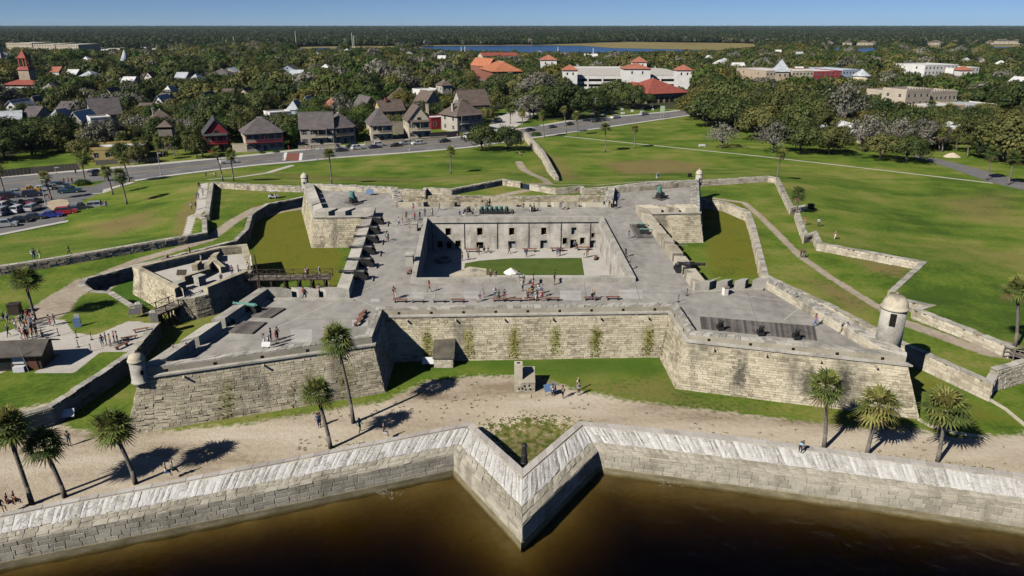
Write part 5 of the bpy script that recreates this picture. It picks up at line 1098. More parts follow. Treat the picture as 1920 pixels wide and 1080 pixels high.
def person_proto(pose):
    J = dict(pel=(0, 0, .95), spi=(0, .01, 1.13), che=(0, 0, 1.33), nec=(0, 0, 1.47), hea=(0, -.02, 1.56), top=(0, -.015, 1.66))
    J.update(shL=(.18, 0, 1.40), shR=(-.18, 0, 1.40), elL=(.25, .03, 1.13), elR=(-.25, .03, 1.13), wrL=(.25, -.06, .90), wrR=(-.25, -.06, .90), hpL=(.10, 0, .90), hpR=(-.10, 0, .90), knL=(.11, -.02, .50), knR=(-.11, -.02, .50), anL=(.11, .02, .09), anR=(-.11, .02, .09), toL=(.13, -.16, .04), toR=(-.13, -.16, .04))
    if pose == 'walk': J.update(knL=(.10, -.20, .52), anL=(.10, -.22, .10), toL=(.11, -.40, .07), knR=(-.10, .06, .50), anR=(-.10, .34, .16), toR=(-.10, .24, .04), elL=(.24, .16, 1.16), wrL=(.22, .12, .93), elR=(-.24, -.10, 1.14), wrR=(-.22, -.27, .96))
    if pose == 'point': J.update(elR=(-.38, -.14, 1.38), wrR=(-.58, -.30, 1.46))
    if pose == 'photo': J.update(elR=(-.26, -.16, 1.18), wrR=(-.10, -.32, 1.42), elL=(.26, -.16, 1.18), wrL=(.10, -.32, 1.42))
    if pose == 'sit': 
        for k in J:
            if k[:2] not in ('kn', 'an', 'to'): J[k] = (J[k][0], J[k][1], J[k][2] - .43)
        J.update(knL=(.12, -.42, .48), knR=(-.12, -.42, .48), anL=(.12, -.42, .09), anR=(-.12, -.42, .09), toL=(.13, -.60, .04), toR=(-.13, -.60, .04), wrL=(.14, -.30, .60), wrR=(-.14, -.30, .60), elL=(.25, -.08, .72), elR=(-.25, -.08, .72))
    if pose == 'bend':
        J.update(spi=(0, -.10, 1.08), che=(0, -.28, 1.14), nec=(0, -.42, 1.17), hea=(0, -.52, 1.16), top=(0, -.62, 1.14), shL=(.18, -.36, 1.14), shR=(-.18, -.36, 1.14), elL=(.20, -.40, .86), elR=(-.20, -.40, .86), wrL=(.12, -.45, .64), wrR=(-.12, -.45, .64), pel=(0, .12, .92), hpL=(.10, .10, .88), hpR=(-.10, .10, .88))
    Rd = dict(pel=(.15, .11), spi=(.135, .10), che=(.165, .115), nec=(.055, .055), hea=(.085, .10), top=(.07, .08), sh=(.075, .07), el=(.045, .045), wr=(.03, .028), hp=(.095, .09), kn=(.062, .065), an=(.042, .042), to=(.042, .03))
    names = list(J); vi = {k: i for i, k in enumerate(names)}
    ed = [('pel', 'spi'), ('spi', 'che'), ('che', 'nec'), ('nec', 'hea'), ('hea', 'top')] + [(a + s, b + s) for s in 'LR' for a, b in (('sh', 'el'), ('el', 'wr'), ('hp', 'kn'), ('kn', 'an'), ('an', 'to'))] + [('che', 'sh' + s) for s in 'LR'] + [('pel', 'hp' + s) for s in 'LR']
    me = bpy.data.meshes.new('b'); me.from_pydata([J[k] for k in names], [(vi[a], vi[b]) for a, b in ed], []); o = bpy.data.objects.new('b', me); COL.objects.link(o)
    o.modifiers.new('s', 'SKIN'); sv = me.skin_vertices[0].data
    for k, i in vi.items(): sv[i].radius = Rd.get(k) or Rd[k[:2]]; sv[i].use_root = k == 'pel'
    o.modifiers.new('d', 'SUBSURF').levels = 1
    dg = bpy.context.evaluated_depsgraph_get(); b = bpy.data.meshes.new_from_object(o.evaluated_get(dg)); bpy.data.objects.remove(o)
    verts = [tuple(v.co) for v in b.vertices]; faces = [tuple(p.vertices) for p in b.polygons]
    segs = [(Vector(J[a]), Vector(J[c]), a, c) for a, c in ed]
    def region(c):
        best = None
        for A_, B_, a, q in segs:
            dd_ = B_ - A_; t = max(0, min(1, (c - A_).dot(dd_) / dd_.length_squared)); ds = (c - A_ - dd_ * t).length
            if best is None or ds < best[0]: best = (ds, a, q, t)
        _, a, q, t = best
        if a in ('nec', 'hea'): return 0
        if a == 'che' and q == 'nec': return 1 if t < .6 else 0
        if a[:2] in ('che', 'spi') : return 1
        if a == 'pel': return 1 if q == 'spi' else 2
        if a[:2] == 'sh': return 1 if t < .75 else 0
        if a[:2] == 'el': return 0
        if a[:2] == 'hp': return 2
        if a[:2] == 'kn': return 2 if (pose in ('walk', 'bend') or t < .1) else 0
        return 3
    mb = MB(); mb.v = verts; mb.t = [.5] * len(verts)
    for f in faces:
        c = sum((Vector(verts[i]) for i in f), Vector()) / len(f); mb.f.append(f); mb.m.append(region(c))
    for s, sx in (('L', 1), ('R', -1)):          # palms and five fingers
        w = Vector(J['wr' + s]); d = (w - Vector(J['el' + s])).normalized(); sd_ = Vector((sx, 0, 0)) - d * d.x * sx; sd_.normalize() if sd_.length > .1 else None; nrm = d.cross(sd_)
        pe = w + d * .09; mb.tube(w - d * .01, pe, .03, .034, 6, 0)
        for k in range(4):
            b0 = pe + nrm * (.024 - .016 * k); L1 = (.06, .07, .066, .05)[k]; k1 = b0 + d * L1 * .55; mb.path([b0, k1, k1 + (d * .8 - sd_ * .5).normalized() * L1 * .5], [.009, .008, .006], 4, 0)
        tb = w + d * .03 + nrm * .03; mb.path([tb, tb + (d + nrm).normalized() * .035, tb + (d + nrm * .5).normalized() * .065], [.011, .009, .007], 4, 0)
    h = Vector(J['hea']); tp = Vector(J['top']); up = (tp - h).normalized(); fwd = Vector((0, -1, 0)) if pose != 'bend' else Vector((0, -.1, -1)); rt = up.cross(fwd); hc = h + up * .03
    mb.tube(hc + fwd * .085 - up * .0, hc + fwd * .125 - up * .025, .018, .008, 5, 0)
    for s in (-1, 1): mb.tube(hc + rt * s * .082, hc + rt * s * .1, .025, .02, 6, 0); mb.tube(hc + fwd * .092 + rt * s * .034 + up * .025, hc + fwd * .1 + rt * s * .034 + up * .025, .012, .008, 5, 4)
    mb.tube(hc + fwd * .09 - up * .055 - rt * .025, hc + fwd * .09 - up * .055 + rt * .025, .007, .007, 4, 4)
    t = thing('person', 'x', 'person', (0, -500, 0)); mb.build('body', ['skin', 'shirt', 'trousers', 'shoes', 'eye_dark'], t, True, org=(0, 0, 0))
    hb = MB(); c = hc + up * .035 - fwd * .018; n = 10
    for zi, (r_, hz_) in enumerate(((.112, -.05), (.118, .0), (.105, .07), (.06, .115))):
        pass
    rings = [(.100, -.09), (.116, -.01), (.108, .055), (.065, .105), (.01, .118)]
    for r_, hz_ in rings:
        for i in range(n):
            a_ = 2 * math.pi * i / n; front = max(0, math.cos(a_)); k = hz_ + (.085 * front if hz_ < .02 else 0)
            hb.v.append(tuple(c + (fwd * math.cos(a_) + rt * math.sin(a_)) * r_ + up * k)); hb.t.append(.5)
    for j in range(len(rings) - 1):
        for i in range(n): hb.f.append((j * n + i, j * n + (i + 1) % n, (j + 1) * n + (i + 1) % n, (j + 1) * n + i)); hb.m.append(0)
    hb.build('hair', 'hair', t, True, org=(0, 0, 0)); return t
POSE = {k: person_proto(k) for k in ('stand', 'walk', 'point', 'photo', 'sit', 'bend')}
ppl_n = {}
def person(u, v, z, shirt, trs, where, pose=None, rz=None, hair=None, group=None, s=None):
    r = random.Random(int(u * 31 + v * 7)); pose = pose or r.choice(['stand', 'walk', 'stand', 'photo', 'walk'])
    p = onground(u, v) if z is None else P(u, v, z)
    if pose == 'sit' and z is not None: p = Vector((p.x, p.y, z))
    hair = hair or r.choice(['brown', 'black', 'blond', 'grey', 'brown'])
    act = dict(stand='standing', walk='walking', point='pointing', photo='raising both hands', sit='sitting', bend='bending over')[pose]
    nm = lambda k: k.replace('_', ' ')
    lab = 'person in %s top and %s %s, %s hair, %s %s' % (nm(shirt), nm(trs), 'trousers' if pose in ('walk', 'bend') else 'shorts', hair, act, where)
    if len(lab.split()) > 16: lab = 'person in %s top, %s legwear, %s %s' % (nm(shirt), nm(trs), act, where)
    if len(lab.split()) > 16: lab = 'person in %s top, %s %s' % (nm(shirt), act, where)
    ppl_n[lab] = ppl_n.get(lab, 0) + 1
    o = copy_tree(POSE[pose], tuple(p), r.uniform(0, 6.28) if rz is None else rz, s or r.uniform(.97, 1.1), lab, group or 'visitors ' + where)
    paint(o, shirt=CM(shirt), trousers=CM(trs), hair='hair_' + hair); return o
cl_names = list(CL)
def crowd(where, pts, z, poses=None, fixed=None):
    r = random.Random(len(where) * 7 + len(pts)); used = set()
    for k, q in enumerate(pts):
        u, v = q[0], q[1]; sh = q[2] if len(q) > 2 else None; tr_ = q[3] if len(q) > 3 else None; po = q[4] if len(q) > 4 else (r.choice(poses) if poses else None)
        for _ in range(40):
            a = sh or r.choice(['white', 'black', 'red', 'navy', 'blue', 'light_blue', 'teal', 'green', 'grey', 'pink', 'tan', 'maroon', 'purple']); b = tr_ or r.choice(['denim', 'black', 'khaki', 'grey', 'navy', 'tan', 'white'])
            if (a, b) not in used: break
        used.add((a, b)); person(u, v, z, a, b, where, po)
crowd('on the gun deck near the parasol', [(920, 525, 'maroon', 'black', 'stand'), (929, 526, 'grey', 'tan', 'walk'), (907, 558, 'tan', 'grey', 'stand'), (928, 559, 'white', 'denim', 'walk'), (935, 565, 'green', 'black', 'stand'), (946, 563, 'navy', 'red', 'stand'), (900, 565, 'purple', 'white', 'sit'),
      (973, 530, 'light_blue', 'tan'), (980, 546, 'white', 'denim'), (982, 535, 'navy', 'grey'), (999, 540, 'pink', 'grey'), (1000, 535, 'tan', 'black'), (998, 548, 'red', 'black'), (990, 565, 'maroon', 'navy', 'stand'), (997, 560, 'yellow', 'black', 'stand'), (1006, 565, 'light_blue', 'white', 'stand'), (1016, 565, 'red', 'maroon', 'stand'), (1011, 552, 'white', 'khaki'), (1015, 558, 'blue', 'white'), (1039, 534, 'black', 'tan'), (1041, 526, 'navy', 'denim'), (1110, 563, 'black', 'denim', 'sit'), (1114, 562, 'white', 'denim', 'sit')], ZT)
crowd('on the gun deck beside the bastion ramp', [(805, 548, 'red', 'khaki', 'walk'), (739, 560, 'navy', 'tan', 'stand'), (742, 561, 'pink', 'white', 'stand'), (570, 561, 'red', 'denim', 'walk'), (599, 555, 'tan', 'khaki', 'walk'), (619, 551, 'purple', 'navy', 'walk'), (725, 452, 'teal', 'grey', 'stand'), (728, 454, 'white', 'red', 'stand')], ZT)
crowd('by the seaward bastion parapet', [(496, 651, 'light_blue', 'white', 'stand'), (505, 654, 'white', 'tan', 'stand'), (509, 641, 'black', 'navy', 'stand'), (518, 645, 'red', 'pink', 'stand'), (521, 637, 'grey', 'black', 'walk'), (352, 667, 'orange', 'grey', 'walk'), (328, 671, 'navy', 'red', 'sit')], ZT)
crowd('on the far gun deck', [(775, 396, 'white', 'red', 'stand'), (824, 395, 'grey', 'denim', 'walk'), (748, 424, 'white', 'navy'), (755, 417, 'tan', 'maroon'), (762, 412, 'khaki', 'black'), (767, 427, 'tan', 'khaki'), (778, 414, 'red', 'black'), (787, 411, 'tan', 'grey'), (797, 407, 'navy', 'denim'), (811, 408, 'white', 'tan'), (862, 406, 'blue', 'navy', 'sit'), (869, 407, 'light_blue', 'white', 'sit'), (886, 406, 'black', 'grey', 'sit'), (876, 403, 'grey', 'denim'), (892, 398, 'grey', 'white'), (904, 389, 'maroon', 'black'), (914, 390, 'blue', 'maroon'), (918, 389, 'pink', 'navy'), (981, 395, 'tan', 'grey'), (994, 398, 'khaki', 'white'), (1001, 397, 'green', 'tan'), (1050, 393, 'light_blue', 'khaki'), (1056, 394, 'white', 'white'), (1114, 385, 'blue', 'tan', 'sit'), (1132, 390, 'green', 'white'), (1142, 391, 'tan', 'tan'), (1147, 386, 'light_blue', 'grey'), (1153, 391, 'white', 'black'), (1160, 376, 'blue', 'denim')], ZT)
crowd('on the lawn side gun deck', [(1179, 447, 'black', 'blue', 'stand'), (1173, 482, 'navy', 'black', 'walk'), (1180, 506, 'maroon', 'maroon', 'point')], ZT)
crowd('on the watchtower bastion', [(1528, 612, 'pink', 'blue', 'walk'), (1577, 627, 'navy', 'tan', 'walk'), (1586, 629, 'white', 'white', 'walk')], ZT)
crowd('in the fort courtyard', [(898, 477, 'light_blue', 'tan', 'stand'), (908, 474, 'black', 'navy', 'sit'), (915, 474, 'purple', 'grey', 'sit'), (955, 476, 'maroon', 'navy', 'walk'), (987, 482, 'navy', 'black', 'walk'), (1045, 481, 'blue', 'denim', 'stand'), (1050, 479, 'black', 'maroon', 'stand'), (1095, 484, 'white', 'khaki', 'stand'), (1101, 483, 'orange', 'tan', 'stand'), (867, 489, 'yellow', 'black', 'stand'), (878, 488, 'green', 'navy', 'stand'), (1077, 467, 'blue', 'black', 'stand')], ZY)
crowd('on the moat footbridge', [(575, 520, 'white', 'denim', 'stand'), (578, 522, 'maroon', 'black', 'walk'), (600, 520, 'light_blue', 'white', 'stand')], ZR)
crowd('inside the ravelin', [(316, 494, 'pink', 'white', 'stand'), (357, 481, 'tan', 'khaki', 'stand'), (436, 516, 'pink', 'navy', 'stand'), (448, 515, 'grey', 'black', 'stand'), (466, 510, 'white', 'grey', 'stand'), (416, 532, 'navy', 'denim', 'walk'), (378, 494, 'light_blue', 'tan', 'stand')], ZR)
crowd('on the entrance terrace beside the benches', [(193, 650, 'grey', 'blue', 'stand'), (200, 646, 'navy', 'denim', 'stand'), (208, 649, 'yellow', 'denim', 'stand'), (215, 641, 'pink', 'black', 'stand'), (221, 644, 'light_blue', 'navy', 'stand'), (94, 611, 'tan', 'pink', 'stand'), (103, 611, 'grey', 'grey', 'walk')], ZC)
crowd('in the queue at the ticket booth', [(17, 631, 'navy', 'black', 'walk'), (31, 619, 'white', 'grey', 'stand'), (41, 612, 'black', 'green', 'stand'), (46, 607, 'green', 'black', 'stand'), (54, 601, 'red', 'maroon', 'stand'), (62, 606, 'pink', 'navy', 'stand'), (51, 611, 'light_blue', 'white', 'stand'), (60, 614, 'blue', 'denim', 'stand'), (52, 620, 'orange', 'white', 'stand'), (66, 610, 'white', 'denim', 'stand'), (49, 626, 'white', 'tan', 'stand'), (61, 628, 'light_blue', 'khaki', 'stand'), (68, 626, 'grey', 'black', 'stand'), (70, 632, 'black', 'tan', 'stand'), (54, 634, 'light_blue', 'orange', 'stand'), (41, 637, 'pink', 'white', 'stand'), (62, 636, 'orange', 'navy', 'stand'), (80, 636, 'white', 'grey', 'sit'), (16, 605, 'light_blue', 'tan', 'sit'), (8, 602, 'navy', 'grey', 'sit'), (50, 638, 'orange', 'orange', 'stand')], ZC)
crowd('on the walkway beside the car park lawn', [(387, 334, 'blue', 'navy'), (397, 334, 'white', 'khaki'), (402, 334, 'white', 'tan'), (405, 335, 'white', 'grey')], 3.0)
crowd('on the concrete walk above the retaining wall', [(373, 353, 'green', 'denim', 'walk'), (376, 356, 'navy', 'grey', 'walk'), (381, 367, 'white', 'black', 'walk'), (369, 373, 'blue', 'navy', 'walk'), (373, 374, 'navy', 'grey', 'walk'), (360, 393, 'white', 'black', 'walk'), (368, 392, 'black', 'black', 'walk'), (62, 486, 'white', 'blue', 'walk'), (66, 485, 'light_blue', 'navy', 'walk'), (75, 485, 'tan', 'white', 'walk'), (131, 479, 'black', 'black', 'walk')], ZG)
crowd('on the sand below the fort', [(597, 800, 'blue', 'navy', 'walk'), (601, 799, 'grey', 'black', 'walk'), (675, 811, 'teal', 'black', 'walk'), (131, 836, 'black', 'denim', 'stand'), (1036, 743, 'white', 'black', 'stand'), (1055, 747, 'tan', 'black', 'stand'), (1084, 732, 'white', 'tan', 'stand'), (1085, 741, 'light_blue', 'maroon', 'stand')], 0.0)
crowd('sitting on the seawall cap', [(312, 893, 'white', 'blue', 'sit'), (325, 889, 'green', 'black', 'sit'), (3, 957, 'pink', 'tan', 'sit'), (17, 952, 'red', 'tan', 'sit'), (30, 949, 'orange', 'tan', 'sit'), (720, 818, 'purple', 'white', 'sit')], CAP_Z - .43)
person(1500, 849, CAP_Z, 'light_blue', 'black', 'on the seawall cap', 'bend', 2.4)
crowd('by the lawn side wall', [(1509, 422, 'orange', 'tan', 'stand'), (1534, 425, 'white', 'navy', 'walk'), (1565, 449, 'pink', 'white', 'walk')], None)
crowd('on the dirt path by the dry moat', [(1501, 483, 'maroon', 'black', 'walk'), (1506, 484, 'navy', 'grey', 'walk')], ZC)
crowd('on the path behind the fort', [(974, 292, 'white', 'grey'), (978, 294, 'pink', 'navy'), (1231, 337, 'light_blue', 'white', 'stand'), (1234, 335, 'green', 'navy', 'stand'), (517, 376, 'white', 'khaki', 'walk')], None)
crowd('beside the car park', [(94, 375, 'red', 'maroon', 'stand'), (85, 373, 'white', 'black', 'stand'), (121, 346, 'tan', 'black', 'stand'), (129, 344, 'orange', 'navy', 'stand'), (136, 345, 'black', 'denim', 'stand'), (190, 388, 'light_blue', 'navy', 'stand'), (200, 389, 'red', 'black', 'walk'), (143, 328, 'black', 'black')], None)
crowd('on the avenue pavement', [(575, 282, 'white', 'red', 'walk'), (585, 281, 'maroon', 'black', 'stand'), (590, 281, 'tan', 'denim', 'stand'), (601, 280, 'white', 'blue', 'walk'), (630, 277, 'pink', 'navy', 'walk'), (542, 281, 'red', 'red', 'stand'), (858, 259, 'pink', 'tan', 'stand'), (863, 258, 'red', 'grey', 'stand'), (532, 302, 'white', 'navy', 'walk')], None)

# ------------------------------------------------------------------ cars
flat('car_paint', (.3, .3, .3), .3, .5, coat=.8); flat('tyre', (.018, .018, .018), .8); flat('rim', (.45, .46, .47), .35, .6, .6); flat('lamp_clear', (.7, .72, .75), .15, .6); flat('lamp_red', (.4, .015, .015), .3); flat('auto_glass', (.025, .03, .036), .06, .7)
CARP = dict(white=(.72, .73, .74), black=(.012, .013, .015), silver=(.42, .44, .45), grey=(.14, .15, .16), navy=(.015, .022, .06), blue=(.02, .04, .36), red=(.42, .015, .025), maroon=(.14, .012, .04), teal=(.012, .05, .07), yellow=(.72, .36, .02), charcoal=(.035, .038, .042))
for k, c in CARP.items(): flat('paint_' + k + '_car', c, .28, .5, coat=.9, v=.03)
def car_proto(kind):
    L, Wd, roof, belt = dict(sedan=(4.7, 1.82, 1.45, .92), suv=(4.8, 1.92, 1.75, 1.08), pickup=(5.6, 1.98, 1.82, 1.1), van=(5.0, 1.98, 1.95, 1.15))[kind]
    h = L / 2; t = thing('parked_car', 'x', 'car', (0, -500, 0)); hw = Wd / 2; wr = .33 if kind == 'sedan' else .38; fx, rx = h * .62, -h * .60
    hood = belt - .08 if kind != 'van' else belt; cabf = dict(sedan=h * .42, suv=h * .46, pickup=h * .42, van=h * .62)[kind]; cabr = dict(sedan=-h * .72, suv=-h * .94, pickup=-h * .12, van=-h * .95)[kind]
    def arch(cx, sgn): return [(cx + sgn * wr * 1.15 * math.cos(a), .28 + wr * 1.15 * math.sin(a) * .95) for a in [math.pi * k / 5 for k in range(6)]]
    prof = [(-h, .42), (-h + .05, .28)] + arch(rx, -1) + arch(fx, -1) + [(h - .06, .28), (h, .45), (h - .03, hood - .18), (h - .22, hood - .04), (cabf + .25, hood + .04), (cabf, belt), (cabr if kind == 'sedan' else -h + .06, belt), (-h + .12, belt - .02), (-h, belt - .15)]
    if kind in ('suv', 'van'): prof = prof[:-2] + [(-h + .02, belt - .1)]
    b = MB(); n = len(prof); layers = [(-hw, .965), (-hw + .09, 1.0), (hw - .09, 1.0), (hw, .965)]; cz = .62
    for y, k in layers:
        for x, z in prof: b.v.append((x * (k if abs(x) > h * .8 else 1), y, cz + (z - cz) * (k if z > .6 else 1))); b.t.append(.5)
    for a in range(3):
        for i in range(n): b.f.append((a * n + i, a * n + (i + 1) % n, (a + 1) * n + (i + 1) % n, (a + 1) * n + i)); b.m.append(0)
    tr = tessellate_polygon([[Vector((x, z, 0)) for x, z in prof]])
    for q in tr: b.f.append(tuple(q)); b.m.append(0); b.f.append(tuple(3 * n + k for k in q[::-1])); b.m.append(0)
    if kind == 'pickup':
        for s in (-1, 1): b.box((-h * .55, s * (hw - .08), belt + .0), (h * .85, .12, .02))
        b.box((-h * .55, 0, belt + .006), (h * .8, Wd - .3, .012))
    b.build('body', 'car_paint', t, org=(0, 0, 0))
    # cabin: glass all round with a painted roof and pillars
    sl_f, sl_r = dict(sedan=(.75, .65), suv=(.55, .28), pickup=(.6, .12), van=(.75, .15))[kind]; ty = hw - .24
    bt = [(cabr, -hw + .08), (cabf, -hw + .08), (cabf, hw - .08), (cabr, hw - .08)]; tp = [(cabr + sl_r, -ty), (cabf - sl_f, -ty), (cabf - sl_f, ty), (cabr + sl_r, ty)]
    MB().prism(bt, belt - .01, roof - .05, poly2=tp).build('windows', 'auto_glass', t, org=(0, 0, 0))
    rf = MB().prism([(x * 1.0, y) for x, y in tp], roof - .06, roof, poly2=[(x * .97, y * .94) for x, y in tp])
    for (x0, y0), (x1, y1) in zip(bt, tp): rf.tube((x0, y0 * 1.005, belt - .02), (x1, y1 * 1.01, roof - .04), .045, n=5)
    xm = (cabf + cabr) / 2 - .1
    for s in (-1, 1): rf.tube((xm, s * (hw - .075), belt), (xm, s * (ty + .01), roof - .04), .045, n=5)
    rf.build('roof', 'car_paint', t, org=(0, 0, 0))
    for x in (fx, rx):
        for s in (-1, 1):
            w = MB().lathe([(wr * .6, -.1), (wr, -.1), (wr, .1), (wr * .6, .1)], (0, 0, 0), 14); w.v = [(x + a, s * (hw - .1) + c, wr + b_) for a, b_, c in w.v]; wo = w.build('wheel', 'tyre', t, org=(0, 0, 0))
            q = MB().tube((x, s * (hw - .03), wr), (x, s * (hw + .012), wr), wr * .62, wr * .55, 10).build('rim', 'rim', wo, org=(0, 0, 0))
    for s in (-1, 1):
        MB().box((h - .08, s * hw * .72, hood - .22), (.16, .36, .14)).build('headlight', 'lamp_clear', t, org=(0, 0, 0)); MB().box((-h + .03, s * hw * .78, belt - .2), (.1, .28, .2)).build('tail_light', 'lamp_red', t, org=(0, 0, 0)); MB().box((cabf - .15, s * (hw + .08), belt + .05), (.1, .16, .12)).build('mirror', 'car_paint', t, org=(0, 0, 0))
    return t
CARS = {k: car_proto(k) for k in ('sedan', 'suv', 'pickup', 'van')}
def car(u, v, kind, colr, ang, where, z=.02, group=None):
    p = P(u, v, z); lab = '%s %s %s' % (colr, dict(sedan='saloon car', suv='sport utility car', pickup='pickup truck', van='van')[kind], where)
    o = copy_tree(CARS[kind], tuple(p), ang, None, lab, group or 'cars ' + ' '.join(where.split()[:3])); o.name = 'parked_car' if 'parked' in where else 'car'; paint(o, car_paint='paint_' + colr + '_car'); o['category'] = dict(pickup='truck', van='van').get(kind, 'car'); return o
aR = R(24)
for u, v, k, c, a, w in [(12, 425, 'suv', 'silver', 2.2, ''), (38, 417, 'sedan', 'black', 2.2, ''), (65, 411, 'sedan', 'charcoal', 2.2, ''), (97, 407, 'sedan', 'blue', 2.2, ''), (125, 401, 'suv', 'red', 2.2, ''), (150, 394, 'pickup', 'charcoal', 2.2, ''), (184, 390, 'suv', 'silver', 2.2, '')]:
    car(u, v, k, c, R(22), 'parked in the row along the lawn side pavement')
for u, v, k, c, a in [(8, 402, 'van', 'silver', 1.4), (9, 390, 'suv', 'white', 1.4), (36, 397, 'suv', 'white', 1.4), (63, 394, 'suv', 'silver', 1.4), (36, 384, 'sedan', 'grey', 1.4), (65, 381, 'sedan', 'maroon', 1.4), (3, 380, 'sedan', 'red', 1.4)]: car(u, v, k, c, R(95), 'parked in the middle rows of the car park')
for u, v, k, c, a in [(8, 369, 'sedan', 'teal', 0), (18, 371, 'suv', 'charcoal', 0), (34, 364, 'sedan', 'silver', 0), (54, 361, 'pickup', 'yellow', 0), (62, 368, 'suv', 'navy', 0), (80, 357, 'sedan', 'white', 0), (91, 356, 'sedan', 'black', 0), (104, 354, 'sedan', 'silver', 0), (113, 352, 'suv', 'teal', 0)]: car(u, v, k, c, R(28), 'parked in the row beside the avenue verge')
car(132, 361, 'pickup', 'teal', R(20), 'driving out of the parking lot'); car(180, 328, 'suv', 'grey', R(75), 'turning on the avenue at the parking drive')
for u, v, k, c, w in [(429, 306, 'pickup', 'white', 'passing the twin palms on the avenue'), (640, 284, 'sedan', 'charcoal', 'beside the balcony house on the avenue'), (661, 277, 'suv', 'black', 'behind the white car by the balcony house'), (671, 280, 'suv', 'white', 'in front of the balcony house on the avenue'), (703, 278, 'sedan', 'navy', 'small beside the hip roofed house wall'), (711, 274, 'suv', 'white', 'at the kerb of the hip roofed house'), (742, 275, 'sedan', 'black', 'between two white cars at the kerb'), (760, 271, 'suv', 'silver', 'at the kerb before the gabled house wall'), (783, 271, 'suv', 'white', 'passing the gabled house on the avenue'), (833, 267, 'sedan', 'black', 'driving past the red fence on the avenue'),
                      (994, 246, 'sedan', 'navy', 'by the driveway palms on the avenue'), (1035, 240, 'sedan', 'grey', 'driving near the slim palms on the avenue'), (1067, 235, 'sedan', 'charcoal', 'following behind the grey car on the avenue'), (1118, 229, 'suv', 'black', 'climbing the avenue before the graveyard fence'), (1154, 222, 'pickup', 'white', 'with load on the avenue by the graveyard'), (1207, 216, 'pickup', 'silver', 'near the green road sign on the avenue')]:
    car(u, v, k, c, R(32 if u < 900 else 40) + (math.pi if v % 2 else 0), w)
for u, v, k, c, w in [(753, 258, 'sedan', 'silver', 'parked in the yard between two gabled houses'), (565, 275, 'suv', 'charcoal', 'parked in the lane beside the balcony house'), (934, 227, 'suv', 'white', 'parked in the drive beside the hip roofed house'), (878, 258, 'van', 'white', 'parked by the brick forecourt')]: car(u, v, k, c, R(60), w)
# golf cart and motorcycle
p = onground(513, 372); t = thing('golf_cart', 'white golf cart on the covered way path', 'golf cart', tuple(p), .4)
MB().box((0, 0, .55), (2.3, 1.15, .35)).box((.9, 0, .8), (.35, 1.1, .4)).build('body', 'sign_white', t, org=(0, 0, 0)); MB().box((0, 0, 1.85), (1.7, 1.2, .08)).build('roof', 'sign_white', t, org=(0, 0, 0)); MB().box((-.2, 0, .85), (.6, 1.0, .14)).box((-.5, 0, 1.1), (.12, 1.0, .45)).build('seat', 'tyre', t, org=(0, 0, 0))
for sx in (-.75, .75):
    for sy in (-1, 1): MB().tube((sx, sy * .45, .28), (sx, sy * .6, .28), .28, n=12).build('wheel', 'tyre', t, org=(0, 0, 0)); MB().tube((sx * .95, sy * .52, .7), (sx * .9, sy * .52, 1.82), .03).build('post', 'metal_grey', t, org=(0, 0, 0))
# ------------------------------------------------------------------ avenue, parking lot, pavements
near_px = [(-260, 405), (-100, 378), (0, 362), (120, 346), (200, 338), (242, 340), (330, 327), (480, 309), (565, 302), (632, 295), (760, 286), (877, 276), (1000, 258), (1110, 242), (1270, 219), (1345, 209), (1420, 199)]
far_px = [(-260, 372), (-100, 348), (0, 334), (270, 312), (480, 292), (560, 283), (655, 275), (877, 257), (1010, 238), (1075, 227), (1260, 210), (1345, 199), (1420, 190)]
NE_ = resample(PL(near_px), 120); FA_ = resample(PL(far_px), 120)
def band(t0, t1, z, name, matn, kind='structure', i0=0, i1=120):
    mb = MB()
    for i in range(i0, i1):
        a, b, c, d = NE_[i].lerp(FA_[i], t0), NE_[i + 1].lerp(FA_[i + 1], t0), NE_[i + 1].lerp(FA_[i + 1], t1), NE_[i].lerp(FA_[i], t1)
        mb.add([(p.x, p.y, z) for p in (a, b, c, d)], [(0, 1, 2, 3)])
    return tag(mb.build(name, matn), kind=kind)
ROADPOLY = [Vector((p.x, p.y)) for p in NE_] + [Vector((p.x, p.y)) for p in FA_[::-1]]
band(0, 1, .03, 'road', 'asphalt')
for t in (.535, .56): band(t, t + .008, .036, 'road_marking', 'paint_yellow')
for k in range(8, 118, 3): band(.30, .307, .036, 'lane_dash', 'paint_white', 'structure', k, k + 1)
def kerbed(line, w0, w1, h, name, matn):
    L1, R1 = strip(line, w0, w1); mb = MB()
    for i in range(len(line) - 1): mb.prism([R1[i], R1[i + 1], L1[i + 1], L1[i]][::-1], -.05, h)
    return tag(mb.build(name, matn), kind='structure')
kerbed([p for p in NE_ if proj(p)[0] > 250], -.2, 1.9, .14, 'pavement', 'pavement'); kerbed(FA_, -3.0, .2, .14, 'pavement', 'pavement')
lot = PL([(-260, 500), (0, 440), (235, 392), (205, 383), (191, 368), (196, 354), (243, 340), (205, 337), (176, 349), (110, 353), (0, 368), (-260, 412)])
tag(MB().prism([(p.x, p.y) for p in lot], -.2, .026).build('parking_lot', 'asphalt'), kind='structure')
kerbed(PL([(-260, 500), (0, 440), (110, 418), (235, 394)]), -.4, 1.2, .14, 'pavement', 'pavement'); kerbed(PL([(240, 394), (206, 384), (192, 370), (196, 356), (246, 342)]), -.3, 1.6, .13, 'pavement', 'pavement')
mat('island_sand', [(.38, .31, .21), (.50, .42, .30)], s=.8, s2=4)
isl = PL([(84, 383), (96, 377), (112, 374), (127, 376), (131, 383), (122, 390), (99, 395)])
tag(MB().prism([(p.x, p.y) for p in isl], 0, .15).build('parking_island', 'island_sand'), kind='structure')
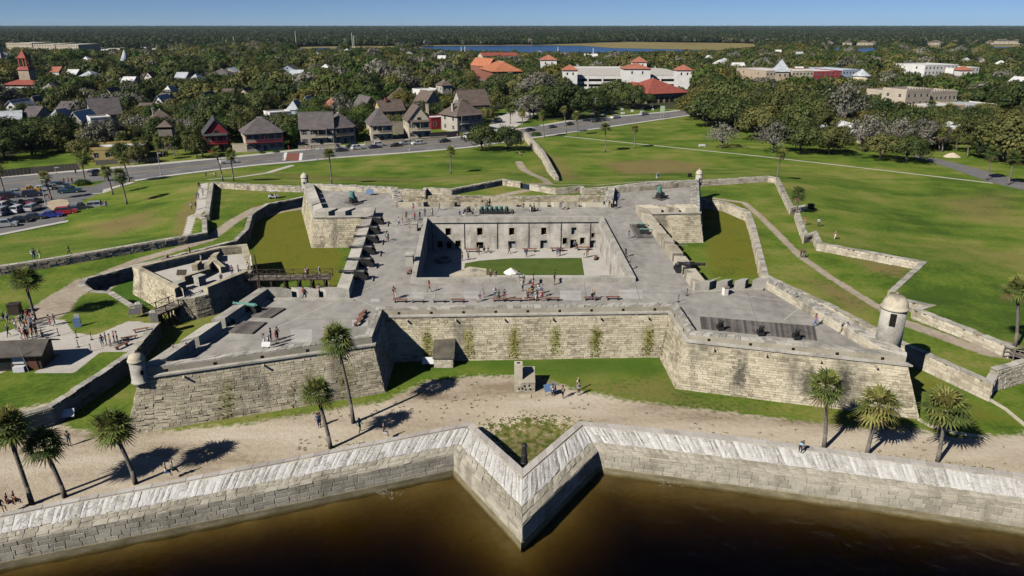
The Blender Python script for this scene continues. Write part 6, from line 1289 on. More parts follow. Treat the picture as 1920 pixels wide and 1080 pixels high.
ch = PL([(535, 301), (560, 301), (563, 287), (537, 287)], 0); tag(MB().add([(p.x, p.y, .042) for p in ch], [(0, 1, 2, 3)]).build('crosswalk', 'brick_paving'), kind='structure')
for a, b in (((532, 301), (536, 286)), ((563, 301), (565, 287))): o = ribbon(PL([a, b]), 1.0, .046, 'crosswalk_line', 'paint_white', None); tag(o, kind='structure')
for u, v in ((181, 363), (215, 391)):
    p = P(u, v); mb = MB().add([(p.x - 1, p.y - .4, .034), (p.x + .8, p.y + .1, .034), (p.x + .8, p.y + .5, .034), (p.x - 1, p.y, .034)], [(0, 1, 2, 3)]).add([(p.x + .6, p.y - .5, .034), (p.x + 1.8, p.y + .6, .034), (p.x + .5, p.y + 1.0, .034)], [(0, 1, 2)]); tag(mb.build('lane_arrow', 'paint_white'), kind='structure')
dr = PL([(1700, 288), (1760, 298), (1840, 318), (1925, 342), (1925, 358), (1850, 340), (1790, 318), (1725, 298)]); tag(MB().add([(p.x, p.y, .034) for p in dr], [tuple(range(8))]).build('tarmac_drive', 'asphalt'), kind='structure')
side = PL([(890, 140), (905, 165), (914, 185), (930, 185), (915, 160), (897, 130), (888, 112), (884, 112)]); tag(MB().add([(p.x, p.y, .03) for p in side], [tuple(range(8))]).build('side_street', 'asphalt'), kind='structure')

dw = PL([(908, 250), (925, 222), (960, 207), (1000, 203), (1008, 212), (985, 228), (968, 238), (945, 250)]); tag(MB().add([(p.x, p.y, .03) for p in dw], [tuple(range(8))]).build('driveway', 'pavement'), kind='structure')
# ------------------------------------------------------------------ houses
for k, c in dict(wall_cream=(.52, .46, .34), wall_grey=(.40, .375, .32), wall_red=(.30, .035, .045), wall_white=(.68, .67, .64), wall_yellow=(.50, .38, .14), wall_brick=(.25, .10, .07), wall_tan=(.42, .34, .25), wall_blue=(.36, .45, .55), wall_stone=(.46, .40, .32), wall_teal=(.05, .42, .42), wood_fence=(.17, .15, .13)).items(): mat(k, [tuple(x * .82 for x in c), c, tuple(min(1, x * 1.1) for x in c)], s=.3, s2=3, bump=.1)
for k, c in dict(roof_grey=(.12, .105, .105), roof_dark=(.06, .06, .065), roof_brown=(.13, .10, .085), roof_orange=(.40, .15, .075), roof_red=(.28, .075, .055), roof_metal=(.42, .45, .48), roof_white=(.62, .62, .61), roof_clay=(.36, .14, .09)).items(): mat(k, [tuple(x * .65 for x in c), c, tuple(min(1, x * 1.3) for x in c)], s=.5, s2=5, rough=.8, bump=.35, bscale=5, stretch=(1, 1, 2.5))
flat('trim_white', (.62, .60, .55)); flat('shutter', (.06, .055, .05)); flat('trim_red', (.28, .03, .035))
BRECT = []; BFOOT = []
def rect_of(pts3):
    q = [proj(p) for p in pts3]; return min(a for a, b in q), min(b for a, b in q), max(a for a, b in q), max(b for a, b in q)
def roof_mesh(kind, x0, x1, y0, y1, e, rz_, ov):
    X0, X1, Y0, Y1 = x0 - ov, x1 + ov, y0 - ov, y1 + ov; e2 = e - ov * .45; th = .22; ym, xm = (Y0 + Y1) / 2, (X0 + X1) / 2; faces = []
    if kind == 'gable_side': faces = [[(X0, Y0, e2), (X1, Y0, e2), (X1, ym, rz_), (X0, ym, rz_)], [(X1, Y1, e2), (X0, Y1, e2), (X0, ym, rz_), (X1, ym, rz_)]]
    elif kind == 'gable_front': faces = [[(X0, Y1, e2), (X0, Y0, e2), (xm, Y0, rz_), (xm, Y1, rz_)], [(X1, Y0, e2), (X1, Y1, e2), (xm, Y1, rz_), (xm, Y0, rz_)]]
    elif kind == 'hip':
        w, d = X1 - X0, Y1 - Y0; h = min(w, d) / 2
        a, b = ((X0 + h, ym, rz_), (X1 - h, ym, rz_)) if w >= d else ((xm, Y0 + h, rz_), (xm, Y1 - h, rz_))
        c = [(X0, Y0, e2), (X1, Y0, e2), (X1, Y1, e2), (X0, Y1, e2)]
        faces = [[c[0], c[1], b, a], [c[1], c[2], b], [c[2], c[3], a, b], [c[3], c[0], a]] if w >= d else [[c[0], c[1], a], [c[1], c[2], b, a], [c[2], c[3], b], [c[3], c[0], a, b]]
    elif kind == 'shed': faces = [[(X0, Y0, e2), (X1, Y0, e2), (X1, Y1, rz_), (X0, Y1, rz_)]]
    mb = MB()
    for f in faces:
        n = len(f); up = [(x, y, z + th) for x, y, z in f]; mb.add(list(f) + up, [tuple(range(n))[::-1], tuple(range(n, 2 * n))] + [(i, (i + 1) % n, n + (i + 1) % n, n + i) for i in range(n)])
    return mb
WIN = {}
def house(name, label, a, b, depth, eave, ridge, roof, wall, roofm, floors=2, nw=3, balcony=None, chimney=None, ov=.45, z0=0.0, cat='house', px=True, base=None, door=True, shut=False, group=None, parapet=0, frac=.3, side_nw=2, win=(1.35, 1.6), trim='trim_white', reg=True, arcade=False):
    A, B = (P(*a, z0), P(*b, z0)) if px else (Vector(a), Vector(b)); w = (B - A).length; rz = math.atan2(B.y - A.y, B.x - A.x); mid = (A + B) / 2
    t = thing(name, label, cat, (A.x, A.y, 0), rz, group); fh = eave / floors; ww, wh = win
    def wall_side(A2, B2, n, front):
        ops = []; L = (Vector(B2) - Vector(A2)).length
        for f in range(floors):
            for k in range(n):
                s = L * (k + .5) / n; wf = min(ww, L / n * .62); isd = front and door and f == 0 and k == n // 2
                zb = f * fh + (.04 if isd else fh * .32); zt = f * fh + (min(2.2, fh * .8) if isd else min(fh * .32 + wh, fh * .86))
                ops.append((s - wf / 2, s + wf / 2, zb, zt, isd))
        mb = MB(); _, dd, nn_, pt = wall_openings(mb, A2, B2, 0, eave, ops, .16); return mb, ops, pt
    def put_openings(ops, pt, wo, front):
        for o in ops:
            s0, s1, zb, zt, isd = o
            g = MB().add([pt(s0, zb, .15), pt(s1, zb, .15), pt(s1, zt, .15), pt(s0, zt, .15)], [(0, 1, 2, 3)]).build('door' if isd else 'window', 'shutter' if isd else 'glass_dark', t, org=(0, 0, 0))
            fm = MB(); e = .07; sm = (s0 + s1) / 2; zm = (zb + zt) / 2
            for x0, x1, z_0, z_1 in ((s0 - e, s0 + .02, zb - e, zt + e), (s1 - .02, s1 + e, zb - e, zt + e), (s0, s1, zt - .02, zt + e), (s0, s1, zb - e, zb + .02)) + (((sm - .025, sm + .025, zb, zt), (s0, s1, zm - .025, zm + .025)) if not isd else ()):
                dq = .1 if x1 - x0 < .06 or z_1 - z_0 < .06 else -.03
                fm.add([pt(x0, z_0, dq), pt(x1, z_0, dq), pt(x1, z_1, dq), pt(x0, z_1, dq)], [(0, 1, 2, 3)])
            fm.build('frame', trim, g, org=(0, 0, 0))
            if shut and not isd and front:
                sh = MB()
                for x in (s0 - .36, s1 + .08): sh.add([pt(x, zb, -.05), pt(x + .28, zb, -.05), pt(x + .28, zt, -.05), pt(x, zt, -.05)], [(0, 1, 2, 3)])
                sh.build('shutter', 'shutter', g, org=(0, 0, 0))
    cs = [(0, 0), (w, 0), (w, depth), (0, depth)]; W_ = MB(); allops = []
    for (p0, p1, n, fr) in ((cs[0], cs[1], nw, True), (cs[1], cs[2], side_nw, False), (cs[3], cs[0], side_nw, False)):
        mb, ops, pt = wall_side(p0, p1, n, fr); W_.add(mb.v, mb.f); allops.append((ops, pt, fr))
    W_.add([(w, depth, 0), (0, depth, 0), (0, depth, eave), (w, depth, eave)], [(0, 1, 2, 3)])
    if roof == 'gable_side': W_.add([(0, 0, eave), (0, depth, eave), (0, depth / 2, ridge), (w, 0, eave), (w, depth, eave), (w, depth / 2, ridge)], [(0, 2, 1), (3, 4, 5)])
    if roof == 'gable_front': W_.add([(0, 0, eave), (w, 0, eave), (w / 2, 0, ridge), (0, depth, eave), (w, depth, eave), (w / 2, depth, ridge)], [(0, 1, 2), (3, 5, 4)])
    wo = W_.build('wall', wall, t, org=(0, 0, 0))
    for ops, pt, fr in allops: put_openings(ops, pt, wo, fr)
    if roof == 'gable_front' and ridge - eave > 2:
        g = MB().span(w / 2 - .45, w / 2 + .45, -.03, .0, eave + .35, eave + 1.45).build('gable_window', 'glass_dark', t, org=(0, 0, 0)); MB().span(w / 2 - .8, w / 2 - .5, -.05, 0, eave + .35, eave + 1.45).span(w / 2 + .5, w / 2 + .8, -.05, 0, eave + .35, eave + 1.45).build('shutter', 'shutter', g, org=(0, 0, 0))
    if roof == 'flat':
        ro = MB().span(.0, w, 0, depth, eave - .1, eave + .02).build('roof', roofm, t, org=(0, 0, 0)); pm = MB(); ph = parapet or .5
        for x0, x1, y0, y1 in ((-.05, w + .05, -.06, .25), (-.05, w + .05, depth - .25, depth + .06), (-.06, .25, .25, depth - .25), (w - .25, w + .06, .25, depth - .25)): pm.span(x0, x1, y0, y1, eave - .05, eave + ph)
        pm.build('parapet', wall, t, org=(0, 0, 0))
    else:
        ro = roof_mesh(roof, 0, w, 0, depth, eave, ridge, ov).build('roof', roofm, t, org=(0, 0, 0))
        if roof == 'hip' or roof == 'gable_side' or roof == 'gable_front':
            rc = MB(); d2 = min(w, depth) / 2
            if roof == 'gable_front' or (roof == 'hip' and depth > w): rc.tube((w / 2, (d2 if roof == 'hip' else -ov), ridge + .25), (w / 2, depth + (-d2 if roof == 'hip' else ov), ridge + .25), .12, n=6)
            else: rc.tube((d2 if roof == 'hip' else -ov, depth / 2, ridge + .25), (w + (-d2 if roof == 'hip' else ov), depth / 2, ridge + .25), .12, n=6)
            rc.build('ridge_cap', 'trim_white' if roof == 'hip' else roofm, ro, org=(0, 0, 0))
    if chimney: MB().box((chimney[0] * w, chimney[1] * depth, ridge * .5 + .4 + chimney[2] / 2), (.95, .95, ridge + chimney[2])).box((chimney[0] * w, chimney[1] * depth, ridge + chimney[2] + .42), (1.15, 1.15, .15)).build('chimney', chimney[3] if len(chimney) > 3 else 'wall_grey', ro, org=(0, 0, 0))
    if balcony:
        x0, x1 = balcony[0] * w, balcony[1] * w; bm = balcony[2]; zb = fh; bo = MB().span(x0, x1, -1.35, -.0, zb - .12, zb + .05); bo.span(x0, x1, -1.36, -1.28, zb + .85, zb + .95)
        n = max(3, int((x1 - x0) / .35))
        for k in range(n + 1): q = x0 + (x1 - x0) * k / n; bo.box((q, -1.32, zb + .45), (.07, .06, .85))
        bo.build('balcony', bm, t, org=(0, 0, 0))
        for k in range(3): q = x0 + .08 + (x1 - x0 - .16) * k / 2; MB().box((q, -1.3, zb + .95 + (eave - zb - 1.0) / 2 - .1), (.12, .12, eave - zb - .8)).build('balcony_post', bm, t, org=(0, 0, 0))
        MB().add([(x0 - .2, -1.6, eave - .25), (x1 + .2, -1.6, eave - .25), (x1 + .2, -.02, eave + .35), (x0 - .2, -.02, eave + .35), (x0 - .2, -1.6, eave - .15), (x1 + .2, -1.6, eave - .15), (x1 + .2, -.02, eave + .45), (x0 - .2, -.02, eave + .45)], [(4, 5, 6, 7), (0, 1, 5, 4), (3, 2, 1, 0), (1, 2, 6, 5), (3, 0, 4, 7)]).build('balcony_roof', roofm, t, org=(0, 0, 0))
    if arcade:
        k = max(3, int(w / 4))
        for q in range(k): MB().span(w * (q + .2) / k, w * (q + .8) / k, -.06, .0, .05, 2.9).lathe([(.01, 0), (.01, .01)], (w * (q + .5) / k, 0, 0), 4).build('arch_opening', 'opening_shade', t, org=(0, 0, 0))
    dn = (B - A).normalized(); pn = Vector((-dn.y, dn.x, 0)); cn3 = [A, B, B + pn * depth, A + pn * depth]
    BFOOT.append([Vector((p.x, p.y)) for p in cn3])
    if reg: 
        r = rect_of([p + Vector((0, 0, z)) for p in cn3 for z in (eave * .35, ridge)]); BRECT.append((*r, mid.y, frac))
    return t
H = house
H('old_house', 'red gabled house with red balcony and cream ground floor', (387, 287), (434, 284), 12, 6.2, 11.2, 'gable_front', 'wall_red', 'roof_dark', 2, 3, (.02, .9, 'trim_red'), shut=True)
H('old_house', 'cream house with red porch railing and broad grey hip roof', (463, 286), (533, 281), 11, 6.6, 11.0, 'hip', 'wall_cream', 'roof_grey', 2, 5, (.02, .98, 'trim_red'), shut=True, ov=.7)
H('old_house', 'pale grey house with steep wood shingle roof and central balcony', (565, 274), (627, 272), 9, 6.2, 11.6, 'gable_side', 'wall_grey', 'roof_grey', 2, 4, (.3, .8, 'wall_tan'), shut=True)
H('old_house', 'narrower grey house with balcony and hip roof joined to the shingle house', (628, 271), (668, 267), 10, 6.2, 10.8, 'hip', 'wall_grey', 'roof_grey', 2, 3, (.03, .85, 'wall_tan'))
H('old_house', 'cream house with tall pyramid hip roof and full width balcony', (697, 266), (737, 264), 12, 6.3, 11.8, 'hip', 'wall_cream', 'roof_grey', 2, 3, (.06, .98, 'wall_cream'), ov=.6)
H('old_house', 'cream gabled house with balcony and tall pale chimney', (767, 262), (808, 260), 11, 7.0, 12.5, 'gable_front', 'wall_cream', 'roof_brown', 2, 3, (.1, .92, 'wall_cream'), chimney=(.98, .35, .0, 'wall_cream'), shut=True)
H('old_house', 'grey hip roofed house with upper gallery behind the spreading oak', (858, 249), (904, 244), 12, 7.0, 12.2, 'hip', 'wall_grey', 'roof_brown', 2, 4, (.1, .95, 'wall_grey'), chimney=(.1, .4, -1.2, 'wall_grey'), ov=.9)
H('old_house', 'large brown roofed house with two dormers behind the gallery house', (866, 222), (918, 219), 12, 5.8, 12.5, 'gable_side', 'wall_grey', 'roof_brown', 2, 4)
H('old_house', 'yellow gabled house behind the pyramid roofed house', (684, 232), (712, 230), 14, 6.6, 11.5, 'gable_front', 'wall_yellow', 'roof_grey', 2, 2)
H('old_house', 'yellow wing with grey shingle roof beside red brick chimney', (716, 236), (760, 233), 9, 6.2, 10.5, 'gable_side', 'wall_yellow', 'roof_brown', 2, 3, chimney=(.35, .4, .6, 'wall_brick'))
H('old_house', 'dark brown roofed cottage in the trees behind the yellow wing', (741, 203), (776, 201), 11, 4.6, 10.5, 'hip', 'wall_grey', 'roof_brown', 1, 3)
H('old_house', 'brown gabled house with tall front window between the palms', (796, 216), (830, 213), 11, 4.5, 11.0, 'gable_front', 'wall_grey', 'roof_brown', 1, 2)
H('flat_shop', 'low red walled shop with cluttered pale flat roof beside the gabled house', (809, 243), (850, 240), 9, 4.6, 4.6, 'flat', 'trim_red', 'roof_white', 1, 3)
H('old_house', 'large grey shingle roofed house among the oaks behind the white wall', (177, 240), (233, 236), 12, 5.2, 12, 'gable_side', 'wall_grey', 'roof_grey', 1, 3, chimney=(.55, .5, .9))
H('white_house', 'plain white block house in front of the shingle roofed house', (176, 256), (214, 253), 9, 7.0, 7.0, 'flat', 'wall_white', 'roof_white', 2, 2)
H('motel', 'long pale grey building with metal roof at the tree edge', (-30, 247), (44, 243), 14, 4.4, 7.2, 'gable_side', 'wall_white', 'roof_metal', 1, 8)
H('low_shop', 'low dark shop with ochre fascia behind the roadside palms', (172, 303), (276, 297), 12, 3.6, 3.6, 'flat', 'wall_yellow', 'roof_white', 1, 5, parapet=.9, frac=.9)
H('old_house', 'brown tiled cottage with yellow gable beside the wooden watchtower', (290, 248), (330, 245), 10, 4.6, 8.5, 'hip', 'wall_tan', 'roof_brown', 1, 3, chimney=(.2, .5, .4))
H('teal_house', 'bright turquoise house glimpsed between the oaks', (617, 225), (656, 222), 8, 5.5, 9, 'gable_front', 'wall_teal', 'roof_clay', 2, 2)
H('flat_house', 'pale flat roofed house behind the hip roofed red porch house', (508, 232), (548, 229), 9, 4.6, 4.6, 'flat', 'wall_white', 'roof_white', 1, 3)
H('annex', 'pale grey annexe with flat roof up the lane behind the houses', (802, 186), (836, 184), 22, 4.5, 4.5, 'flat', 'wall_white', 'roof_white', 1, 3)
H('old_house', 'purple brown block house at the lane end', (830, 188), (848, 187), 9, 8.5, 11.0, 'hip', 'wall_grey', 'roof_brown', 2, 2)
# watchtower
p = P(320, 292); t = thing('wooden_watchtower', 'dark timber lookout tower with pyramid roof and braced legs', 'tower', tuple(p), .2); 
for sx in (-1, 1):
    for sy in (-1, 1): MB().tube((sx * 1.9, sy * 1.9, 0), (sx * 1.5, sy * 1.5, 7), .16).build('leg', 'wood_grey', t, org=(0, 0, 0))
for s in (-1, 1): MB().tube((-1.8, s * 1.8, 1), (1.6, s * 1.6, 6), .1).build('brace', 'wood_grey', t, org=(0, 0, 0)); MB().tube((1.8, s * 1.8, 1), (-1.6, s * 1.6, 6), .1).build('brace', 'wood_grey', t, org=(0, 0, 0))
MB().box((0, 0, 8.0), (4.4, 4.4, 2.2)).build('cabin', 'wood_grey', t, org=(0, 0, 0)); MB().box((0, 0, 9.6), (4.0, 4.0, 1.0)).build('opening', 'opening_shade', t, org=(0, 0, 0)); MB().prism([(-2.6, -2.6), (2.6, -2.6), (2.6, 2.6), (-2.6, 2.6)], 10.0, 12.0, poly2=[(-.05, -.05), (.05, -.05), (.05, .05), (-.05, .05)]).build('roof', 'roof_brown', t, org=(0, 0, 0)); BRECT.append((303, 235, 336, 288, p.y))
# garden walls and fences along the avenue
def lowwall(pts, h, label, matn, name='garden_wall', boards=False):
    A = PL(pts); t = thing(name, label, 'fence' if boards else 'wall', tuple(A[0])); 
    if boards:
        for i in range(len(A) - 1):
            n = max(1, int((A[i + 1] - A[i]).length / .9)); an = math.atan2((A[i + 1] - A[i]).y, (A[i + 1] - A[i]).x)
            for k in range(n): c = A[i].lerp(A[i + 1], (k + .5) / n); MB().box((c.x, c.y, h / 2 + random.uniform(-.05, .05)), ((A[i + 1] - A[i]).length / n * .95, .06, h), an).build('board', matn, t)
    else:
        L1, R1 = strip(A, -.15, .15); mb = MB(); cp = MB(); L2, R2 = strip(A, -.22, .22)
        for i in range(len(A) - 1): mb.prism([R1[i], R1[i + 1], L1[i + 1], L1[i]][::-1], 0, h); cp.prism([R2[i], R2[i + 1], L2[i + 1], L2[i]][::-1], h, h + .1)
        mb.build('wall_body', matn, t); cp.build('coping', matn, t)
lowwall([(560, 281), (640, 276)], 1.3, 'low cream garden wall in front of the shingle roofed house', 'wall_cream'); lowwall([(684, 273), (757, 268)], 1.4, 'low cream wall in front of the pyramid roofed house', 'wall_cream'); lowwall([(760, 268), (838, 262)], 1.4, 'low cream wall in front of the gabled chimney house', 'wall_cream'); lowwall([(738, 252), (768, 250)], 5.0, 'tall cream wall joining the two gabled houses', 'wall_cream'); lowwall([(437, 286), (465, 285)], 3.0, 'cream wall with arched gate between the two red balcony houses', 'wall_cream')
lowwall([(808, 262), (862, 256)], 2.4, 'grey plank fence below the red walled shop', 'wood_fence', 'plank_fence', True); lowwall([(-20, 335), (60, 327), (150, 319)], 2.2, 'weathered plank fence along the avenue under the trees', 'wood_fence', 'plank_fence', True); lowwall([(180, 310), (300, 302)], 1.6, 'dark fence in front of the ochre fascia shop', 'wood_fence', 'plank_fence', True)

# larger buildings
def big(name, label, a, b, depth, h, wall, roofm='roof_white', floors=2, nw=8, roof='flat', ridge=None, **k): return H(name, label, a, b, depth, h, ridge or h, roof, wall, roofm, floors, nw, win=(1.6, 1.5), door=False, cat='building', **k)
def hiptower(p, w, h, rh, label, wall='wall_white', roofm='roof_clay'):
    t = thing('corner_tower', label, 'tower', (p.x, p.y, 0)); MB().span(-w / 2, w / 2, -w / 2, w / 2, 0, h).build('wall', wall, t, org=(0, 0, 0)); roof_mesh('hip', -w / 2, w / 2, -w / 2, w / 2, h + .3, h + rh, .7).build('roof', roofm, t, org=(0, 0, 0))
    for s in (-.2, .2): MB().span(s * w - .5, s * w + .5, -w / 2 - .04, -w / 2, h - 3.2, h - 1.4).build('window', 'glass_dark', t, org=(0, 0, 0))
# parking garage
gy = P(1100, 168).y; gx0, gx1 = xat(1075, 160, gy), xat(1292, 160, gy); gd = 95
t = thing('parking_garage', 'white open sided parking garage with long dark slots below the avenue trees', 'garage', (gx0, gy, 0)); w = gx1 - gx0
MB().span(0, w, 6, gd, 0, 9.5).build('deck_body', 'pavement', t, org=(0, 0, 0))
for k in range(3): MB().span(0, w, 0, .4, .2 + 3.5 * k, 2.0 + 3.5 * k).span(0, .4, .4, gd, .2 + 3.5 * k, 2.0 + 3.5 * k).span(w - .4, w, .4, gd, .2 + 3.5 * k, 2.0 + 3.5 * k).build('parapet_band', 'wall_white', t, org=(0, 0, 0))
MB().span(0, w, gd, gd + .4, 0, 10.6).build('back_wall', 'wall_white', t, org=(0, 0, 0)); MB().span(.4, w - .4, 1.0, 1.2, 0, 8.6).build('bay_shade_panel', 'opening_shade', t, org=(0, 0, 0)); MB().span(.4, w - .4, .4, gd, 8.65, 8.9).build('roof_deck', 'deck_concrete', t, org=(0, 0, 0))  # dark panel behind the bands stands in for the shaded parking interior
for k in range(9): MB().span(w * k / 8 - .5, w * k / 8 + .5, -.15, .5, 0, 9.3).build('pier', 'wall_white', t, org=(0, 0, 0))
BFOOT.append([Vector((gx0, gy)), Vector((gx1, gy)), Vector((gx1, gy + gd)), Vector((gx0, gy + gd))]); BRECT.append((1018, 106, 1294, 163, gy)); BRECT.append((1085, 140, 1290, 172, gy))
zq = lambda u, v, y: Vector((xat(u, v, y), y, 0))
hiptower(zq(1068, 140, gy), 10, zat(131, gy), 3.4, 'white stair tower with clay tile hip roof at the near garage corner'); hiptower(zq(1280, 140, gy), 10.5, zat(131, gy), 3.4, 'white stair tower with clay tile roof at the garage end next to the grove'); hiptower(zq(1191, 135, gy - 1), 18, zat(128, gy), 3.6, 'wide white entrance tower with clay tile roof in the garage middle')
hiptower(zq(1028, 120, gy + 95), 13, zat(112, gy + 95), 4, 'white tower with clay tile roof at the rear garage corner'); hiptower(zq(1198, 118, gy + 95), 11, zat(116, gy + 95), 4, 'small white rooftop tower with clay roof behind the entrance tower')
for k, (u, v) in enumerate([(1083, 124), (1055, 128), (1110, 122), (1140, 124)]): p = P(u, v, 9.0); o = car(u, v, ['suv', 'sedan', 'suv', 'sedan'][k], ['white', 'silver', 'grey', 'black'][k], R(90), 'parked on the open garage roof', 8.92)
vy = P(1240, 192).y
H('visitor_center', 'pale visitor hall with broad red hip roof and dark arches', (1212, 194), (1287, 190), 30, 5.6, 12.5, 'hip', 'wall_tan', 'roof_red', 1, 6, cat='building', arcade=True, ov=1.2); H('visitor_wing', 'low wing with red tile roof beside the visitor hall chimney', (1192, 182), (1222, 181), 22, 4.5, 8.0, 'hip', 'wall_tan', 'roof_red', 1, 3, cat='building', ov=1.0)
H('brick_hall', 'brick hall with bright orange tile hip roof', (924, 156), (978, 155), 45, 9.0, 15, 'hip', 'wall_brick', 'roof_orange', 3, 9, cat='building', ov=1.2); H('brick_wing', 'brick wing with orange tile roof attached to the hall', (916, 148), (935, 147), 26, 10, 16, 'gable_front', 'wall_brick', 'roof_orange', 3, 3, cat='building'); H('school_wing', 'long cream building with dark red roof behind the brick hall', (905, 118), (972, 117), 22, 8, 11, 'gable_side', 'wall_cream', 'roof_red', 2, 12, cat='building')
big('mansard_hotel', 'tan block with red awning at the end of the coloured hotel row', (1433, 167), (1480, 166), 40, 12, 'wall_tan', floors=3, nw=7); big('mansard_hotel', 'cream hotel block with dark red upper storey', (1482, 164), (1522, 163), 40, 11, 'wall_cream', floors=3, nw=6); big('mansard_hotel', 'maroon fronted hotel block in the coloured row', (1523, 163), (1575, 162), 38, 10.5, 'wall_red', floors=3, nw=6); big('mansard_hotel', 'grey green mansard hotel block beside the conical turret', (1576, 161), (1606, 160), 36, 11, 'wall_blue', floors=3, nw=5)
y_ = P(1616, 161).y; p = zq(1614, 150, y_); t = thing('round_turret', 'round cream turret with pointed grey roof ending the hotel row', 'turret', (p.x, p.y, 0)); MB().lathe([(6, 0), (6, zat(142, y_))], (0, 0, 0), 16).build('wall', 'wall_cream', t, True, org=(0, 0, 0)); MB().lathe([(6.8, zat(142, y_)), (.1, zat(129, y_))], (0, 0, 0), 16).build('roof', 'roof_metal', t, org=(0, 0, 0)); BRECT.append((1600, 129, 1622, 160, y_))
y_ = P(1460, 166).y; hiptower(zq(1463, 140, y_), 9, zat(134, y_), 8, 'tan mansard tower with steep roof rising over the hotel row', 'wall_tan', 'roof_metal')
big('castle_museum', 'buff castellated stone building with dark red arched windows', (1692, 216), (1738, 213), 14, 11.0, 'wall_stone', floors=3, nw=4, parapet=1.4, frac=.45); big('castle_museum', 'lower castellated stone wing with white roof and red shutters', (1739, 211), (1788, 208), 14, 9.5, 'wall_stone', floors=2, nw=6, parapet=1.0); big('castle_museum', 'set back buff stone block with crenellated parapet in the trees', (1660, 205), (1694, 203), 14, 8.5, 'wall_stone', floors=2, nw=4, parapet=1.2, frac=.75)
cm = [o for o in COL.objects if o.name.startswith('castle_museum')]
for t in cm:
    w_ = 13
    for k in range(7): MB().span(k * 1.9 + .2, k * 1.9 + 1.2, -.08, .24, 12.4 if t == cm[0] else (10.5 if t == cm[1] else 9.7), 13.2 if t == cm[0] else (11.3 if t == cm[1] else 10.5)).build('merlon', 'wall_stone', t, org=(0, 0, 0))
big('white_hotel', 'white four storey hotel with red edged roof and balconies', (1728, 160), (1790, 158), 30, 14, 'wall_white', floors=4, nw=9); big('white_hotel', 'white hotel wing with low tower behind the four storey block', (1782, 160), (1830, 158), 30, 12, 'wall_white', floors=4, nw=7); y_ = P(1800, 160).y; hiptower(zq(1803, 140, y_ - 2), 9, zat(131, y_), 3, 'small white tower with pink tile roof on the hotel wing')
big('beige_annex', 'long beige wall of low flat roofed building beside the castellated museum', (1735, 222), (1806, 219), 18, 5.2, 'wall_tan', floors=1, nw=5); big('beige_annex', 'low flat building with solar roof lights at the thicket edge', (1808, 217), (1865, 214), 24, 4.6, 'wall_white', 'roof_metal', 1, 5)
big('college_block', 'cream college block with rows of windows at the woods edge, end nearest the church', (16, 103), (64, 103), 60, zat(81, P(40, 103).y), 'wall_cream', floors=4, nw=10); big('college_block', 'cream college block in the middle of the long range', (66, 103), (106, 103), 60, zat(83, P(85, 103).y), 'wall_cream', floors=4, nw=8); big('college_block', 'cream college block at the low terraces end of the range', (108, 104), (150, 104), 60, zat(84, P(130, 104).y), 'wall_cream', floors=4, nw=8)
for k, (u0, u1, v, h) in enumerate([(153, 185, 99, 7), (186, 205, 100, 6), (206, 226, 99, 7), (253, 275, 97, 7), (286, 302, 98, 6), (382, 402, 90, 6), (398, 420, 86, 6)]): big('far_shop', 'pale low commercial building far off between the trees', (u0, v), (u1, v), 25, h, 'wall_white' if k % 2 else 'wall_cream', floors=1, nw=4, group='far commercial buildings')
# church with red tower
y_ = P(35, 168).y; t = thing('red_tower_church', 'church hall with white lower walls, red roof and tall red spired tower', 'church', tuple(zq(8, 165, y_))); x0 = 0; x1 = xat(68, 160, y_) - xat(8, 160, y_)
MB().span(0, x1, 0, 22, 0, zat(158, y_)).build('wall', 'wall_white', t, org=(0, 0, 0)); roof_mesh('hip', 0, x1, 0, 22, zat(158, y_), zat(146, y_), 1).build('roof', 'roof_red', t, org=(0, 0, 0))
for k in range(8): MB().span(x1 * (k + .3) / 8, x1 * (k + .7) / 8, -.06, 0, 2, zat(160, y_)).build('window', 'glass_dark', t, org=(0, 0, 0))
tx = xat(33, 130, y_) - xat(8, 160, y_); tw = 7.5
MB().span(tx - tw / 2, tx + tw / 2, 6, 6 + tw, 0, zat(132, y_)).build('tower', 'wall_tan', t, org=(0, 0, 0)); MB().prism([(tx - tw * .58, 6 - .6), (tx + tw * .58, 5.4), (tx + tw * .58, 6.6 + tw), (tx - tw * .58, 6.6 + tw)], zat(132, y_), zat(126, y_), poly2=[(tx - tw * .42, 7), (tx + tw * .42, 7), (tx + tw * .42, 5 + tw), (tx - tw * .42, 5 + tw)]).build('tower_roof', 'roof_red', t, org=(0, 0, 0))
for sx in (-1, 1):
    for sy in (7.6, 4.4 + tw): MB().box((tx + sx * tw * .32, sy, (zat(126, y_) + zat(110, y_)) / 2), (.9, .9, zat(110, y_) - zat(126, y_))).build('belfry_post', 'roof_red', t, org=(0, 0, 0))
MB().prism([(tx - tw * .45, 6.6), (tx + tw * .45, 6.6), (tx + tw * .45, 5.4 + tw), (tx - tw * .45, 5.4 + tw)], zat(110, y_), zat(95, y_), poly2=[(tx - .1, 9.6), (tx + .1, 9.6), (tx + .1, 9.9), (tx - .1, 9.9)]).build('spire', 'roof_red', t, org=(0, 0, 0)); BRECT.append((2, 92, 70, 168, y_)); BRECT.append((2, 143, 70, 166, y_, .12)); BFOOT.append([Vector((zq(8, 165, y_).x + a, y_ + b)) for a, b in ((0, 0), (x1, 0), (x1, 22), (0, 22))])
y_ = P(235, 128).y; t = thing('cone_spire', 'slender grey conical spire rising from the woods', 'spire', tuple(zq(235, 110, y_))); MB().lathe([(6, 0), (6, zat(119, y_))], (0, 0, 0), 12).build('drum', 'wall_tan', t, org=(0, 0, 0)); MB().lathe([(6.6, zat(119, y_)), (.1, zat(93, y_))], (0, 0, 0), 14).build('cone', 'roof_metal', t, True, org=(0, 0, 0)); BRECT.append((228, 92, 242, 120, y_))
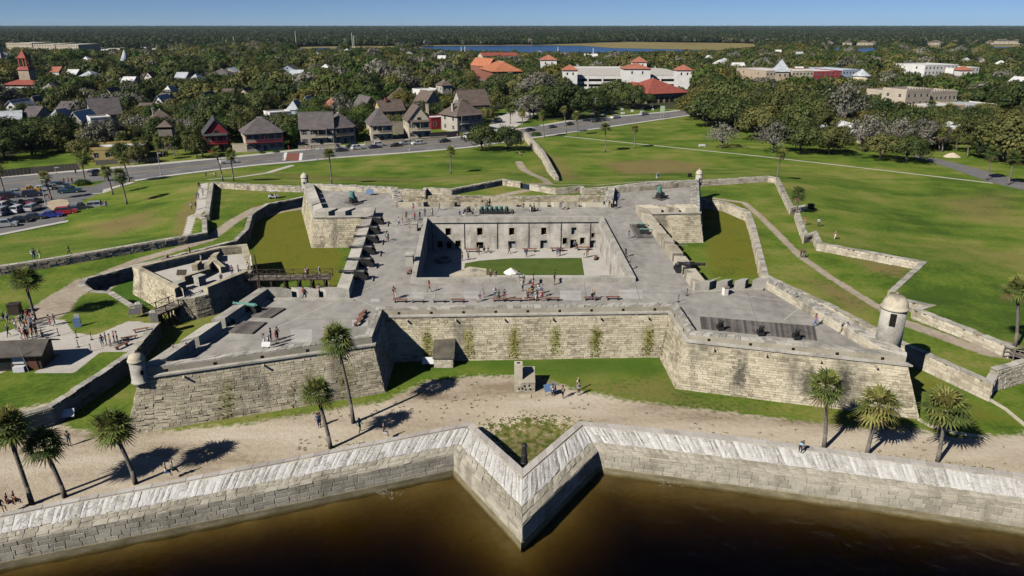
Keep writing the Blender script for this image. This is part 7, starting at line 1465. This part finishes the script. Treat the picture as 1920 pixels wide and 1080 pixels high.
y_ = P(5, 132).y; t = thing('grey_church', 'pale church gable with dark tower at the wood edge', 'church', tuple(zq(5, 120, y_))); MB().span(-14, 4, 0, 18, 0, zat(108, y_)).build('wall', 'wall_white', t, org=(0, 0, 0)); roof_mesh('hip', -14, 4, 0, 18, zat(108, y_), zat(96, y_), 1).build('roof', 'roof_metal', t, org=(0, 0, 0)); MB().span(-3, 2, -3, 2, 0, zat(86, y_)).build('tower', 'wall_stone', t, org=(0, 0, 0)); MB().prism([(-3.2, -3.2), (2.2, -3.2), (2.2, 2.2), (-3.2, 2.2)], zat(86, y_), zat(72, y_), poly2=[(-.6, -.6), (-.4, -.6), (-.4, -.4), (-.6, -.4)]).build('spire', 'roof_brown', t, org=(0, 0, 0)); BRECT.append((0, 75, 14, 120, y_))
# small houses half buried in the trees
wl = ['wall_white', 'wall_cream', 'wall_blue', 'wall_grey']; rl = ['roof_metal', 'roof_white', 'roof_grey', 'roof_metal', 'roof_brown', 'roof_clay']
for k, (u, v, wd, rf) in enumerate([(25, 224, 30, 0), (58, 240, 26, 2), (105, 246, 24, 0), (145, 250, 24, 1), (268, 232, 22, 4), (366, 168, 20, 0), (385, 205, 24, 2), (240, 175, 22, 1), (90, 185, 22, 0), (205, 195, 20, 2), (135, 157, 20, 1), (165, 160, 26, 0), (280, 162, 14, 5), (340, 164, 20, 0), (412, 156, 40, 2), (430, 152, 30, 0), (105, 150, 16, 5), (160, 125, 16, 1), (540, 145, 26, 2), (555, 158, 24, 0), (610, 143, 18, 1), (765, 112, 18, 1), (828, 122, 14, 1), (650, 105, 12, 1), (595, 112, 10, 1), (1108, 118, 24, 1), (1360, 128, 22, 0), (1330, 122, 18, 1), (1385, 140, 22, 1), (1350, 133, 18, 1), (1425, 152, 18, 5), (1460, 108, 10, 1), (1815, 128, 16, 0), (1838, 126, 14, 2), (1500, 113, 12, 0), (1880, 135, 14, 1), (1918, 175, 20, 1), (1895, 250, 30, 1), (1800, 262, 26, 1), (1600, 262, 30, 1), (1545, 268, 26, 0), (1635, 272, 28, 1), (1010, 108, 18, 2), (305, 208, 18, 2), (315, 190, 18, 1), (458, 195, 24, 4), (425, 198, 20, 4), (60, 215, 22, 2), (300, 212, 18, 0), (120, 228, 24, 2), (550, 225, 20, 0), (575, 215, 16, 1), (1500, 150, 14, 1)]):
    H('town_house', ['small white', 'small cream', 'small pale blue', 'small grey'][k % 4] + ' house with ' + ['silver metal', 'white', 'dark shingle', 'silver metal', 'brown', 'clay tile'][rf] + ' roof half hidden among the town trees', (u - wd / 2, v), (u + wd / 2, v), 9 + wd * .15, (3.4 if u > 1500 else 4.8) if v > 180 else 6.5, (5.6 if u > 1500 else 8.4) if v > 180 else 10, ['gable_front', 'gable_side', 'hip'][k % 3], wl[k % 4], rl[rf], 1, 3, group='houses half hidden in the town trees', frac=.85 if u > 1500 and v > 180 else .6)
for k, (u0, u1, v, h) in enumerate([(1550, 1562, 84, 8), (1585, 1597, 85, 8), (1612, 1630, 85, 9), (1635, 1645, 85, 8), (1727, 1745, 85, 9), (1746, 1768, 85, 9), (1785, 1800, 84, 8), (1808, 1822, 84, 8), (1830, 1840, 83, 8), (1855, 1863, 84, 8), (1870, 1895, 83, 10), (1900, 1925, 83, 10)]): H('far_villa', 'cream villa with brown roof on the far shore of the marsh', (u0, v), (u1, v), 16, h * .75, h * .75 + 3.5, 'hip', 'wall_cream', 'roof_brown', 2, 3, cat='house', group='villas on the far marsh shore', win=(1.6, 1.8))
# poles and lamps
def pole(u, v0, v1, label, name='utility_pole', arms=True, r=.2, matn='wood_grey', yy=None, group=None):
    p = P(u, v0) if yy is None else zq(u, v0, yy); h = zat(v1, p.y); t = thing(name, label, 'pole', (p.x, p.y, 0), 0, group); MB().tube((0, 0, 0), (0, 0, h), r, r * .7).build('shaft', matn, t, org=(0, 0, 0))
    if arms: MB().box((0, 0, h - .6), (2.6, .14, .16)).build('crossarm', matn, t, org=(0, 0, 0))
    return t
def lamp(u, v0, v1, label):
    p = onground(u, v0); h = zat(v1, p.y) - p.z; t = thing('street_lamp', label, 'street lamp', tuple(p)); MB().tube((0, 0, 0), (0, 0, h), .11, .07).build('post', 'metal_grey', t, org=(0, 0, 0)); MB().box((.5, 0, h), (1.3, .35, .14)).build('lamp_head', 'metal_grey', t, org=(0, 0, 0)); MB().lathe([(.28, 0), (.28, .4), (.14, .5)], (0, 0, 0), 8).build('base', 'metal_grey', t, org=(0, 0, 0))
lamp(86, 384, 337, 'tall twin headed lamp post on the parking lot island'); lamp(111, 349, 314, 'lamp post on the verge between avenue and parking lot'); lamp(302, 328, 287, 'slim lamp post on the lawn kerb before the ochre fascia shop'); lamp(594, 300, 280, 'short lamp post on the pavement beside the brick crossing'); lamp(1115, 219, 184, 'tall lamp post at the graveyard corner'); lamp(1019, 258, 222, 'lamp post beside the small fan palm'); lamp(768, 283, 262, 'slim lamp post on the lawn side kerb opposite the pyramid roofed house')
pole(692, 180, 146, 'wooden utility pole with insulators in the trees behind the yellow house'); pole(789, 175, 144, 'wooden utility pole with crossarm and transformer at the lane'); pole(898, 176, 150, 'utility pole beside the side street', r=.15)
WIREZ = 0
a_, b_, c_ = [zq(u, v, P(u0, v0).y) for u, v, u0, v0 in ((600, 152, 600, 180), (692, 150, 692, 180), (789, 146, 789, 175))]
for (q0, z0), (q1, z1), lb in (((a_, 12), (b_, zat(150, b_.y)), 'towards the turquoise house'), ((b_, zat(150, b_.y)), (c_, zat(146, c_.y)), 'between the two wooden poles')):
    pts = [Vector((q0.x + (q1.x - q0.x) * k / 10, q0.y + (q1.y - q0.y) * k / 10, z0 + (z1 - z0) * k / 10 - 1.2 * (1 - (2 * k / 10 - 1) ** 2))) for k in range(11)]; tag(MB().path(pts, [.05] * 11, 4).build('power_line', 'metal_grey'), 'sagging pale power line over the trees ' + lb, 'cable')
for u, v0, v1, lb, yy in ((556, 89, 58, 'tall pale steel mast on the near marsh side', 1500), (661, 86, 61, 'taller pale mast of the close pair beside the marsh', 1500), (664, 86, 66, 'shorter pale mast of the close pair beside the marsh', 1500), (865, 102, 88, 'pale mast in front of the blue lagoon beside a stub', 1000), (872, 104, 87, 'tallest pale mast before the blue lagoon', 1000), (1046, 104, 88, 'pale mast against the blue lagoon before the garage', 1000), (1112, 106, 90, 'pale mast behind the garage deck', 1000), (285, 92, 73, 'pale radio mast above the low shops', 1500), (440, 91, 71, 'leaning pale mast beside the far white shops', 1500)): pole(u, v0, v1, lb, 'steel_mast', False, .5, 'paint_white', yy)
y_ = 7000; t = thing('lattice_tower', 'tall lattice radio tower on the horizon', 'tower', tuple(zq(755, 48, y_)));
hh = zat(37, y_)
for sx in (-1, 1): MB().tube((sx * 8, 0, 0), (sx * 3, 0, hh), .9).build('leg', 'metal_grey', t, org=(0, 0, 0))
for k in range(5): MB().tube((-7, 0, hh * k / 5), (7, 0, hh * (k + 1) / 5), .6).build('brace', 'metal_grey', t, org=(0, 0, 0))
p = onground(1241, 222); t = thing('road_sign', 'pale green road sign on two posts at the lawn corner', 'sign', tuple(p)); flat('sign_green', (.35, .45, .30)); MB().box((0, 0, 4.2), (2.2, .1, 3.4)).build('panel', 'sign_green', t, org=(0, 0, 0))
for s in (-.7, .7): MB().tube((s, .08, 0), (s, .08, 4), .08).build('post', 'metal_grey', t, org=(0, 0, 0))
p = onground(1316, 276); t = thing('park_bench', 'white bench beside the thin lawn footpath', 'bench', tuple(p)); MB().box((0, 0, .45), (2.4, .5, .1)).build('seat', 'sign_white', t, org=(0, 0, 0)); MB().box((0, .25, .8), (2.4, .08, .5)).build('backrest', 'sign_white', t, org=(0, 0, 0))
for s in (-1, 1): MB().box((s, 0, .22), (.1, .45, .44)).build('leg', 'sign_white', t, org=(0, 0, 0))
# graveyard stones beyond the avenue
for k in range(34):
    u = 1095 + (k * 37 % 130); v = 204 + (k * 13 % 14) - (u - 1095) * .03; p = P(u, v); tag(MB().box((p.x, p.y, .5), (.6 + .3 * (k % 3), .18, .9 + .2 * (k % 2)), .1 * (k % 5)).box((p.x, p.y, .06), (1.0, .5, .12), .1 * (k % 5)).build('gravestone', 'roof_white'), 'pale gravestone in the old graveyard beyond the avenue', 'gravestone', 'stones in the old graveyard')
tag(MB().add([(q.x, q.y, .02) for q in PL([(985, 225), (1060, 224), (1190, 207), (1185, 192), (1080, 195), (1010, 205), (980, 212)])], [tuple(range(7))]).build('graveyard_lawn', 'court_grass'), kind='structure')

# ------------------------------------------------------------------ lagoon and marsh
m = mat('lagoon_water', [(.012, .045, .12), (.022, .075, .18)], s=.02, s2=.3, rough=.25, bump=.4, bscale=.8)  # blue base colour stands in for high sky reflected by the ripples
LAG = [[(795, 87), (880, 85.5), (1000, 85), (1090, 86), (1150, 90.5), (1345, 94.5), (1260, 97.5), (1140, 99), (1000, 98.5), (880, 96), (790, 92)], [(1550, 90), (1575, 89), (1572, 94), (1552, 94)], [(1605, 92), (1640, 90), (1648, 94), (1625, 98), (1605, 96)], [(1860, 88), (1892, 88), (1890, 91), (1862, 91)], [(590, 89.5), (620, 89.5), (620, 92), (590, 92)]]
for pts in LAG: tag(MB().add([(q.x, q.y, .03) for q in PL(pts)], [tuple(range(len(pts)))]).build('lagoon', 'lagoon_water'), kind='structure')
mat('marsh', [(.16, .14, .05), (.24, .19, .07), (.20, .18, .06)], s=.008, s2=.1)
MAR = [[(1000, 84.5), (1130, 80), (1180, 78.5), (1390, 81), (1440, 84), (1400, 89), (1345, 94), (1150, 90), (1090, 85.5)], [(560, 88), (700, 86), (780, 87), (795, 89), (700, 90), (560, 92)], [(1720, 86), (1770, 86), (1770, 91), (1720, 91)], [(1840, 85), (1930, 84), (1930, 87.5), (1840, 88)], [(780, 84.5), (1000, 84), (1000, 85), (795, 86)]]
for pts in MAR: tag(MB().add([(q.x, q.y, .012) for q in PL(pts)], [tuple(range(len(pts)))]).build('marsh', 'marsh'), kind='structure')
def pin(u, v, poly):
    c = False; n = len(poly)
    for i in range(n):
        (x0, y0), (x1, y1) = poly[i], poly[(i + 1) % n]
        if (y0 > v) != (y1 > v) and u < (x1 - x0) * (v - y0) / (y1 - y0) + x0: c = not c
    return c

# ------------------------------------------------------------------ trees
leafmat('oak_dark', [(0.023, 0.039, 0.010), (0.044, 0.067, 0.017), (0.072, 0.098, 0.025), (0.118, 0.133, 0.039)], .2)
leafmat('oak_olive', [(0.044, 0.054, 0.014), (0.081, 0.090, 0.023), (0.129, 0.136, 0.039), (0.193, 0.181, 0.054)], .2)
leafmat('oak_green', [(0.023, 0.048, 0.008), (0.044, 0.085, 0.013), (0.075, 0.121, 0.021), (0.116, 0.154, 0.032)], .25)
leafmat('oak_gold', [(0.063, 0.063, 0.014), (0.109, 0.103, 0.021), (0.161, 0.144, 0.030), (0.207, 0.167, 0.039)], .25)
leafmat('oak_grey', [(0.064, 0.064, 0.046), (0.116, 0.113, 0.085), (0.181, 0.174, 0.136), (0.231, 0.218, 0.174)], .1)
mat('bark', [(.07, .058, .045), (.13, .11, .09)], s=1, s2=6, bump=.4); mat('bark_grey', [(.17, .155, .135), (.28, .26, .23)], s=1, s2=6)
leafmat('pine_dark', [(.009, .020, .010), (.016, .032, .015), (.028, .048, .020), (.045, .064, .026)], .15)
leafmat('pine_olive', [(.016, .024, .010), (.030, .040, .016), (.050, .058, .024), (.075, .08, .034)], .15)
def crown_mesh(seed, nclump, nleaf, leaf, hgt=.62, spread=1.0, clump_r=.30):
    """unit crown: radius ~1, base 0, leaf quads gathered in clumps over limbs"""
    r = random.Random(seed); mb = MB(); cl = []
    for k in range(nclump):
        a = k * 2.39996 + r.uniform(-.5, .5); q = (k + .5) / nclump; z = q ** .8; rad = math.sqrt(max(0, 1 - z ** 2.2)) * r.uniform(.55, 1.0) * spread
        cl.append((Vector((math.cos(a) * rad * r.uniform(.8, 1.1), math.sin(a) * rad * r.uniform(.8, 1.1), z * hgt * r.uniform(.8, 1.1) + .08)), clump_r * r.uniform(.65, 1.3), r.uniform(-.22, .22)))
    for c, cr, tn in cl:
        for _ in range(nleaf):
            d = Vector((r.gauss(0, 1), r.gauss(0, 1), r.gauss(0, 1))).normalized(); d.z = d.z * .75 + .08; p = c + d * cr * r.uniform(.55, 1.05) ** .7
            nrm = (d * 1.3 + (p - Vector((0, 0, hgt * .2))) * .7 + Vector((r.uniform(-.6, .6), r.uniform(-.6, .6), r.uniform(-.4, .6)))).normalized(); t1 = nrm.orthogonal().normalized(); t2 = nrm.cross(t1); s = leaf * r.uniform(.6, 1.35); th = r.uniform(0, 6.3)
            u_ = (t1 * math.cos(th) + t2 * math.sin(th)) * s; v_ = (t2 * math.cos(th) - t1 * math.sin(th)) * s * r.uniform(.5, .9)
            mb.add([p - u_, p - v_ * .9, p + u_, p + v_], [(0, 1, 2, 3)], 0, min(1, max(0, .5 + tn + r.uniform(-.2, .2))))
    return mb, cl
def oak_proto(seed, bare=False):
    mb, cl = crown_mesh(seed, 34 if not bare else 24, 120 if not bare else 42, .046, .66 if seed % 2 else .78); cm_ = mb.mesh('crown', 'oak_dark')
    tm = MB(); r = random.Random(seed + 50); k = Vector((r.uniform(-.06, .06), r.uniform(-.06, .06), .0)); tm.path([Vector((0, 0, -.42)), k + Vector((0, 0, -.1)), k * 1.3 + Vector((0, 0, .15))], [.055, .04, .034], 8)
    for c, cr, _ in cl[::2 if not bare else 1]: m_ = (k + c) / 2 + Vector((r.uniform(-.06, .06), r.uniform(-.06, .06), .03)); tm.path([k + Vector((0, 0, -.08)), m_, c], [.024, .016, .005], 5)
    return cm_, tm.mesh('trunk', 'bark_grey' if bare else 'bark', True)
OAK = [oak_proto(i) for i in range(6)]; BARE = [oak_proto(20 + i, True) for i in range(3)]
SPEC = [('oak_dark', 'dense dark green oak'), ('oak_olive', 'olive green oak'), ('oak_green', 'bright green broadleaf tree'), ('oak_gold', 'yellowing autumn tree'), ('oak_grey', 'grey moss draped oak')]
def oak(p, rad, sp, label, group, seed, flat_=1.0):
    r = random.Random(seed); me, tm = (BARE if sp == 4 and r.random() < .7 else OAK)[r.randrange(3)] if sp == 4 else OAK[r.randrange(6)]
    t = thing('oak_tree', label, 'tree', (p[0], p[1], p[2] if len(p) > 2 else 0), 0, group); t.rotation_euler[2] = r.uniform(0, 6.28)
    for nm, q in (('trunk', tm), ('crown', me)):
        o = mkobj(nm, q, t, (0, 0, .42 * rad * flat_)); o.scale = (rad, rad * r.uniform(.9, 1.1), rad * flat_)
        if nm == 'crown': o.material_slots[0].link = 'OBJECT'; o.material_slots[0].material = MATS[SPEC[sp][0]]
    return t
def oak_px(u, v, rpx, sp, label, group=None, flat_=1.0):
    p = onground(u, v); return oak(p, rpx / F * math.hypot(p.y, CH), sp, label, group, int(u * 7 + v), flat_)
# singled out trees at the lawn edge and along the avenue
for u, v, rp, sp, lb in [(905, 283, 33, 0, 'spreading dark live oak at the avenue kerb casting shade on the lawn'), (950, 283, 32, 0, 'second spreading live oak beside the lawn path to the avenue'), (1352, 278, 32, 4, 'grey bare branched oak alone on the lawn beside the footpath bench'), (1448, 286, 40, 4, 'grey mossy oak at the lawn edge beside the grove'),
                         (1325, 238, 45, 0, 'dark oak of the grove nearest the road sign'), (1378, 248, 48, 0, 'dark oak in the middle of the palm grove'), (1425, 262, 46, 1, 'olive oak at the back of the palm grove'), (1500, 288, 42, 0, 'dark oak on the lawn edge beside the mossy oak'), (1555, 290, 40, 1, 'low olive oak in front of the pale roofs'), (1620, 285, 48, 4, 'wide grey leafless oak before the castellated museum'), (1698, 305, 38, 0, 'round dark oak at the start of the tarmac drive'), (1650, 300, 34, 1, 'olive oak next to the sand heap'),
                         (1060, 225, 50, 0, 'large dark oak at the graveyard corner of the avenue'), (1010, 195, 42, 4, 'big grey green oak beside the brick hall'), (1155, 200, 36, 0, 'dark oak in the graveyard with pale limbs'), (1185, 205, 30, 0, 'dark oak between graveyard and visitor hall'), (1115, 215, 28, 0, 'small dark oak behind the avenue lamp post'), (1215, 200, 16, 0, 'small dark tree before the visitor hall arches'),
                         (755, 208, 26, 3, 'golden brown tree above the gabled houses'), (640, 225, 32, 4, 'large grey oak behind the shingle roofed house'), (590, 222, 28, 0, 'dark oak behind the hip roofed red porch house'), (490, 222, 36, 0, 'broad dark oak behind the red gabled house'), (450, 235, 34, 0, 'round dark oak between the red house roofs'), (262, 262, 32, 4, 'grey twiggy tree beside the wooden watchtower'), (350, 280, 30, 0, 'dark oak between the watchtower and the red house'), (150, 225, 26, 4, 'bare grey tree beside the shingle roofed house'), (60, 290, 40, 0, 'dark oak over the plank fence by the avenue'), (110, 285, 36, 1, 'olive oak over the plank fence beside the sand yard'), (10, 300, 40, 0, 'dark oak at the plank fence end'), (160, 300, 30, 1, 'olive tree in front of the low ochre fascia shop'), (230, 300, 22, 0, 'dark tree hiding the low shop front'),
                         (925, 190, 30, 0, 'dark oak in front of the brick hall'), (955, 180, 28, 0, 'rounded dark oak beside the side street end'), (875, 178, 26, 1, 'olive oak at the side street corner')]:
    oak_px(u, v, rp, sp, lb)
# shrubs
for u, v, rp, lb in [(155, 346, 15, 'rounded clipped shrub on the parking drive verge'), (492, 288, 6, 'low shrub before the cream house'), (518, 286, 7, 'flowering low shrub beside the red porch house'), (1005, 254, 10, 'small fan palm shrub beside the avenue kerb')]:
    p = onground(u, v); rad = rp / F * math.hypot(p.y, CH); t = thing('shrub', lb, 'shrub', tuple(p)); o = mkobj('foliage', OAK[1][0], t, (0, 0, 0)); o.scale = (rad, rad, rad * .7); o.material_slots[0].link = 'OBJECT'; o.material_slots[0].material = MATS['oak_green']; MB().tube((0, 0, 0), (0, 0, rad * .3), .08).build('stem', 'bark', t, org=(0, 0, 0))
BND = [(-400, 380), (0, 330), (270, 308), (380, 298), (400, 286), (480, 280), (655, 266), (877, 248), (1010, 226), (1075, 216), (1260, 200), (1300, 226), (1420, 250), (1480, 275), (1560, 283), (1700, 292), (1780, 285), (1850, 303), (1930, 318), (2400, 390)]
def bnd(u):
    for (a, b), (c, d) in zip(BND[:-1], BND[1:]):
        if a <= u <= c: return b + (d - b) * (u - a) / (c - a)
    return 400
STRP = [(880, 110), (892, 110), (935, 188), (905, 188)]; YARD = [(930, 205), (1000, 205), (975, 240), (905, 245)]
def clear(x, y, rad, h):
    u, v = proj((x, y, 0)); ut, vt = proj((x, y, h)); ru = rad / math.hypot(y, CH) * F
    if v > bnd(u) - 1: return False
    if pin(u, v, YARD): return False
    for k in range(-1, 2):
        if pin(u + k * ru * .6, (v + vt) / 2, STRP) or pin(u, vt, STRP): return False
    for f in BFOOT:
        cx = sum(q.x for q in f) / len(f); cy = sum(q.y for q in f) / len(f); m = max((q - Vector((cx, cy))).length for q in f)
        if math.hypot(x - cx, y - cy) < m * .8 + rad * .55: return False
    for br in BRECT:
        a, b, c, d, yb_ = br[:5]; fr = br[5] if len(br) > 5 else .2
        if yb_ > y - 2 and u + ru * .85 > a and u - ru * .85 < c and vt < d - (d - b) * fr and v > b: return False
    for pts in LAG + MAR:
        for w in (-.8, -.4, 0, .4, .8):
            if any(pin(u + w * ru, vt + (v - vt) * q, pts) for q in (0, .25, .5, .75, 1)): return False
    return True
cand = []; rt_ = random.Random(5); y = 232.0
while y < 1250:
    sp_ = 9.6 if y < 520 else 11.5; x = -(y * .86 + 40)
    while x < y * .86 + 40:
        px_, py_ = x + rt_.uniform(-.42, .42) * sp_, y + rt_.uniform(-.42, .42) * sp_; rad = rt_.choice((4.5, 6, 7, 8, 9.5, 11.5)) * rt_.uniform(.88, 1.12); cand.append((px_, py_, rad)); x += sp_
    y += sp_ * .95
cand.sort(key=lambda c: c[1]); n_ind = 0; inst = []
existing = [(o.location.x, o.location.y) for o in COL.objects if o.name.startswith('oak_tree')]
for (x, y, rad) in cand:
    if any((x - a) ** 2 + (y - b) ** 2 < (rad + 3) ** 2 for a, b in existing): continue
    fl = rt_.uniform(.85, 1.25)
    if not clear(x, y, rad, rad * 1.1 * fl):
        rad *= .55
        if not clear(x, y, rad, rad * 1.0): continue
    sp = rt_.choices(range(5), [42, 30, 12, 4, 12])[0]; u, v = proj((x, y, 0))
    if n_ind < 262 and -30 < u < 1950:
        side_ = 'right' if u > 1270 else 'left'
        oak((x, y, 0), rad, sp, SPEC[sp][1] + (' in the thicket beyond the lawn and tarmac drive' if u > 1270 else ' in the town canopy behind the avenue houses'), 'trees beyond the lawn' if u > 1270 else 'trees of the old town', int(x * 17 + y * 3), fl); n_ind += 1
    else: inst.append((x, y, rad, sp, fl))
# the rest of the town canopy and the woods to the horizon: scattered with geometry nodes
def scatter(name, pts, meshes, label):
    """pts: (x, y, scale, meshindex, zscale)"""
    hold = bpy.data.collections.new(name + '_kinds')
    for i, me in enumerate(meshes): o = bpy.data.objects.new('%s_kind_%02d' % (name, i), me); hold.objects.link(o)
    me = bpy.data.meshes.new(name); me.from_pydata([(p[0], p[1], 0) for p in pts], [], [])
    a = me.attributes.new('kind_id', 'INT', 'POINT'); a.data.foreach_set('value', [p[3] for p in pts]); a = me.attributes.new('size', 'FLOAT_VECTOR', 'POINT'); a.data.foreach_set('vector', [q for p in pts for q in (p[2], p[2], p[2] * p[4])]); a = me.attributes.new('turn', 'FLOAT_VECTOR', 'POINT'); a.data.foreach_set('vector', [q for p in pts for q in (0, 0, random.uniform(0, 6.28))])
    o = mkobj(name, me); tag(o, label, 'woods', None, 'stuff'); g = bpy.data.node_groups.new(name, 'GeometryNodeTree'); g.interface.new_socket('Geometry', in_out='INPUT', socket_type='NodeSocketGeometry'); g.interface.new_socket('Geometry', in_out='OUTPUT', socket_type='NodeSocketGeometry')
    n = g.nodes; l = g.links; gi = n.new('NodeGroupInput'); go = n.new('NodeGroupOutput'); ip = n.new('GeometryNodeInstanceOnPoints'); ci = n.new('GeometryNodeCollectionInfo'); ci.inputs[0].default_value = hold; ci.inputs[1].default_value = True; ci.inputs[2].default_value = True
    def at(nm, dt): x = n.new('GeometryNodeInputNamedAttribute'); x.data_type = dt; x.inputs[0].default_value = nm; return x.outputs[0]
    l.new(gi.outputs[0], ip.inputs['Points']); l.new(ci.outputs[0], ip.inputs['Instance']); ip.inputs['Pick Instance'].default_value = True; l.new(at('kind_id', 'INT'), ip.inputs['Instance Index']); l.new(at('size', 'FLOAT_VECTOR'), ip.inputs['Scale']); l.new(at('turn', 'FLOAT_VECTOR'), ip.inputs['Rotation']); l.new(ip.outputs[0], go.inputs[0])
    md = o.modifiers.new('scatter', 'NODES'); md.node_group = g; return o
kinds = []
for sp in range(5):
    for s in range(2):
        mb, cl = crown_mesh(100 + sp * 3 + s, 22, 60, .07, .72); mb.v = [(x, yy, z + .3) for x, yy, z in mb.v]; mb.tube((0, 0, 0), (0, 0, .5), .05, .03, 6, 1); kinds.append(mb.mesh('canopy', [SPEC[sp][0], 'bark']))
scatter('town_canopy', [(x, y, r_, sp * 2 + (int(x) % 2), fl) for x, y, r_, sp, fl in inst], kinds, 'mixed green and grey treetops of the town stretching to the lagoon')
tiles = []
for s in range(6):
    r = random.Random(300 + s); tb = MB()
    mats_ = ['pine_dark', 'pine_olive', 'oak_dark', 'oak_grey']
    for k in range(30):
        mb, cl = crown_mesh(400 + s * 40 + k, 8, 16, .17, .8, 1, .42); rad = r.uniform(4.5, 9); cx, cy = r.uniform(-26, 26), r.uniform(-26, 26); mi = r.choices(range(4), [58, 22, 12, 8])[0]; hz_ = r.uniform(1.0, 1.5)
        o_ = len(tb.v); tb.v += [(cx + x * rad, cy + yy * rad, 2.5 + z * rad * hz_) for x, yy, z in mb.v]; tb.t += mb.t; tb.f += [tuple(i + o_ for i in f) for f in mb.f]; tb.m += [mi] * len(mb.f)
    tiles.append(tb.mesh('woodland', mats_))
pts = []; y = 1240.0
while y < 14500:
    st = 38 * max(1, y / 2600); x = -(y * .80 + 100)
    while x < y * .80 + 100:
        qx, qy = x + rt_.uniform(-.35, .35) * st, y + rt_.uniform(-.35, .35) * st; k = st / 38; hgt = 11 * (1 + (k - 1) * .35)
        u, v = proj((qx, qy, 0)); ut, vt = proj((qx, qy, hgt)); ok = True; ru = 24 * k / qy * F
        for p_ in LAG + MAR:
            for w in (-.9, -.45, 0, .45, .9):
                if any(pin(u + w * ru, vt + (v - vt) * q, p_) for q in (0, .25, .5, .75, 1)): ok = False
        for br in BRECT:
            a, b, c, d, yb_ = br[:5]
            if yb_ > qy - 40 and a - ru * .6 < u < c + ru * .6 and vt < d - (d - b) * .3 and v > b: ok = False
        if ok: pts.append((qx, qy, k, rt_.randrange(6), (1 + (k - 1) * .35) / k))
        x += st
    y += st * .8
scatter('far_woods', pts, tiles, 'unbroken dark green woodland running to the horizon')
# remove the prototypes, keep the meshes their copies share
def kill(o):
    for c in list(o.children): kill(c)
    bpy.data.objects.remove(o)
for o in [q for q in COL.objects if q.parent is None and q.get('label') == 'x']: kill(o)

# ------------------------------------------------------------------ the air over the land
hm = bpy.data.materials.new('haze_air'); hm.use_nodes = True; MATS['haze_air'] = hm; n = hm.node_tree.nodes; n.remove(n['Principled BSDF'])
pv = n.new('ShaderNodeVolumePrincipled'); pv.inputs['Color'].default_value = (.62, .82, 1, 1); pv.inputs['Density'].default_value = 2.3e-5; hm.node_tree.links.new(pv.outputs[0], n['Material Output'].inputs['Volume'])
hz = MB(); hz.span(-14600, 14600, -400, 17100, -9, 150); tag(hz.build('haze', 'haze_air'), 'thin pale blue air over the land', 'haze', None, 'stuff')
